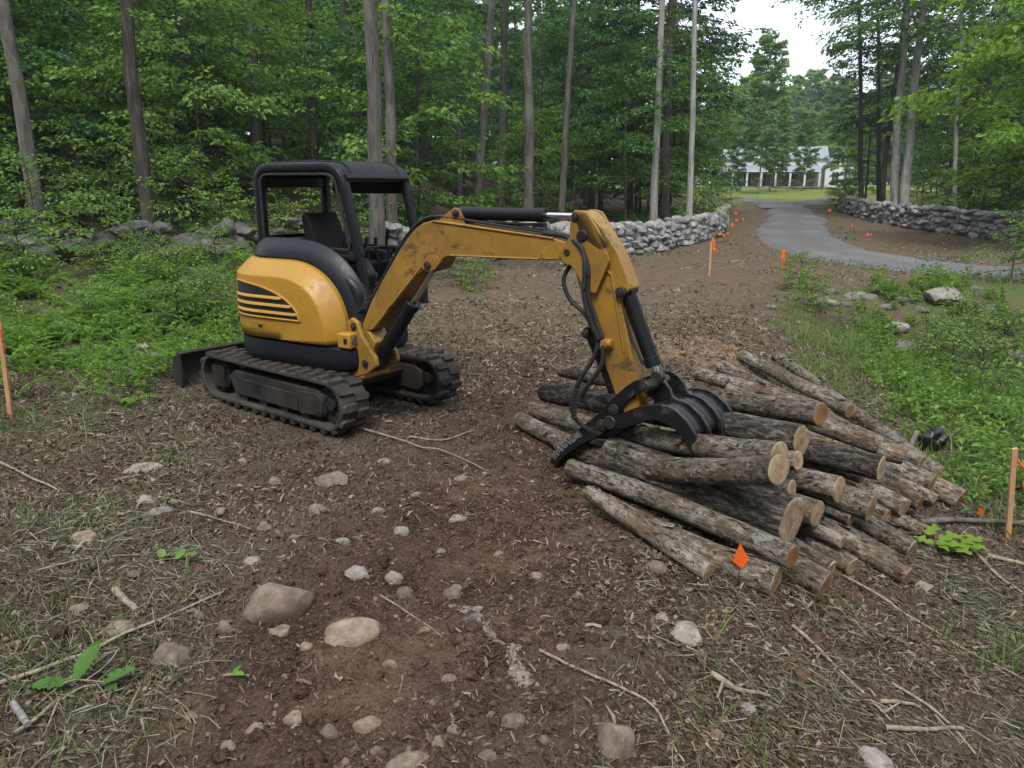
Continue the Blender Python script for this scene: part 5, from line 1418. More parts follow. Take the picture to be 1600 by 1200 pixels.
far = [(1160, 357, 0.5, 'far orange marker flag, lowest of a string left of the drive'), (1146, 345, 0.55, 'orange marker left of the drive, below a taller pair'), (1150, 345, 0.45, 'orange marker leaning left of the drive by the wall end'), (1148, 358, 0.5, 'orange marker at the wall foot left of the drive'),
       (1143, 368, 0.55, 'orange marker in the bare verge, second of the nearer row'), (1121, 380, 0.45, 'orange marker, left one of three low in the bare verge'), (1130, 380, 0.38, 'orange marker, middle one of three low in the bare verge'), (1135, 378, 0.42, 'orange marker, right one of three low in the bare verge'),
       (1140, 326, 0.6, 'farthest orange marker where the drive bends away'), (1293, 341, 0.6, 'orange marker by the far end of the right stone wall'), (1330, 366, 0.5, 'bent orange marker between the drive and the right stone wall'), (1352, 381, 0.45, 'low orange marker on the verge under the right stone wall'), (1360, 379, 0.4, 'tangled low orange ribbon on the verge under the right stone wall')]
for k, (px, py, h, lab) in enumerate(far):
    x, y = (20.0, 74.0) if k == 8 else at(px, py); pin_flag(x, y, h * 0.8, h * 0.26, lab, random.uniform(-.5, .5), k % 2 == 0)

# black bag on the bank
x, y = at(1456, 704)
bm = bmesh.new(); bmesh.ops.create_icosphere(bm, subdivisions=4, radius=0.5)
for v in bm.verts:
    p = v.co; f = 1 + 0.55 * mnoise.noise(p * 2.6 + Vector((4, 1, 2))) + 0.34 * abs(mnoise.noise(p * 6.5)) - 0.24 * abs(mnoise.noise(p * 13))
    v.co = Vector((p.x * f, p.y * f * 0.8, max(p.z * f * 0.72, -0.25)))
me = bpy.data.meshes.new('plastic_bag'); bm.to_mesh(me); bm.free(); me.polygons.foreach_set('use_smooth', [True] * len(me.polygons))
o = link('plastic_bag', me, MAT['bag']); o.location = (x, y, gz(x, y) + 0.10); o.scale = (0.27, 0.25, 0.34)
tag(o, 'crumpled shiny black plastic bag on the grass beyond the logs', 'bag')
x, y = at(1425, 700)
m = MB(); m.cyl((-0.04, 0.0, -0.05), (0.05, 0.02, 0.19), 0.03, 0.028, 14)
o = m.build('cut_stub', MAT['twig'], None, (0, 0, 0)); o.location = (x, y, gz(x, y)); tag(o, 'short pale cut stub poking up beside the black bag', 'stub')

def stick(pts, r0, r1, label, mat='twig', lift=0.012, fork=None, name='branch'):
    P = []
    for px, py in pts:
        x, y = at(px, py); P.append((x, y, gz(x, y) + lift + r0 * 0.6))
    P = catmull(P, 6); org = P[0].copy()
    wob = np.stack([0.012 * fbm(np.arange(len(P)) * 0.3, np.zeros(len(P)), 1, 2, len(pts) * 7 + k) for k in range(3)], 1)
    P = P + wob
    m = MB(); m.tube(P, np.linspace(r0, r1, len(P)), 7)
    if fork:
        for fp in fork:
            Q = []
            for px, py in fp:
                x, y = at(px, py); Q.append((x, y, gz(x, y) + lift + r1 + 0.01))
            Q = catmull(Q, 4); m.tube(Q, np.linspace(r0 * 0.6, r1 * 0.6, len(Q)), 6)
    o = m.build(name, MAT[mat], None, tuple(org), ang=60)
    return tag(o, label, 'branch', 'dead sticks on the ground')
stick([(0, 727), (45, 750), (93, 772)], 0.013, 0.006, 'pale bare stick at the left edge below the stake')
stick([(0, 1083), (120, 1040), (240, 985), (350, 932)], 0.012, 0.005, 'long thin vine across the bare dirt toward the big boulder')
stick([(30, 1155), (90, 1100), (150, 1075), (190, 1070)], 0.010, 0.004, 'forked pale root under the leafy sprig at the left', fork=[[(95, 1100), (85, 1130), (70, 1165)]])
stick([(845, 1022), (920, 1062), (1008, 1105), (1040, 1150), (1066, 1196)], 0.008, 0.004, 'long thin tan runner crossing the dirt right of the rock vein')
stick([(1112, 1068), (1150, 1080), (1200, 1092)], 0.018, 0.008, 'short barky branch lying below the pale grey stone', fork=[[(1130, 1076), (1120, 1100)]])
stick([(1320, 905), (1400, 955), (1500, 1015), (1598, 1068)], 0.009, 0.005, 'long straight pale stem across the dead grass at the right')
stick([(1395, 1078), (1470, 1125), (1520, 1185)], 0.009, 0.005, 'curved pale stem at the lower right corner')
stick([(1385, 1148), (1440, 1146), (1500, 1147)], 0.014, 0.010, 'straight brown stick lying level at the lower right')
stick([(1376, 1108), (1405, 1107), (1434, 1109)], 0.012, 0.008, 'short forked stick above the level brown stick', fork=[[(1380, 1122), (1405, 1109)]])
stick([(562, 672), (650, 700), (700, 712), (760, 738)], 0.010, 0.005, 'thin root running from the tracks toward the thumb tip')
stick([(298, 806), (340, 815), (392, 832)], 0.009, 0.004, 'thin curved root left of the scraped strip')
stick([(180, 930), (198, 945), (214, 960)], 0.022, 0.016, 'thick broken brown stub on the dead grass at the left')
stick([(1438, 824), (1500, 820), (1598, 824)], 0.026, 0.020, 'grey limb lying behind the broken maple sprig', 'bark')
stick([(1515, 862), (1555, 900), (1600, 936)], 0.014, 0.008, 'bare grey branch end at the right edge')
stick([(1540, 872), (1600, 886)], 0.018, 0.014, 'pale broken stick at the right edge by the stake')
stick([(1240, 990), (1300, 1040), (1390, 1130)], 0.012, 0.006, 'long brown stem half hidden in the dead straw')
stick([(60, 900), (140, 880), (230, 868)], 0.006, 0.003, 'dead stem lying in the grey straw at the left')
stick([(540, 905), (640, 960), (690, 1000)], 0.006, 0.003, 'thread-like root passing under the close pair of cobbles')
stick([(600, 555), (680, 590), (760, 640)], 0.009, 0.005, 'thin pale root between the far track and the logs')
stick([(640, 685), (690, 690), (740, 676)], 0.010, 0.005, 'short root right of the excavator front')
# birch-bark stick, bottom left
x0, y0 = at(22, 1108); x1, y1 = at(46, 1146)
m = MB(); m.tube([(0, 0, 0.02), ((x1 - x0) * .5, (y1 - y0) * .5, 0.022), (x1 - x0, y1 - y0, 0.02)], [0.015, 0.016, 0.014], 12)
MAT['birch'] = bark_mat('white_birch_bark', (0.09, 0.08, 0.07), (0.20, 0.19, 0.175), (0.33, 0.325, 0.31), 12, 0.3)
o = m.build('birch_stick', MAT['birch'], None, (0, 0, 0)); o.location = (x0, y0, gz(x0, y0)); tag(o, 'short white birch stick in the lower left corner', 'stick')
# upright dry stalk
x, y = at(135, 692)
m = MB(); m.tube([(0, 0, -0.05), (0.01, 0, 0.12), (0.0, 0.01, 0.26), (0.015, 0.02, 0.36)], [0.006, 0.006, 0.005, 0.004], 6); m.tube([(0.002, 0.01, 0.27), (0.05, 0.02, 0.38), (0.12, 0.03, 0.44)], 0.003, 5)
o = m.build('dry_stalk', MAT['twig'], None, (0, 0, 0)); o.location = (x, y, gz(x, y)); tag(o, 'single upright dry stalk in the dirt between the left stake and the tracks', 'stalk')

def leaf_blade(L, W, lobed=False, n=21, curl=0.15, seed=0):
    """broad leaf along +X with a midrib crease; returns V,F"""
    q = random.Random(seed); rows = []
    for i in range(n):
        t = i / (n - 1)
        w = W * (math.sin(math.pi * min(1, t * 0.97 + 0.03)) ** 0.75) * (1 - 0.35 * t)
        if lobed: w *= 0.42 + 0.85 * abs(math.sin(t * 7.6 + 0.5)) ** 1.5 + q.uniform(-.10, .10)
        z = curl * L * math.sin(t * 2.6) * 0.5 - 0.25 * curl * L * t
        rows.append([(t * L, -w, z + 0.18 * w), (t * L, -w * .5, z + 0.07 * w), (t * L, 0, z - 0.02 * L), (t * L, w * .5, z + 0.07 * w), (t * L, w, z + 0.18 * w + q.uniform(-.01, .01))])
    return rows
def sprig(px, py, leaves, label, mat, stem=None, lobed=False):
    x, y = at(px, py); z = gz(x, y)
    o = empty('leafy_sprig', (x, y, z)); tag(o, label, 'sprig')
    m = MB()
    for P in (stem or []):
        m.tube(catmull(P, 5), 0.0035, 6)
    if stem: m.build('stem', MAT['twig'], o)
    for k, (lx, ly, lz, yaw, pitch, L, W) in enumerate(leaves):
        g_ = MB(); g_.grid(leaf_blade(L, W, lobed, seed=k))
        l = g_.build('leaf', MAT[mat], o, fix=False, ang=80)
        l.location = (lx, ly, lz); l.rotation_euler = (random.uniform(-.25, .25), -pitch, yaw)
    return o
MAT['sprig_leaf'] = foliage('sprig_leaf', [(0.0, (0.045, 0.115, 0.022)), (1.0, (0.075, 0.17, 0.030))], 0.3, (0.12, 0.25, 0.03))
sprig(118, 1080, [(0.0, 0.0, 0.04, 1.15, 0.62, 0.20, 0.048), (-0.02, -0.005, 0.035, 3.5, 0.10, 0.17, 0.042), (0.13, 0.0, 0.03, 0.35, 0.28, 0.155, 0.040), (0.15, -0.01, 0.02, -0.4, -0.05, 0.07, 0.025)],
      'green leafy sprig with three broad leaves on the dirt at the lower left', 'sprig_leaf', [[(-0.10, -0.16, 0.01), (-0.06, -0.05, 0.03), (0.0, 0.0, 0.045), (0.14, 0.0, 0.035)], [(0.05, 0.0, 0.04), (0.12, 0.06, 0.08), (0.16, 0.12, 0.13)]])
MAT['sprig_bright'] = foliage('sprig_bright_leaf', [(0.0, (0.12, 0.22, 0.02)), (1.0, (0.20, 0.30, 0.03))], 0.4, (0.30, 0.42, 0.02))
sprig(1462, 862, [(0, 0.02, 0.05, -0.5, 0.05, 0.20, 0.085), (0.05, 0.05, 0.06, 0.1, 0.12, 0.22, 0.09), (-0.02, 0.10, 0.08, 0.75, 0.2, 0.17, 0.07), (0.16, -0.02, 0.05, -0.35, 0.0, 0.20, 0.085), (0.20, 0.0, 0.06, 0.25, 0.1, 0.19, 0.08), (-0.03, 0, 0.05, 2.4, 0.1, 0.15, 0.06), (0.10, -0.03, 0.04, -1.1, 0.05, 0.16, 0.07), (0.02, 0.0, 0.05, -1.5, 0.0, 0.12, 0.05)],
      'bright yellow-green broken maple sprig at the right foot of the pile', 'sprig_bright', [[(-0.15, 0.1, 0.03), (0, 0.03, 0.06), (0.15, 0.0, 0.05), (0.32, -0.05, 0.04)]], True)
sprig(250, 882, [(0, 0, 0.02, 0.4, 0.15, 0.11, 0.028), (0.02, 0.01, 0.02, 2.2, 0.3, 0.09, 0.03), (0.12, 0.02, 0.02, 0.2, 0.15, 0.10, 0.035), (0.10, 0, 0.02, 1.3, 0.3, 0.09, 0.03)],
      'small wilted grey-green sprig on the dirt above the flat purplish rock', 'weed', [[(-0.05, -0.02, 0.01), (0.05, 0.0, 0.02), (0.14, 0.03, 0.015)]])
sprig(365, 1058, [(0, 0, 0.01, -0.5, 0.2, 0.08, 0.018), (0.0, 0.0, 0.01, 1.0, 0.3, 0.05, 0.014)], 'tiny green seedling leaf in the bare dirt below the big boulder', 'fern', None)
# pale vein of crumbled rock in the scraped strip
x, y = at(768, 985)
MAT['vein_stone'] = stone_mat('vein_stone', (0.10, 0.078, 0.062), (0.22, 0.19, 0.165), (0.34, 0.31, 0.285), 0.0)
VEIN = [me.copy() for me in FIELD]
for me in VEIN: me.materials.clear(); me.materials.append(MAT['vein_stone'])
vein = empty('rock_vein', (x, y, gz(x, y))); tag(vein, 'pale broken vein of whitish rock exposed in the bare dirt', 'rock')
q = random.Random(9)
for k in range(150):
    t = k / 149.0
    px = 712 + (822 - 712) * t + 26 * math.sin(t * 3.0) + q.uniform(-9, 9) - (10 if t > .6 else 0); py = 950 + 118 * t + q.uniform(-6, 6)
    vx, vy = at(px, py); s_ = 0.018 + 0.075 * q.random() ** 2.5
    o = link('rock_fragment', VEIN[k % 8], None, vein); o.location = (vx - x, vy - y, gz(vx, vy) - vein.location.z - s_ * 0.05)
    o.scale = (s_, s_ * .8, s_ * q.uniform(.2, .4)); o.rotation_euler = (q.uniform(-.3, .3), q.uniform(-.3, .3), q.uniform(0, 6.3))
# ------------------------------------------------------------------ trees: shared meshes first
def merge_parts(parts):
    V = []; Q = []; T = []; k = 0
    for v, q_, t in parts:
        V.append(v); 
        if len(q_): Q.append(np.asarray(q_) + k)
        if len(t): T.append(np.asarray(t) + k)
        k += len(v)
    fs = []
    if Q: fs.append(np.vstack(Q))
    if T: fs.append(np.vstack(T))
    return np.vstack(V), fs

def leaf_quads(P, D, size, g, tilt=0.5, aspect=0.55, up_bias=1.0):
    """P (n,3) leaf bases, D (n,3) directions. One folded diamond (2 tris) per leaf"""
    n = len(P)
    D = D / (np.linalg.norm(D, axis=1)[:, None] + 1e-9)
    N = np.stack([g.normal(0, tilt, n), g.normal(0, tilt, n), np.full(n, up_bias)], 1)
    N -= D * (N * D).sum(1)[:, None]; N /= np.linalg.norm(N, axis=1)[:, None] + 1e-9
    S = np.cross(D, N)
    L = size * g.uniform(0.65, 1.3, n)[:, None]
    W = L * aspect * g.uniform(0.8, 1.2, n)[:, None] * 0.5
    droop = g.uniform(0.0, 0.35, n)[:, None] * L
    a = P; tip = P + D * L - N * droop
    mid = P + D * L * 0.45
    l = mid - S * W + N * W * 0.35; r = mid + S * W + N * W * 0.35
    V = np.stack([a, l, tip, r], 1).reshape(-1, 3)
    i = np.arange(n)[:, None] * 4
    F = np.vstack([i + np.array([[0, 1, 2]]), i + np.array([[0, 2, 3]])])
    return V, F

def make_tree(seed, H, r0, crown0, spread, nprim, nsec, nleaf, leaf, elev=(0.05, 0.6), top_narrow=0.6, trunk_n=9, lean=0.3, shape='round', leaf_tilt=0.5, aspect=0.55, droop=0.25):
    g = np.random.default_rng(seed)
    nz = 16
    z = np.linspace(-0.4, H, nz)
    px = np.cumsum(g.normal(0, lean * H / nz * 0.10, nz)); py = np.cumsum(g.normal(0, lean * H / nz * 0.10, nz))
    px -= px[0]; py -= py[0]
    rr = r0 * (1 - 0.88 * np.clip(z / H, 0, 1) ** 0.9); rr = rr * (1 + 0.55 * np.exp(-np.clip(z + 0.1, 0, 9) / 0.25))
    trunk = np.stack([px, py, z], 1)
    wood = [tube_np(trunk, rr, trunk_n)]
    LP = []; LD = []
    for k in range(nprim):
        t = (k + g.uniform(0, 1)) / nprim
        h = crown0 + (H * 0.985 - crown0) * t
        bx, by = np.interp(h, z, px), np.interp(h, z, py)
        az = k * 2.39996 + g.normal(0, 0.4)
        if shape == 'round': prof = (math.sin(math.pi * (0.15 + 0.80 * t)) ** 0.7)
        elif shape == 'cone': prof = (1.05 - t) ** 0.8
        else: prof = 0.55 + 0.5 * math.sin(math.pi * t)
        Lb = spread * prof * g.uniform(0.65, 1.2)
        el = elev[0] + (elev[1] - elev[0]) * t + g.normal(0, 0.12)
        n = 7; u = np.linspace(0, 1, n)
        d = np.array([math.cos(az) * math.cos(el), math.sin(az) * math.cos(el), math.sin(el)])
        P = np.array([bx, by, h]) + u[:, None] * d * Lb
        P[:, 2] += -droop * Lb * u ** 2 + g.normal(0, 0.02 * Lb, n) * u
        P[:, 0] += g.normal(0, 0.025 * Lb, n) * u; P[:, 1] += g.normal(0, 0.025 * Lb, n) * u
        rb = np.interp(h, z, rr) * 0.42
        wood.append(tube_np(P, np.linspace(max(rb, 0.012), 0.005, n), 5, False))
        for s in range(nsec):
            us = 0.25 + 0.75 * (s + g.uniform(0, 1)) / nsec
            b0 = np.array([np.interp(us, u, P[:, i]) for i in range(3)])
            sd = 1 if s % 2 else -1
            a2 = az + sd * g.uniform(0.5, 1.2) * (1 - 0.5 * us)
            e2 = el * 0.4 + g.normal(-0.08, 0.22)
            L2 = Lb * (0.55 - 0.32 * us) * g.uniform(0.7, 1.3) + 0.15
            d2 = np.array([math.cos(a2) * math.cos(e2), math.sin(a2) * math.cos(e2), math.sin(e2)])
            v = np.linspace(0, 1, 4)
            S = b0 + v[:, None] * d2 * L2; S[:, 2] -= 0.18 * L2 * v ** 2
            wood.append(tube_np(S, np.linspace(0.009, 0.003, 4) * (1 + H / 14), 3, False))
            m_ = max(3, int(nleaf * g.uniform(0.7, 1.3) * min(1.6, L2 / 0.8)))
            w = g.uniform(0.05, 1.05, m_)
            base = np.stack([np.interp(w, v, S[:, i]) for i in range(3)], 1)
            side = np.where(g.random(m_) < 0.5, 1, -1)[:, None]
            lat = np.array([-math.sin(a2), math.cos(a2), 0.0])
            base = base + side * lat * g.uniform(0, 0.22, m_)[:, None] * L2 + g.normal(0, 0.05, (m_, 3)) * L2 * np.array([1, 1, 0.9])
            dd = d2 * 0.7 + side * lat * g.uniform(0.2, 1.1, m_)[:, None] + np.array([0, 0, -0.25]) + g.normal(0, 0.25, (m_, 3))
            LP.append(base); LD.append(dd)
    LP = np.vstack(LP); LD = np.vstack(LD)
    Vl, Fl = leaf_quads(LP, LD, leaf, g, leaf_tilt, aspect)
    Vw, Fw = merge_parts(wood)
    return np_mesh('trunk', Vw, Fw, True), np_mesh('crown', Vl, Fl, False), len(LP)

TREES = {}
def reg(key, bark, leafm, **kw):
    tm, cm, n = make_tree(**kw)
    tm.materials.append(MAT[bark]); cm.materials.append(MAT[leafm])
    TREES[key] = (tm, cm, kw['H'], kw['r0'])

for k in range(4):       # tall trees: long bare trunk, high crown
    reg('tall%d' % k, ['bark', 'bark', 'pale_bark', 'dark_bark'][k], ['leaf', 'leaf_blue', 'leaf', 'leaf'][k], seed=300 + k, H=19, r0=0.20, crown0=8.0, spread=4.2, nprim=22, nsec=9, nleaf=15, leaf=0.22, leaf_tilt=0.75, elev=(0.1, 0.8), trunk_n=12)
for k in range(4):       # old trees at the front: thin high crowns
    reg('old%d' % k, 'bark', ['leaf', 'leaf_mid', 'leaf', 'leaf_mid'][k], seed=310 + k, H=20, r0=0.20, crown0=10.0, spread=3.6, nprim=12, nsec=8, nleaf=9, leaf=0.20, leaf_tilt=0.75, elev=(0.2, 0.9), trunk_n=12)
for k in range(4):       # understory saplings with flat leaf sprays
    reg('under%d' % k, 'dark_bark', ['leaf_mid', 'leaf_blue', 'leaf', 'leaf_mid'][k], seed=320 + k, H=[8.5, 7.0, 9.5, 6.0][k], r0=0.065, crown0=[1.6, 1.0, 2.4, 0.8][k], spread=[3.0, 2.8, 3.2, 2.4][k], nprim=28, nsec=8, nleaf=26, leaf=0.155, elev=(0.0, 0.45), shape='tall', leaf_tilt=0.8, droop=0.12)
for k in range(3):       # shrubs
    reg('shrub%d' % k, 'dark_bark', ['leaf_mid', 'leaf_mid', 'weed'][k], seed=340 + k, H=[2.4, 1.7, 1.3][k], r0=0.025, crown0=0.15, spread=[1.3, 1.1, 0.9][k], nprim=18, nsec=6, nleaf=14, leaf=[0.115, 0.12, 0.10][k], elev=(0.15, 0.9), shape='round', trunk_n=5)
reg('conifer', 'bark', 'needles', seed=360, H=17, r0=0.19, crown0=3.5, spread=3.6, nprim=46, nsec=9, nleaf=22, leaf=0.24, elev=(-0.1, 0.35), shape='cone', leaf_tilt=0.8, aspect=0.28, droop=0.12, trunk_n=10)
reg('hemlock', 'bark', 'needles', seed=361, H=19, r0=0.20, crown0=4.5, spread=4.0, nprim=42, nsec=9, nleaf=24, leaf=0.26, elev=(0.05, 0.3), shape='tall', leaf_tilt=0.8, aspect=0.30, droop=0.16, trunk_n=10)
reg('far_tree', 'bark', 'leaf_pale', seed=371, H=17, r0=0.17, crown0=1.5, spread=4.2, nprim=34, nsec=8, nleaf=16, leaf=0.62, elev=(0.15, 0.8), leaf_tilt=0.9)
reg('far_dark', 'bark', 'leaf_mid', seed=372, H=16, r0=0.17, crown0=1.2, spread=4.4, nprim=34, nsec=8, nleaf=16, leaf=0.60, elev=(0.1, 0.8), leaf_tilt=0.9)
reg('birch', 'pale_bark', 'leaf_pale', seed=362, H=18, r0=0.12, crown0=2.2, spread=2.5, nprim=44, nsec=9, nleaf=40, leaf=0.30, elev=(0.35, 0.9), shape='tall', leaf_tilt=0.6)
reg('pale_tree', 'pale_bark', 'leaf_pale', seed=374, H=17, r0=0.13, crown0=3.2, spread=3.4, nprim=52, nsec=9, nleaf=20, leaf=0.40, elev=(0.55, 1.15), shape='tall', leaf_tilt=0.9)
reg('maple', 'dark_bark', 'leaf_bright', seed=363, H=10.5, r0=0.07, crown0=2.7, spread=3.9, nprim=26, nsec=9, nleaf=22, leaf=0.20, elev=(0.0, 0.4), shape='tall', leaf_tilt=0.6, aspect=0.85, droop=0.14)

def tree(key, name, x, y, label, group=None, s=1.0, rz=0.0, cat='tree', tilt=(0, 0), sxy=None, bare=False, bark=None):
    tm, cm, H, r0 = TREES[key]
    o = empty(name, (x, y, gz(x, y)), rz)
    o.rotation_euler = (tilt[0], tilt[1], rz)
    if sxy: o.scale = (sxy, sxy, s)
    else: o.scale = (s, s, s)
    tag(o, label, cat, group)
    if bark:
        tm = tm.copy(); tm.materials.clear(); tm.materials.append(MAT[bark])
    link('trunk', tm, None, o)
    link('crown', cm, None, o)
    return o

# trunks one can tell apart in the photograph: (px low, py low, px top, distance, width px, kind, bark, label)
BIG = [
 (45, 250, 5, 18.5, 28, 'tall0', 'bark', 'big dark-barked tree at the left edge of the wood'),
 (119, 120, 108, 32, 16, 'tall1', 'bark', 'slim grey trunk in the leaves right of the left-edge tree'),
 (222, 230, 190, 19.5, 27, 'tall3', 'dark_bark', 'dark leaning trunk rising from behind the mossy boulders'),
 (402, 240, 388, 27, 18, 'tall1', 'bark', 'straight grey trunk behind the left end of the canopy roof'),
 (492, 250, 478, 29, 17, 'tall0', 'dark_bark', 'slim dark trunk above the middle of the canopy roof'),
 (590, 300, 575, 19.0, 30, 'tall2', 'bark', 'stout grey trunk seen through the front of the open canopy'),
 (614, 300, 605, 22.5, 22, 'tall1', 'bark', 'grey trunk close on the right of the stout one behind the canopy'),
 (719, 320, 714, 36, 13, 'tall3', 'dark_bark', 'thin dark trunk left of the leaning one above the boom'),
 (746, 320, 771, 28, 19, 'tall0', 'bark', 'trunk leaning to the right above the boom cylinder'),
 (828, 330, 828, 27.5, 20, 'tall1', 'bark', 'straight upright trunk over the middle of the boom'),
 (878, 330, 894, 30, 13, 'tall0', 'bark', 'thin trunk leaning right, above the boom end'),
 (938, 325, 934, 42, 10, 'tall3', 'dark_bark', 'thin dark trunk deep in the wood past the boom end'),
 (1021, 345, 1036, 29.5, 15, 'tall2', 'pale_bark', 'pale slender trunk just behind the low grey wall'),
 (1041, 330, 1046, 33, 17, 'tall3', 'dark_bark', 'darker trunk close behind the pale slender one'),
 (1077, 378, 1087, 28.3, 12, 'tall2', 'pale_bark', 'slim pale trunk standing at the end of the grey wall'),
 (1399, 333, 1416, 40, 17, 'tall2', 'pale_bark', 'left trunk of the pale pair behind the right stone wall'),
 (1411, 333, 1441, 39.5, 18, 'tall2', 'pale_bark', 'right trunk of the pale pair behind the right stone wall, leaning right'),
 (1491, 330, 1493, 38, 9, 'tall2', 'pale_bark', 'slender pale trunk behind the right stone wall, under the bright maple'),
 (1346, 305, 1346, 52, 10, 'tall3', 'dark_bark', 'dark trunk by the far end of the right stone wall'),
 (1374, 312, 1372, 47, 9, 'tall3', 'dark_bark', 'dark trunk left of the pale pair, in shade'),
]
for k, (pl, pyl, pt, Y, wp, key, bark, lab) in enumerate(BIG):
    c = math.cos(PITCH); s_ = math.sin(PITCH)
    # trunk foot: follow the lean down to the ground
    x1 = depth_x(pl, Y, EYE + (285 - pyl) / 1200 * Y); z1 = EYE + (285 - pyl) / 1200 * Y
    zt = EYE + 285 / 1200 * Y; x2 = depth_x(pt, Y, zt)
    dx = (x2 - x1) / (zt - z1)
    dx = max(-0.12, min(0.12, dx))
    zb = gz(x1, Y); x0 = x1 - dx * (z1 - zb)
    if Y < 34: key = key.replace('tall', 'old')
    rad = wp / 1200 * Y / 2 * 0.84
    tm, cm, H, r0 = TREES[key]
    tree(key, 'forest_tree', x0, Y, lab, 'tall trees with bare trunks', s=random.uniform(0.98, 1.18), rz=random.uniform(0, 6.28), bark=bark)
    o = COL.objects[-1] if False else None
    root_t = [ob for ob in bpy.data.objects if ob.get('label') == lab][0]
    hs = root_t.scale[0]
    # stout trunks: widen the trunk part only
    for ch in root_t.children:
        if ch.name.startswith('trunk'):
            f = rad / (r0 * hs)
            me2 = ch.data if ch.data.users == 1 else ch.data.copy()
            co = np.empty(len(me2.vertices) * 3, np.float32); me2.vertices.foreach_get('co', co); co = co.reshape(-1, 3)
            ch.data = me2
            ch.scale = (f, f, 1)
    m_ = Matrix.Rotation(math.atan(dx), 4, 'Y') @ Matrix.Rotation(root_t.rotation_euler[2], 4, 'Z')
    root_t.rotation_euler = m_.to_euler()

def in_view_gap(x, y):
    d = y * math.cos(PITCH)
    px = 800 + 1200 * x / max(d, 0.1)
    return px
q = random.Random(77)
placed = [(depth_x(b[0], b[3]), b[3]) for b in BIG]
def far_enough(x, y, d):
    return all((x - a) ** 2 + (y - b) ** 2 > d * d for a, b in placed)
UNDER_L = ['leafy understory sapling deep in the left wood behind the walls', 'leafy understory tree in the wood behind the right stone wall']
# understory, left wood
ZONES = [(-9999, 120, 'at the far left of the wood'), (120, 300, 'behind the mossy boulders'), (300, 400, 'just left of the excavator canopy'), (400, 640, 'behind the excavator canopy'), (640, 780, 'above the boom cylinder'),
         (780, 920, 'above the middle of the boom'), (920, 1050, 'behind the low grey wall'), (1050, 1135, 'left of the house view'), (1135, 1205, 'above the left half of the house'), (1205, 1300, 'above the right half of the house'), (1300, 1400, 'left of the pale trunk pair'), (1400, 1490, 'just right of the pale trunk pair'), (1490, 1580, 'above the right stone wall'), (1580, 9999, 'at the right edge of the wood')]
TINT = {'pale_tree': 'pale green', 'under0': 'light green', 'under1': 'bluish green', 'under2': 'mid green', 'under3': 'pale leafy', 'tall0': 'slim grey-barked', 'tall1': 'slim cool green', 'tall2': 'slim pale-barked', 'tall3': 'slim dark-barked', 'hemlock': 'dark needled', 'conifer': 'dark pointed', 'far_tree': 'light green', 'far_dark': 'deep green', 'shrub0': 'low bushy', 'shrub1': 'low bluish'}
def place_label(key, what, x, y, s):
    px = in_view_gap(x, y)
    z = next(t for a, b, t in ZONES if a <= px < b)
    return '%s%s %s %s' % (('tall ' if s > 1.12 else 'small ' if s < 0.9 else '') if 'tall' not in key else '', TINT[key], what, z)
def scatter_trees(n, xr, yr, keys, ok, dmin, name, label, group, smin=0.8, smax=1.25, cat='tree', tries=60):
    c = 0
    for _ in range(n * tries):
        if c >= n: break
        x, y = q.uniform(*xr), q.uniform(*yr)
        if not ok(x, y) or not far_enough(x, y, dmin): continue
        placed.append((x, y)); c += 1
        ky = q.choice(keys); sc = q.uniform(smin, smax)
        tree(ky, name, x, y, place_label(ky, label, x, y, sc), group, s=sc, rz=q.uniform(0, 6.28), cat=cat, tilt=(q.uniform(-.04, .04), q.uniform(-.04, .04)))
    return c
def left_wood(x, y):
    px = in_view_gap(x, y)
    if any(abs(px - b[0]) < 900 / y + b[4] and y < b[3] for b in BIG): return False          # keep the old trunks clear
    wall = np.interp(x, [-60, -16, -9, -3.7, 1.8, 5.4, 7.0, 11.8, 16], [18, 18.5, 19.5, 22, 25.5, 28.5, 31, 47, 66])
    return y > wall + 1.2 and px < LIM_L and px > -420
LIM_L, LIM_R = 1060, 1390
def right_wood(x, y):
    px = in_view_gap(x, y)
    return x > np.interp(y, [20, 26, 30, 41, 50, 70], [30, 26, 23, 23.5, 26, 39]) and px > LIM_R and px < 2100
n1 = scatter_trees(40, (-26, 9), (19, 33), ['under0', 'under1', 'under2', 'under3'], left_wood, 1.6, 'understory_tree', 'front sapling', 'front saplings of the left wood', 0.7, 1.15)
n2 = scatter_trees(62, (-42, 16), (28, 62), ['under0', 'under2', 'under1'], left_wood, 2.2, 'understory_tree', 'mid-wood tree', 'understory of the left wood', 0.85, 1.4)
LIM_L, LIM_R = 940, 1470
n3 = scatter_trees(56, (-46, 18), (30, 85), ['tall0', 'tall1', 'tall3'], left_wood, 2.6, 'forest_tree', 'deep-wood tree', 'deep trees of the left wood', 0.85, 1.25)
LIM_L, LIM_R = 1060, 1390
n4 = scatter_trees(34, (20, 62), (26, 75), ['under0', 'under2', 'under1'], right_wood, 2.2, 'understory_tree', 'mid-wood tree', 'understory of the right wood', 0.8, 1.4)
LIM_L, LIM_R = 940, 1500
n5 = scatter_trees(22, (22, 70), (30, 85), ['tall0', 'tall1', 'hemlock'], right_wood, 3.0, 'forest_tree', 'deep-wood tree', 'deep trees of the right wood', 0.85, 1.2)
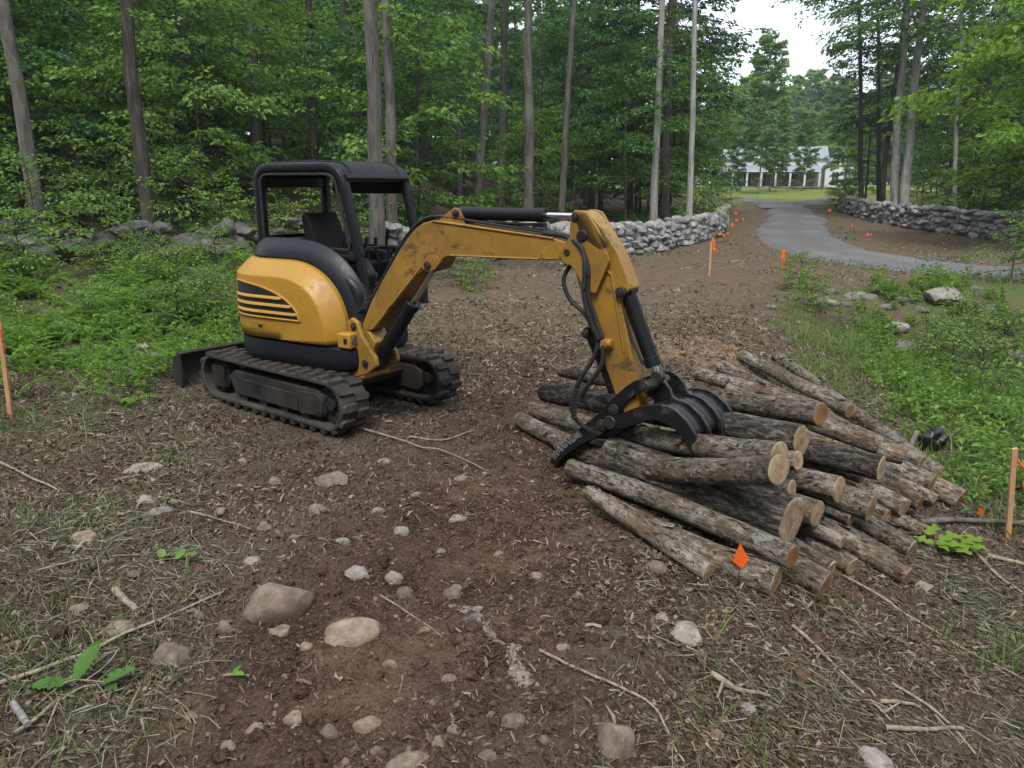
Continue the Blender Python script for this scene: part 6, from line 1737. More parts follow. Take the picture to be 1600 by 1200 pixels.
# trees behind and above the house
def hill_back(x, y):
    px = in_view_gap(x, y); return 1020 < px < 1440
LIM_L, LIM_R = 1060, 1385
n8 = scatter_trees(70, (-60, 20), (42, 100), ['under3', 'under1', 'shrub0'], left_wood, 1.8, 'understory_tree', 'wood-floor sapling', 'low far saplings of the left wood', 1.1, 1.9)
n9 = scatter_trees(40, (24, 75), (42, 95), ['under3', 'under1', 'shrub0'], right_wood, 1.8, 'understory_tree', 'wood-floor sapling', 'low far saplings of the right wood', 1.1, 1.8)
n6 = scatter_trees(34, (20, 90), (138, 178), ['far_tree', 'far_dark', 'far_tree', 'far_dark', 'conifer'], hill_back, 3.6, 'backdrop_tree', 'far-rise tree', 'trees behind the house', 0.95, 1.32)
n6b = scatter_trees(20, (15, 90), (128, 160), ['far_tree', 'far_dark'], hill_back, 3.0, 'backdrop_tree', 'lawn-end tree', 'low trees behind the house', 0.6, 0.9)
# forest closing the view far left and right and behind the left wood
n7 = scatter_trees(44, (-70, 12), (64, 110), ['far_tree', 'far_dark', 'far_dark'], lambda x, y: -380 < in_view_gap(x, y) < 1075, 3.6, 'forest_tree', 'back-wood tree', 'far trees of the left wood', 0.95, 1.3)

def spot(px, Y): return depth_x(px, Y), Y
def named_tree(key, name, px, Y, label, s, rz=0.5, **kw):
    x, y = spot(px, Y); placed.append((x, y)); return tree(key, name, x, y, label, None, s, rz, **kw)
named_tree('hemlock', 'hemlock_tree', 1040, 40, 'dark hemlock with layered boughs reaching toward the sky gap, behind the slim pale trunk', 1.0, 0.4)
named_tree('hemlock', 'hemlock_tree', 985, 46, 'dark hemlock partly hidden by the pale slender trunk', 1.02, 2.0)
named_tree('hemlock', 'hemlock_tree', 1378, 54, 'dusky pine with hanging boughs left of the pale trunk pair', 1.1, 1.2)
named_tree('hemlock', 'hemlock_tree', 1478, 47, 'dusky pine whose crown spreads right of the pale trunk pair', 1.05, 3.4)
named_tree('pale_tree', 'birch_tree', 1185, 84, 'tall pale green birch in front of the white house, highest against the sky', 0.88, 0.3, sxy=0.78)
named_tree('pale_tree', 'birch_tree', 1202, 96, 'pale birch right of the tallest one, its trunk crossing the house porch', 0.66, 2.1)
named_tree('pale_tree', 'birch_tree', 1232, 128, 'pale green tree rising behind the middle of the house roof', 0.80, 4.0)
named_tree('pale_tree', 'birch_tree', 1112, 108, 'light green tree left of the house porch', 0.78, 5.0)
named_tree('pale_tree', 'birch_tree', 1160, 132, 'light green tree rising behind the left roof of the house', 0.80, 1.0)
named_tree('pale_tree', 'birch_tree', 1212, 93, 'small pale tree before the middle of the house porch', 0.50, 1.1)
named_tree('pale_tree', 'birch_tree', 1252, 97, 'small pale tree before the right part of the house', 0.52, 2.2)
named_tree('pale_tree', 'birch_tree', 1150, 91, 'small pale tree before the left end of the house', 0.46, 3.3)
named_tree('far_tree', 'shade_tree', 1318, 100, 'broad green tree right of the house gable', 0.62, 1.6)
named_tree('far_dark', 'shade_tree', 1345, 84, 'deep green tree where the farm track leaves the drive', 0.50, 2.6)
named_tree('under2', 'shade_tree', 1352, 58, 'leafy tree at the far end of the right stone wall', 1.25, 0.6)
named_tree('maple', 'maple_tree', 1600, 25.6, 'bright yellow-green maple leaning over the right stone wall', 1.0, 2.4)
named_tree('maple', 'maple_tree', 1700, 27, 'second bright maple with boughs entering at the right edge', 0.95, 0.9)
named_tree('under1', 'shade_tree', 1640, 36, 'green sapling behind the bright maple at the right edge', 1.2, 0.2)

# shrubs along the walls and forest edge
SH = [(60, 17.2, 'shrub0', 1.25), (150, 16.6, 'shrub1', 1.2), (300, 19, 'shrub0', 1.1), (30, 14.6, 'shrub1', 1.0), (350, 19.5, 'shrub1', 0.9), (250, 21, 'shrub0', 1.3), (180, 20, 'shrub0', 1.2), (400, 21.5, 'shrub0', 1.0), (510, 21.6, 'shrub1', 1.0), (90, 21, 'shrub0', 1.4), (-40, 17, 'shrub0', 1.4), (440, 19.0, 'shrub2', 1.0), (560, 20.2, 'shrub2', 0.9), (620, 23, 'shrub0', 0.8), (335, 16.5, 'shrub2', 0.8), (215, 15.4, 'shrub2', 0.8)]
for k, (px, Y, key, s_) in enumerate(SH):
    x, y = spot(px, Y)
    s_ = s_ * (0.7 if Y < 17.6 else 0.85)
    tree(key, 'shrub', x, y, ['leafy shrub at the far left edge before the boulders', 'bluish shrub in front of the leftmost boulders', 'tall shrub behind the boulders under the leaning dark trunk', 'low bluish shrub nearest the ferns at the left edge', 'bluish shrub beside the rear post of the canopy', 'tall shrub behind the boulders, left of the leaning dark trunk', 'leafy shrub behind the boulders in the middle of the left wood edge', 'shrub seen just left of the canopy rear post, behind the boulders', 'bluish shrub seen through the canopy side window', 'large shrub behind the left-edge tree', 'shrub outside the left edge of the view', 'pale weed clump seen through the canopy side', 'pale weed clump seen through the canopy front', 'shrub behind the front right post of the canopy', 'pale bushy weed between boulders and excavator', 'pale bushy weed in front of the middle boulders'][k], 'shrubs of the left wood edge', s_, k * 1.3, 'shrub')
for k, (px, Y, key, s_) in enumerate([(1098, 33, 'shrub1', 1.0), (1105, 38, 'shrub1', 1.1), (1112, 43, 'shrub0', 1.0), (1090, 30.5, 'shrub2', 1.0), (1085, 36, 'shrub0', 0.9), (1120, 50, 'shrub1', 1.2)]):
    x, y = spot(px, Y); tree(key, 'shrub', x, y, ['bush on the overgrown wall close behind the slim pale trunk', 'bush on the middle of the overgrown wall', 'taller bush on the far half of the overgrown wall', 'pale low bush at the near end of the overgrown wall', 'leafy bush behind the near half of the overgrown wall', 'farthest bush on the overgrown wall by the drive bend'][k], 'bushes on the overgrown wall', s_, k * 1.1, 'shrub')
for k, (px, Y, key, s_) in enumerate([(1318, 50, 'shrub2', 1.3), (1310, 53, 'shrub1', 1.0), (1325, 47, 'shrub2', 1.0)]):
    x, y = spot(px, Y); tree(key, 'shrub', x, y, ['pale bush at the end of the right stone wall', 'bluish bush beyond the end of the right stone wall', 'small pale bush on the last stones of the right wall'][k], 'bushes at the right wall end', s_, k * 1.7, 'shrub')
for k, (px, Y, key, s_) in enumerate([(1590, 17.6, 'shrub0', 0.62), (1640, 17.0, 'shrub0', 0.7)]):
    x, y = spot(px, Y); tree(key, 'shrub', x, y, ['leafy bush hanging over the drive edge at the right of the view', 'bush outside the right edge of the drive'][k], None, s_, k * 1.7, 'shrub')
for k, (px, Y, key, s_) in enumerate([(1255, 16.4, 'shrub1', 0.42), (1275, 15.2, 'shrub1', 0.40)]):
    x, y = spot(px, Y); tree(key, 'shrub', x, y, ['bushy weed at the top of the bank beside the orange-topped stake', 'bushy weed just below the top of the bank near the orange-topped stake'][k], None, s_, k * 1.7, 'shrub')
for k, (px, Y, s_) in enumerate([(1510, 12.6, 0.62), (1560, 11.5, 0.66), (1590, 13.5, 0.7), (1530, 14.5, 0.6), (1480, 14.0, 0.5)]):
    x, y = spot(px, Y); tree('shrub2', 'shrub', x, y, ['lush bush in the middle of the right bank', 'lowest lush bush on the right bank', 'bush on the right bank against the picture edge', 'upper bush on the right bank below the drive', 'leftmost smaller bush on the right bank'][k], 'bushes on the right bank', s_, k * 1.7, 'shrub')
for k, (px, Y, s_) in enumerate([(1520, 36, 1.2), (1570, 35, 1.3), (1480, 38, 1.0), (1440, 41, 1.0), (1620, 33, 1.1), (1545, 39, 1.4)]):
    x, y = spot(px, Y); tree('shrub0', 'shrub', x, y, ['shaded shrub behind the middle of the right stone wall', 'tallest shaded shrub behind the right stone wall', 'shaded shrub right of the slender pale trunk', 'small shaded shrub right of the pale trunk pair', 'shaded shrub behind the right end of the stone wall', 'shaded shrub deep behind the right stone wall'][k], 'shrubs behind the right stone wall', s_, k * 1.7, 'shrub')
for k, (px, Y, s_) in enumerate([(720, 17.0, 0.45), (700, 18.0, 0.5), (740, 16.2, 0.4), (755, 17.6, 0.4)]):
    x, y = spot(px, Y); tree('shrub2', 'shrub', x, y, ['fern-green clump under the boom, nearest the boom cylinder', 'smallest fern-green clump under the boom apex', 'fern-green clump under the boom, nearest the camera', 'rightmost fern-green clump under the boom'][k], 'green clumps under the boom', s_, k * 1.7, 'shrub')

qb = random.Random(41)
BR = ['pale', 'taller', 'ragged', 'low', 'spreading', 'thin', 'thick', 'drooping']
BW = ['ferny bush near the picture edge, far left', 'ferny bush between the left stake and the boulders', 'ferny bush left of the blade', 'ferny bush beside the engine cover']
for k in range(18):
    px, Y = qb.uniform(-30, 385), qb.uniform(10.2, 16.5)
    x, y = spot(px, Y); zone = min(3, int((px + 30) / 105))
    tree('shrub2', 'fern_bush', x, y, BR[k % 8] + ' ' + BW[zone], 'brush at the left edge of the clearing', qb.uniform(0.28, 0.62), qb.uniform(0, 6.3), 'bush')
# unseen trees added behind the camera to cut low sky light and deepen shadows
for k in range(20):
    a = -1.9 + 3.8 * k / 19.0
    rr_ = 17 + 5 * ((k * 7) % 5) / 4.0
    x, y = rr_ * math.sin(a) * 1.25, -rr_ * math.cos(a) * 0.9 - 1.0
    tree('far_dark' if k % 2 else 'far_tree', 'forest_tree', x, y, 'unseen tree added behind the photographer to cut low sky light', 'unseen trees added behind the photographer', 0.85 + 0.05 * (k % 4), k * 1.9, sxy=1.15)
# ------------------------------------------------------------------ house beyond the lawn
HX, HY = depth_x(1206, 112), 112.0
hz = gz(HX, HY) + 0.1
house = empty('farmhouse', (HX, HY, hz), R(-14)); tag(house, 'white farmhouse with a long front porch and grey roof beyond the lawn', 'house')
def hb(name, mat, boxes, parent=house, bevel=0.0):
    m = MB()
    for c, s_ in boxes: m.box(c, s_)
    return m.build(name, MAT[mat], parent, bevel=bevel)
hb('wall', 'white_wall', [((0, 3.6, 2.05), (14.0, 5.2, 4.1))])
hb('porch_back_wall', 'shadow_wall', [((-0.3, 0.96, 1.15), (13.4, 0.06, 2.2))])
m = MB(); m.prism([(-3.0, 3.95), (3.0, 3.95), (0, 5.7)], ((0, 3.6, 0), (0, 1, 0), (0, 0, 1), (1, 0, 0)), -7.3, 7.3); m.build('roof', MAT['roof'], house)
m = MB(); m.prism([(-2.3, 2.25), (1.0, 3.0), (1.0, 3.12), (-2.35, 2.38)], ((0, 0, 0), (0, 1, 0), (0, 0, 1), (1, 0, 0)), -7.6, 6.0); pr = m.build('porch_roof', MAT['roof'], house)
hb('porch_fascia', 'white_wall', [((-0.8, -2.33, 2.24), (13.6, 0.08, 0.2))])
hb('porch_floor', 'shadow_wall', [((-0.8, -0.6, 0.1), (13.6, 3.2, 0.2))])
for k in range(8):
    hb('porch_column', 'white_wall', [((-7.4 + k * 1.9, -2.15, 1.17), (0.24, 0.24, 1.94))])
for x_ in (-5.6, -3.4, 0.6, 3.0):
    f_ = hb('window', 'window', [((x_, 0.90, 1.35), (1.0, 0.06, 1.2))])
    hb('frame', 'white_wall', [((x_ - 0.56, 0.88, 1.35), (0.12, 0.1, 1.4)), ((x_ + 0.56, 0.88, 1.35), (0.12, 0.1, 1.4)), ((x_, 0.88, 2.0), (1.24, 0.1, 0.12)), ((x_, 0.88, 1.35), (0.06, 0.1, 1.2))], f_)
d_ = hb('door', 'window', [((-1.4, 0.90, 1.1), (0.95, 0.06, 1.8))])
for x_ in (-4.6, -1.6, 1.4, 4.4):
    f_ = hb('window', 'window', [((x_, 0.97, 3.5), (0.9, 0.06, 0.7))])
    hb('frame', 'white_wall', [((x_ - 0.5, 0.95, 3.5), (0.1, 0.1, 0.8)), ((x_ + 0.5, 0.95, 3.5), (0.1, 0.1, 0.8)), ((x_, 0.95, 3.9), (1.1, 0.1, 0.1)), ((x_, 0.95, 3.5), (0.05, 0.1, 0.7))], f_)
# gable wing at the right
hb('wing_wall', 'white_wall', [((8.6, 1.4, 1.4), (3.8, 5.2, 2.8))])
m = MB(); m.prism([(-1.9, 2.72), (1.9, 2.72), (0, 4.6)], ((8.6, 1.4, 0), (1, 0, 0), (0, 0, 1), (0, 1, 0)), -2.6, 2.6); m.build('wing_gable', MAT['white_wall'], house)
m = MB(); m.prism([(-2.15, 2.55), (0, 4.68), (2.15, 2.55), (2.15, 2.75), (0, 4.92), (-2.15, 2.75)], ((8.6, 1.4, 0), (1, 0, 0), (0, 0, 1), (0, 1, 0)), -2.9, 2.8); m.build('wing_roof', MAT['roof'], house)
f_ = hb('window', 'window', [((8.0, -1.21, 1.5), (0.8, 0.05, 1.2))]); hb('frame', 'white_wall', [((7.55, -1.22, 1.5), (0.1, 0.08, 1.4)), ((8.45, -1.22, 1.5), (0.1, 0.08, 1.4)), ((8.0, -1.22, 2.15), (1.0, 0.08, 0.1)), ((8.0, -1.22, 1.5), (0.05, 0.08, 1.2))], f_)
hb('door', 'shadow_wall', [((9.5, -1.21, 1.05), (0.9, 0.05, 2.0))])
hb('chimney', 'porch_wood', [((2.0, 3.8, 5.8), (0.7, 0.7, 1.2))])
def rz_local(x, y):
    a = R(-14); return HX + math.cos(a) * x - math.sin(a) * y, HY + math.sin(a) * x + math.cos(a) * y
for k, (lx, ly, lab) in enumerate([(-5.9, -1.2, 'wooden bench on the house porch between the white columns')]):
    x, y = rz_local(lx, ly)
    b = empty('porch_bench', (x, y, hz + 0.2), R(-14)); tag(b, lab, 'bench')
    hb('seat', 'porch_wood', [((0, 0, 0.45), (1.9, 0.5, 0.07))], b); hb('backrest', 'porch_wood', [((0, 0.25, 0.75), (1.9, 0.06, 0.5))], b)
    for sx in (-0.85, 0.85): hb('leg', 'porch_wood', [((sx, 0, 0.22), (0.08, 0.45, 0.44))], b)
for k, (lx, ly, lab) in enumerate([(-9.0, -3.4, 'left white garden chair on the lawn by the porch end'), (-8.0, -3.8, 'right white garden chair on the lawn by the porch end')]):
    x, y = rz_local(lx, ly)
    b = empty('garden_chair', (x, y, gz(x, y)), R(-14 + 20 * k)); tag(b, lab, 'chair', 'white garden chairs')
    hb('seat', 'white_wall', [((0, 0, 0.38), (0.6, 0.6, 0.05))], b); hb('backrest', 'white_wall', [((0, 0.32, 0.72), (0.6, 0.06, 0.75))], b)
    for sx in (-0.27, 0.27):
        hb('leg', 'white_wall', [((sx, -0.25, 0.18), (0.06, 0.06, 0.36))], b); hb('leg', 'white_wall', [((sx, 0.28, 0.18), (0.06, 0.06, 0.36))], b); hb('armrest', 'white_wall', [((sx, 0, 0.58), (0.1, 0.6, 0.04))], b)
for k, lx in enumerate((-2.2, 0.4, 2.6, 4.8)):
    x, y = rz_local(lx, -3.2); tree('shrub2', 'shrub', x, y, ['garden bush by the left porch columns', 'garden bush left of the porch middle', 'garden bush right of the porch middle', 'garden bush by the right end of the porch'][k], 'bushes before the porch', 0.9, k, 'shrub')

# ------------------------------------------------------------------ ground cover (uncountable)
def merged_scatter(name, variants, X, Y, scale, mat, tilt=0.15, sink=0.0, yaw=None, seed=1):
    g = np.random.default_rng(seed)
    n = len(X)
    Z = terr_fine(X, Y) - sink
    yaw = g.uniform(0, 2 * math.pi, n) if yaw is None else yaw
    which = g.integers(0, len(variants), n)
    tx, ty = g.normal(0, tilt, n), g.normal(0, tilt, n)
    Vs, F3, F4 = [], [], []; k = 0
    for vi, (V, T, Q) in enumerate(variants):
        m_ = np.where(which == vi)[0]
        if not len(m_): continue
        c, s_ = np.cos(yaw[m_]), np.sin(yaw[m_])
        v = V[None] * scale[m_][:, None, None]
        x = v[..., 0] * c[:, None] - v[..., 1] * s_[:, None]
        y = v[..., 0] * s_[:, None] + v[..., 1] * c[:, None]
        z = v[..., 2] + x * tx[m_][:, None] + y * ty[m_][:, None]
        x = x + tx[m_][:, None] * -v[..., 2]; y = y + ty[m_][:, None] * -v[..., 2]
        W = np.stack([x + X[m_][:, None], y + Y[m_][:, None], z + Z[m_][:, None]], -1)
        off = k + np.arange(len(m_))[:, None, None] * len(V)
        if len(T): F3.append((T[None] + off).reshape(-1, 3))
        if len(Q): F4.append((Q[None] + off).reshape(-1, 4))
        Vs.append(W.reshape(-1, 3)); k += len(m_) * len(V)
    fs = []
    if F3: fs.append(np.vstack(F3))
    if F4: fs.append(np.vstack(F4))
    o = link(name, np_mesh(name, np.vstack(Vs), fs, False), mat)
    tag(o, kind='stuff')
    return o
E3 = np.zeros((0, 3), int); E4 = np.zeros((0, 4), int)
def v_leaf(q_, L, W):
    c = q_.uniform(0.1, 0.5) * W; d = q_.uniform(-0.2, 0.6) * W
    V = np.array([(-L / 2, 0, 0.004), (-L * .05, -W / 2, 0.004 + c), (L / 2, 0, 0.006 + d), (L * .05, W / 2, 0.004 + c * q_.uniform(.2, 1.1)), (0, 0, 0.003)], float)
    return V, np.array([(0, 1, 4), (1, 2, 4), (2, 3, 4), (3, 0, 4)]), E4
def v_strip(q_, L, W):
    b = q_.uniform(-0.15, 0.15) * L
    V = np.array([(-L / 2, -W / 2, 0.004), (-L / 2, W / 2, 0.008), (0, -W / 2 + b * .5, 0.012 + q_.uniform(0, .012)), (0, W / 2 + b * .5, 0.014), (L / 2, -W / 2 + b * .2, 0.004), (L / 2, W / 2 + b * .2, 0.006)], float)
    return V, E3, np.array([(0, 2, 3, 1), (2, 4, 5, 3)])
def v_blade(q_, H, W):
    lx, ly = q_.uniform(-.6, .6) * H, q_.uniform(-.6, .6) * H
    V = np.array([(-W, 0, -0.01), (W, 0, -0.01), (-W * .8 + lx * .35, ly * .35, H * .55), (W * .8 + lx * .35, ly * .35, H * .55), (lx, ly, H * q_.uniform(.7, 1))], float)
    return V, np.array([(2, 3, 4)]), np.array([(0, 1, 3, 2)])
def v_weed(q_, H, n, L):
    V = []; F = []
    for i in range(n):
        t = (i + 0.5) / n; a = i * 2.4 + q_.uniform(-.4, .4); l = L * (1 - .45 * t) * q_.uniform(.7, 1.2)
        p = np.array([0.04 * math.sin(a) * H, 0.04 * math.cos(a) * H, H * (0.15 + .85 * t)])
        d = np.array([math.cos(a), math.sin(a), q_.uniform(-.2, .6)]); d /= np.linalg.norm(d); s_ = np.array([-math.sin(a), math.cos(a), 0]) * l * 0.24
        k = len(V); V += [p, p + d * l * .45 - s_ + [0, 0, .02], p + d * l - [0, 0, .12 * l], p + d * l * .45 + s_ + [0, 0, .02]]
        F += [(k, k + 1, k + 2), (k, k + 2, k + 3)]
    k = len(V); V += [np.array([-.003, 0, 0.0]), np.array([.003, 0, 0]), np.array([0, 0, H])]; F.append((k, k + 1, k + 2))
    return np.array(V, float), np.array(F), E4
def v_fern(q_, L, nf):
    V = []; F = []
    for f in range(nf):
        a = f * 6.283 / nf + q_.uniform(-.3, .3); l = L * q_.uniform(.75, 1.15); m_ = 15
        d = np.array([math.cos(a), math.sin(a), 0]); s_ = np.array([-math.sin(a), math.cos(a), 0])
        for i in range(m_):
            t = (i + .6) / m_; p = d * l * t * (0.8) + np.array([0, 0, l * (0.95 * t - 0.62 * t * t) ])
            w = l * 0.24 * (1 - t) ** .8 * (0.5 + t) + .006
            for sd in (-1, 1):
                k = len(V); e = s_ * sd * w + d * w * .45 + np.array([0, 0, -w * .2])
                wv = d * l * 0.024
                V += [p, p + e * .5 - wv, p + e, p + e * .5 + wv]; F += [(k, k + 1, k + 2), (k, k + 2, k + 3)]
    return np.array(V, float), np.array(F), E4

qq = random.Random(21); g = np.random.default_rng(33)
def ring_points(n, rmin, rmax, fov=0.80, power=1.3):
    u = g.random(n)
    e = 2 - power
    r = (rmin ** e + u * (rmax ** e - rmin ** e)) ** (1 / e)
    a = g.uniform(-fov, fov, n)
    return r * np.sin(a), r * np.cos(a)
def keep_out(X, Y):
    """not under the machine's tracks"""
    c, s_ = math.cos(R(38)), math.sin(R(38))
    lx, ly = c * (X - CX) - s_ * (Y - CY), s_ * (X - CX) + c * (Y - CY)
    return ~((np.abs(lx) < 1.2) & (np.abs(np.abs(ly) - 0.62) < 0.2))
def lane_w(X, Y): return ss(1 - np.abs(X + 0.35 - 0.22 * (Y - 4)) / 1.9)
# dry leaves, bark chips, shredded wood
X, Y = ring_points(130000, 1.7, 15)
keep = (g.random(len(X)) > lane_w(X, Y) * 0.72 * ss((9 - Y) / 2)) & keep_out(X, Y) & (1.5 * fbm(X, Y, 1.0, 3, 71) + g.normal(0, 0.30, len(X)) + 0.55 * ss((Y - 6.5) / 2) + 0.5 * np.exp(-((X - 0.75) ** 2 + (Y - 4.2) ** 2) / 0.6) > 0.0)
keep &= ~((X < -3) & (Y > 9.5))
X, Y = X[keep], Y[keep]
merged_scatter('leaf_litter', [v_leaf(qq, qq.uniform(.03, .06), qq.uniform(.014, .030)) for _ in range(10)] + [v_strip(qq, qq.uniform(.03, .09), qq.uniform(.005, .013)) for _ in range(8)], X, Y, (0.30 + 0.95 * g.random(len(X)) ** 2.2) * np.clip(0.72 + np.hypot(X, Y) * 0.06, 0, 1.3), MAT['litter'], 0.45, seed=2)
# shredded bark and root fibre worked into the soil
X, Y = ring_points(120000, 1.7, 13, 0.80, 1.35); keep = keep_out(X, Y) & ~((X < -3) & (Y > 9.5)) & (1.3 * fbm(X, Y, 0.55, 3, 271) + g.normal(0, 0.4, len(X)) - 0.35 * lane_w(X, Y) > -0.15)
X, Y = X[keep], Y[keep]
MAT['mulch'] = foliage('shredded_bark', [(0.0, (0.020, 0.012, 0.009)), (0.45, (0.060, 0.038, 0.027)), (0.75, (0.12, 0.082, 0.058)), (0.93, (0.23, 0.175, 0.13)), (1.0, (0.38, 0.33, 0.27))], 0.05, (0.1, 0.07, 0.04), rough=0.85, spec=0.15)
merged_scatter('shredded_bark', [v_strip(qq, qq.uniform(.018, .06), qq.uniform(.003, .008)) for _ in range(12)], X, Y, (0.45 + 0.8 * g.random(len(X)) ** 2) * np.clip(0.7 + np.hypot(X, Y) * 0.06, 0, 1.4), MAT['mulch'], 0.5, seed=17)
# coarse litter on the bare verge before the walls
X, Y = g.uniform(-4, 19, 16000), g.uniform(12, 33, 16000)
wl_ = np.interp(X, [-16, -9, -3.7, 1.8, 5.4, 7.0, 11.8, 16], [16, 17, 20, 23, 26.5, 29, 45, 60])
rd_ = dist_poly(X, Y, ROAD_C)
keep = (Y < wl_ - 0.3) & (rd_ > 1.5) & ((fbm(X, Y, 1.6, 3, 281) > -0.05) | (rd_ < 2.6)) & (g.random(16000) < 0.8)
keep &= ~((X > 4) & (Y < np.interp(X, [4, 8, 10, 11.8, 16, 25], [16.5, 17.2, 17.9, 18.2, 16.9, 16.3])))
X, Y = X[keep], Y[keep]
merged_scatter('verge_litter', [v_strip(qq, qq.uniform(.10, .35), qq.uniform(.012, .03)) for _ in range(10)] + [v_leaf(qq, qq.uniform(.08, .14), qq.uniform(.04, .08)) for _ in range(6)], X, Y, g.uniform(0.4, 1.2, len(X)), MAT['straw'], 0.3, seed=18)
X, Y = g.uniform(-4, 19, 14000), g.uniform(12, 33, 14000)
wl_ = np.interp(X, [-16, -9, -3.7, 1.8, 5.4, 7.0, 11.8, 16], [16, 17, 20, 23, 26.5, 29, 45, 60])
keep = (Y < wl_ + 0.2) & (dist_poly(X, Y, ROAD_C) > 1.7) & (fbm(X, Y, 2.2, 3, 291) > 0.12)
X, Y = X[keep], Y[keep]
merged_scatter('verge_tufts', [v_blade(qq, qq.uniform(.06, .16), qq.uniform(.005, .010)) for _ in range(8)], X, Y, g.uniform(0.6, 1.3, len(X)), MAT['grass'], 0.3, 0.01, seed=19)
# crumbs of soil and pebbles over the bare strip
PEB = []
for s in range(4):
    bm = bmesh.new(); bmesh.ops.create_icosphere(bm, subdivisions=1, radius=0.5)
    V = np.array([[v.co.x * (1 + .3 * qq.uniform(-1, 1)), v.co.y * (1 + .3 * qq.uniform(-1, 1)), v.co.z * .7 * (1 + .3 * qq.uniform(-1, 1))] for v in bm.verts]); T = np.array([[v.index for v in f.verts] for f in bm.faces]); bm.free()
    PEB.append((V, T, E4))
X, Y = ring_points(17000, 1.7, 10); keep = keep_out(X, Y)
X, Y = X[keep], Y[keep]
MAT['crumb'] = foliage('soil_crumbs', [(0.0, (0.035, 0.024, 0.018)), (0.6, (0.085, 0.060, 0.045)), (0.93, (0.15, 0.115, 0.09)), (1.0, (0.26, 0.23, 0.20))], 0.0, rough=0.95, spec=0.1)
merged_scatter('soil_crumbs', PEB, X, Y, 0.007 + 0.030 * g.random(len(X)) ** 4, MAT['crumb'], 0.2, 0.001, seed=3)
X, Y = ring_points(4200, 1.8, 12, 0.8, 1.2); keep = keep_out(X, Y) & (fbm(X, Y, 0.9, 2, 201) > -0.1)
X, Y = X[keep], Y[keep]
CL = []
for s_ in range(5):
    bm = bmesh.new(); bmesh.ops.create_icosphere(bm, subdivisions=2, radius=0.5)
    V = np.array([tuple(v.co * (1 + .45 * mnoise.noise(v.co * 3.0 + Vector((s_ * 7, 0, 0))) + .2 * mnoise.noise(v.co * 9))) for v in bm.verts]) * np.array([1, 1, .6]); T = np.array([[v.index for v in f.verts] for f in bm.faces]); bm.free()
    CL.append((V, T, E4))
merged_scatter('soil_clods', CL, X, Y, 0.02 + 0.085 * g.random(len(X)) ** 3, MAT['ground'], 0.25, 0.004, seed=12)
# straw and dead stems on the right foreground and on the left
X, Y = ring_points(110000, 1.7, 12, 0.80, 1.2)
w = np.clip(np.maximum(ss((X - 0.15 - 0.12 * (Y - 2)) / 0.9), 0.9 * ss((-1.15 - X - 0.25 * (Y - 3)) / 0.9)), 0, 1)
keep = (g.random(len(X)) < w * (0.50 + 1.1 * fbm(X, Y, 0.8, 3, 91))) & keep_out(X, Y) & (Y < 9.5)
X, Y = X[keep], Y[keep]
yaw = -0.75 + g.normal(0, 0.75, len(X))
merged_scatter('dead_straw', [v_strip(qq, qq.uniform(.06, .18), qq.uniform(.002, .0042)) for _ in range(12)], X, Y, g.uniform(0.6, 1.4, len(X)), MAT['straw'], 0.25, yaw=yaw, seed=4)
# grass
X, Y = ring_points(165000, 1.8, 23, 0.82, 0.95)
pr_ = fbm(X, Y, 0.8, 3, 101)
w_r = ss((X - (1.3 + 0.30 * (Y - 4))) / 1.0) * ss((np.interp(X, [4, 8, 10, 11.8, 16, 25], [16.5, 17.2, 17.9, 18.2, 16.9, 16.3]) - Y) / 0.7) * ss((Y - 5.4) / 1.2) * np.clip(0.5 + 1.5 * pr_, 0, 1)
w_f = 0.55 * ss((X - 0.5) / 0.8) * ss((5.4 - Y) / 1) * np.clip(pr_ * 2.2 - 0.05, 0, 1)
w_l = 0.8 * np.maximum(ss((-2.3 - X - 0.1 * (9 - Y)) / 1.0) * ss((Y - 5.0) / 2), 0.35 * ss((-1.3 - X - 0.3 * (Y - 3)) / 0.8)) * np.clip(0.4 + 1.6 * pr_, 0, 1)
w_m = 0.22 * (np.abs(X - 0.1) < 2.2) * (Y > 9) * (Y < 17) * (pr_ > 0.1)
keep = (g.random(len(X)) < np.maximum(np.maximum(w_r, w_f), np.maximum(w_l, w_m))) & keep_out(X, Y)
# leave the log pile alone
PA, PBx = np.array([1.1, 4.2]), np.array([3.9, 6.6])
inp = (X > 0.3) & (X < 4.0) & (Y > 4.1) & (Y < 8.2) & ((X - 1.1) * 0.65 - (Y - 4.2) < 0.4) & (Y + X < 11.0)
keep &= ~inp
X, Y = X[keep], Y[keep]
merged_scatter('grass', [v_blade(qq, qq.uniform(.07, .17), qq.uniform(.0025, .005)) for _ in range(14)], X, Y, g.uniform(0.6, 1.5, len(X)) * np.where(X > 2, 1.15, 0.8), MAT['grass'], 0.25, 0.005, seed=5)
X, Y = ring_points(16000, 5.0, 18, 0.82, 0.7)
w = np.maximum(ss((-2.0 - X) / 1.5) * ss((12.5 - Y) / 2), np.maximum(0.9 * ss((X - (1.2 + 0.3 * (Y - 4))) / 1.0) * ss((18 - Y) / 1), 0.45 * ss((Y - 8) / 2) * ss((18 - Y) / 3)))
keep = (g.random(len(X)) < w * np.clip(0.35 + 1.6 * fbm(X, Y, 1.1, 2, 241), 0, 1)) & keep_out(X, Y)
X, Y = X[keep], Y[keep]
merged_scatter('brush_debris', [v_strip(qq, qq.uniform(.12, .38), qq.uniform(.004, .010)) for _ in range(10)] + [v_leaf(qq, qq.uniform(.07, .12), qq.uniform(.03, .06)) for _ in range(6)], X, Y, g.uniform(0.5, 1.4, len(X)), MAT['straw'], 0.3, seed=14)
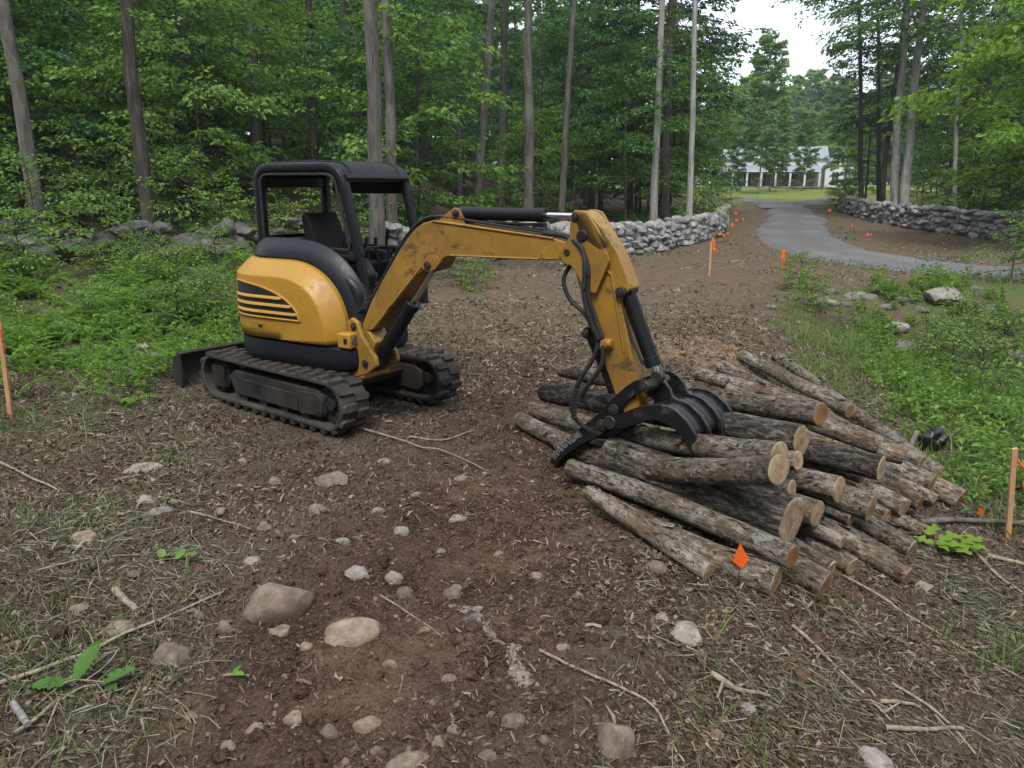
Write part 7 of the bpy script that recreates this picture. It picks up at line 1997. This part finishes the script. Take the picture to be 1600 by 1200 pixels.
# leafy weeds on the bank, ferns at the left edge
X, Y = ring_points(16000, 5.5, 23, 0.82, 0.6)
pr_ = fbm(X, Y, 1.2, 3, 131)
w_r = ss((X - (2.6 + 0.34 * (Y - 4))) / 1.0) * ss((np.interp(X, [4, 8, 10, 11.8, 16, 25], [16.4, 17.1, 17.8, 18.1, 16.8, 16.2]) - Y) / 0.7) * ss((Y - 5.9) / 1.2) * np.clip(0.15 + 2.2 * pr_, 0, 1)
w_l = ss((-3.0 - X) / 1.0) * ss((Y - 8.2) / 1.5) * np.clip(0.35 + 2.0 * pr_, 0, 1)
keep = (g.random(len(X)) < np.maximum(w_r, w_l)) & keep_out(X, Y)
bx_, by_ = at(1456, 704)
keep &= ((X - bx_) ** 2 + (Y - by_) ** 2 > 0.09) & ~((np.abs(X - bx_ * Y / by_) < 0.25) & (Y < by_) & (Y > by_ - 0.6))
X, Y = X[keep], Y[keep]
merged_scatter('leafy_weeds', [v_weed(qq, qq.uniform(.16, .38), qq.randint(9, 15), qq.uniform(.09, .15)) for _ in range(10)], X, Y, g.uniform(0.6, 1.4, len(X)), MAT['weed'], 0.12, 0.01, seed=6)
X, Y = ring_points(7500, 6.0, 23, 0.82, 0.6)
pr_ = fbm(X, Y, 0.9, 3, 231)
w_r = ss((X - (2.2 + 0.32 * (Y - 4))) / 1.0) * ss((np.interp(X, [4, 8, 10, 11.8, 16, 25], [16.4, 17.1, 17.8, 18.1, 16.8, 16.2]) - Y) / 0.7) * ss((Y - 6.2) / 1.2) * np.clip(2.4 * pr_, 0, 1)
w_l = ss((-2.6 - X) / 1.0) * ss((Y - 7.0) / 1.5) * np.clip(0.1 + 2.2 * pr_, 0, 1)
keep = (g.random(len(X)) < np.maximum(w_r, w_l)) & keep_out(X, Y)
X, Y = X[keep], Y[keep]
merged_scatter('tall_herbs', [v_weed(qq, qq.uniform(.35, .65), qq.randint(12, 18), qq.uniform(.08, .13)) for _ in range(8)] + [v_fern(qq, qq.uniform(.3, .5), 5) for _ in range(3)], X, Y, g.uniform(0.5, 1.3, len(X)), MAT['fern'], 0.18, 0.01, seed=16)
X, Y = ring_points(2600, 8.5, 17.5, 0.82, 0.5)
keep = (X < -2.9 - 0.12 * (Y - 9)) & (fbm(X, Y, 1.3, 2, 151) > 0.02) & (Y > 9.2 - 0.0 * X) & keep_out(X, Y)
X, Y = X[keep], Y[keep]
merged_scatter('ferns', [v_fern(qq, qq.uniform(.5, .95), qq.randint(6, 9)) for _ in range(6)], X, Y, g.uniform(0.5, 1.2, len(X)) * (0.9 + 0.55 * fbm(X, Y, 1.1, 2, 161)), MAT['fern'], 0.15, 0.02, seed=7)
# forest floor greenery behind the walls
Xf, Yf = g.uniform(-30, 30, 16000), g.uniform(17, 48, 16000)
keep = np.array([(left_wood(a, b) or right_wood(a, b)) for a, b in zip(Xf, Yf)]) & (fbm(Xf, Yf, 3.0, 2, 171) > -0.05)
Xf, Yf = Xf[keep], Yf[keep]
merged_scatter('forest_undergrowth', [v_weed(qq, qq.uniform(.3, .6), qq.randint(9, 14), qq.uniform(.18, .28)) for _ in range(8)], Xf, Yf, g.uniform(0.6, 1.3, len(Xf)), MAT['leaf'], 0.15, 0.02, seed=8)
# tufts along the road edges
s = np.linspace(0, 1, len(ROAD)); k = g.integers(4, len(ROAD) - 30, 5000); t = g.random(5000)
P = ROAD[k] * (1 - t[:, None]) + ROAD[k + 1] * t[:, None]; D_ = ROAD[k + 1] - ROAD[k]; D_ /= np.linalg.norm(D_, axis=1)[:, None]
off = np.where(g.random(5000) < .5, 1, -1) * (1.75 + np.abs(g.normal(0, 0.4, 5000)))
Xr, Yr = P[:, 0] - D_[:, 1] * off, P[:, 1] + D_[:, 0] * off
keep = fbm(Xr, Yr, 1.5, 2, 181) > 0.0
merged_scatter('verge_grass', [v_blade(qq, qq.uniform(.10, .22), qq.uniform(.006, .012)) for _ in range(8)], Xr[keep], Yr[keep], g.uniform(0.5, 1.2, int(keep.sum())), MAT['grass'], 0.25, 0.01, seed=9)
k = g.integers(2, len(ROAD) - 60, 6500); t = g.random(6500)
P = ROAD[k] * (1 - t[:, None]) + ROAD[k + 1] * t[:, None]; D_ = ROAD[k + 1] - ROAD[k]; D_ /= np.linalg.norm(D_, axis=1)[:, None]
off = np.where(g.random(6500) < .5, 1, -1) * (1.45 + g.normal(0, 0.38, 6500))
Xr, Yr = P[:, 0] - D_[:, 1] * off, P[:, 1] + D_[:, 0] * off
MAT['chips'] = foliage('gravel_chips', [(0.0, (0.08, 0.085, 0.095)), (0.6, (0.17, 0.175, 0.19)), (1.0, (0.30, 0.305, 0.32))], 0.0, rough=0.9, spec=0.2)
merged_scatter('loose_gravel', PEB, Xr, Yr, 0.02 + 0.05 * g.random(6500) ** 2, MAT['chips'], 0.2, 0.0, seed=10)
print('trees', n1, n2, n3, n4, n5, n6, n6b, n7)

# ------------------------------------------------------------------ faint summer haze over the whole place
hm = bpy.data.materials.new('haze'); hm.use_nodes = True; hn = hm.node_tree; hn.nodes.clear()
ho = hn.nodes.new('ShaderNodeOutputMaterial'); hv = hn.nodes.new('ShaderNodeVolumePrincipled')
hv.inputs['Color'].default_value = (0.90, 0.94, 1.0, 1); hv.inputs['Density'].default_value = 0.00045; hv.inputs['Anisotropy'].default_value = 0.2
hn.links.new(hv.outputs[0], ho.inputs['Volume'])
m = MB(); m.box((0, 180, 22), (540, 500, 56)); hz_ = m.build('haze', hm, None, (0, 0, 0), smooth=False); tag(hz_, kind='stuff')
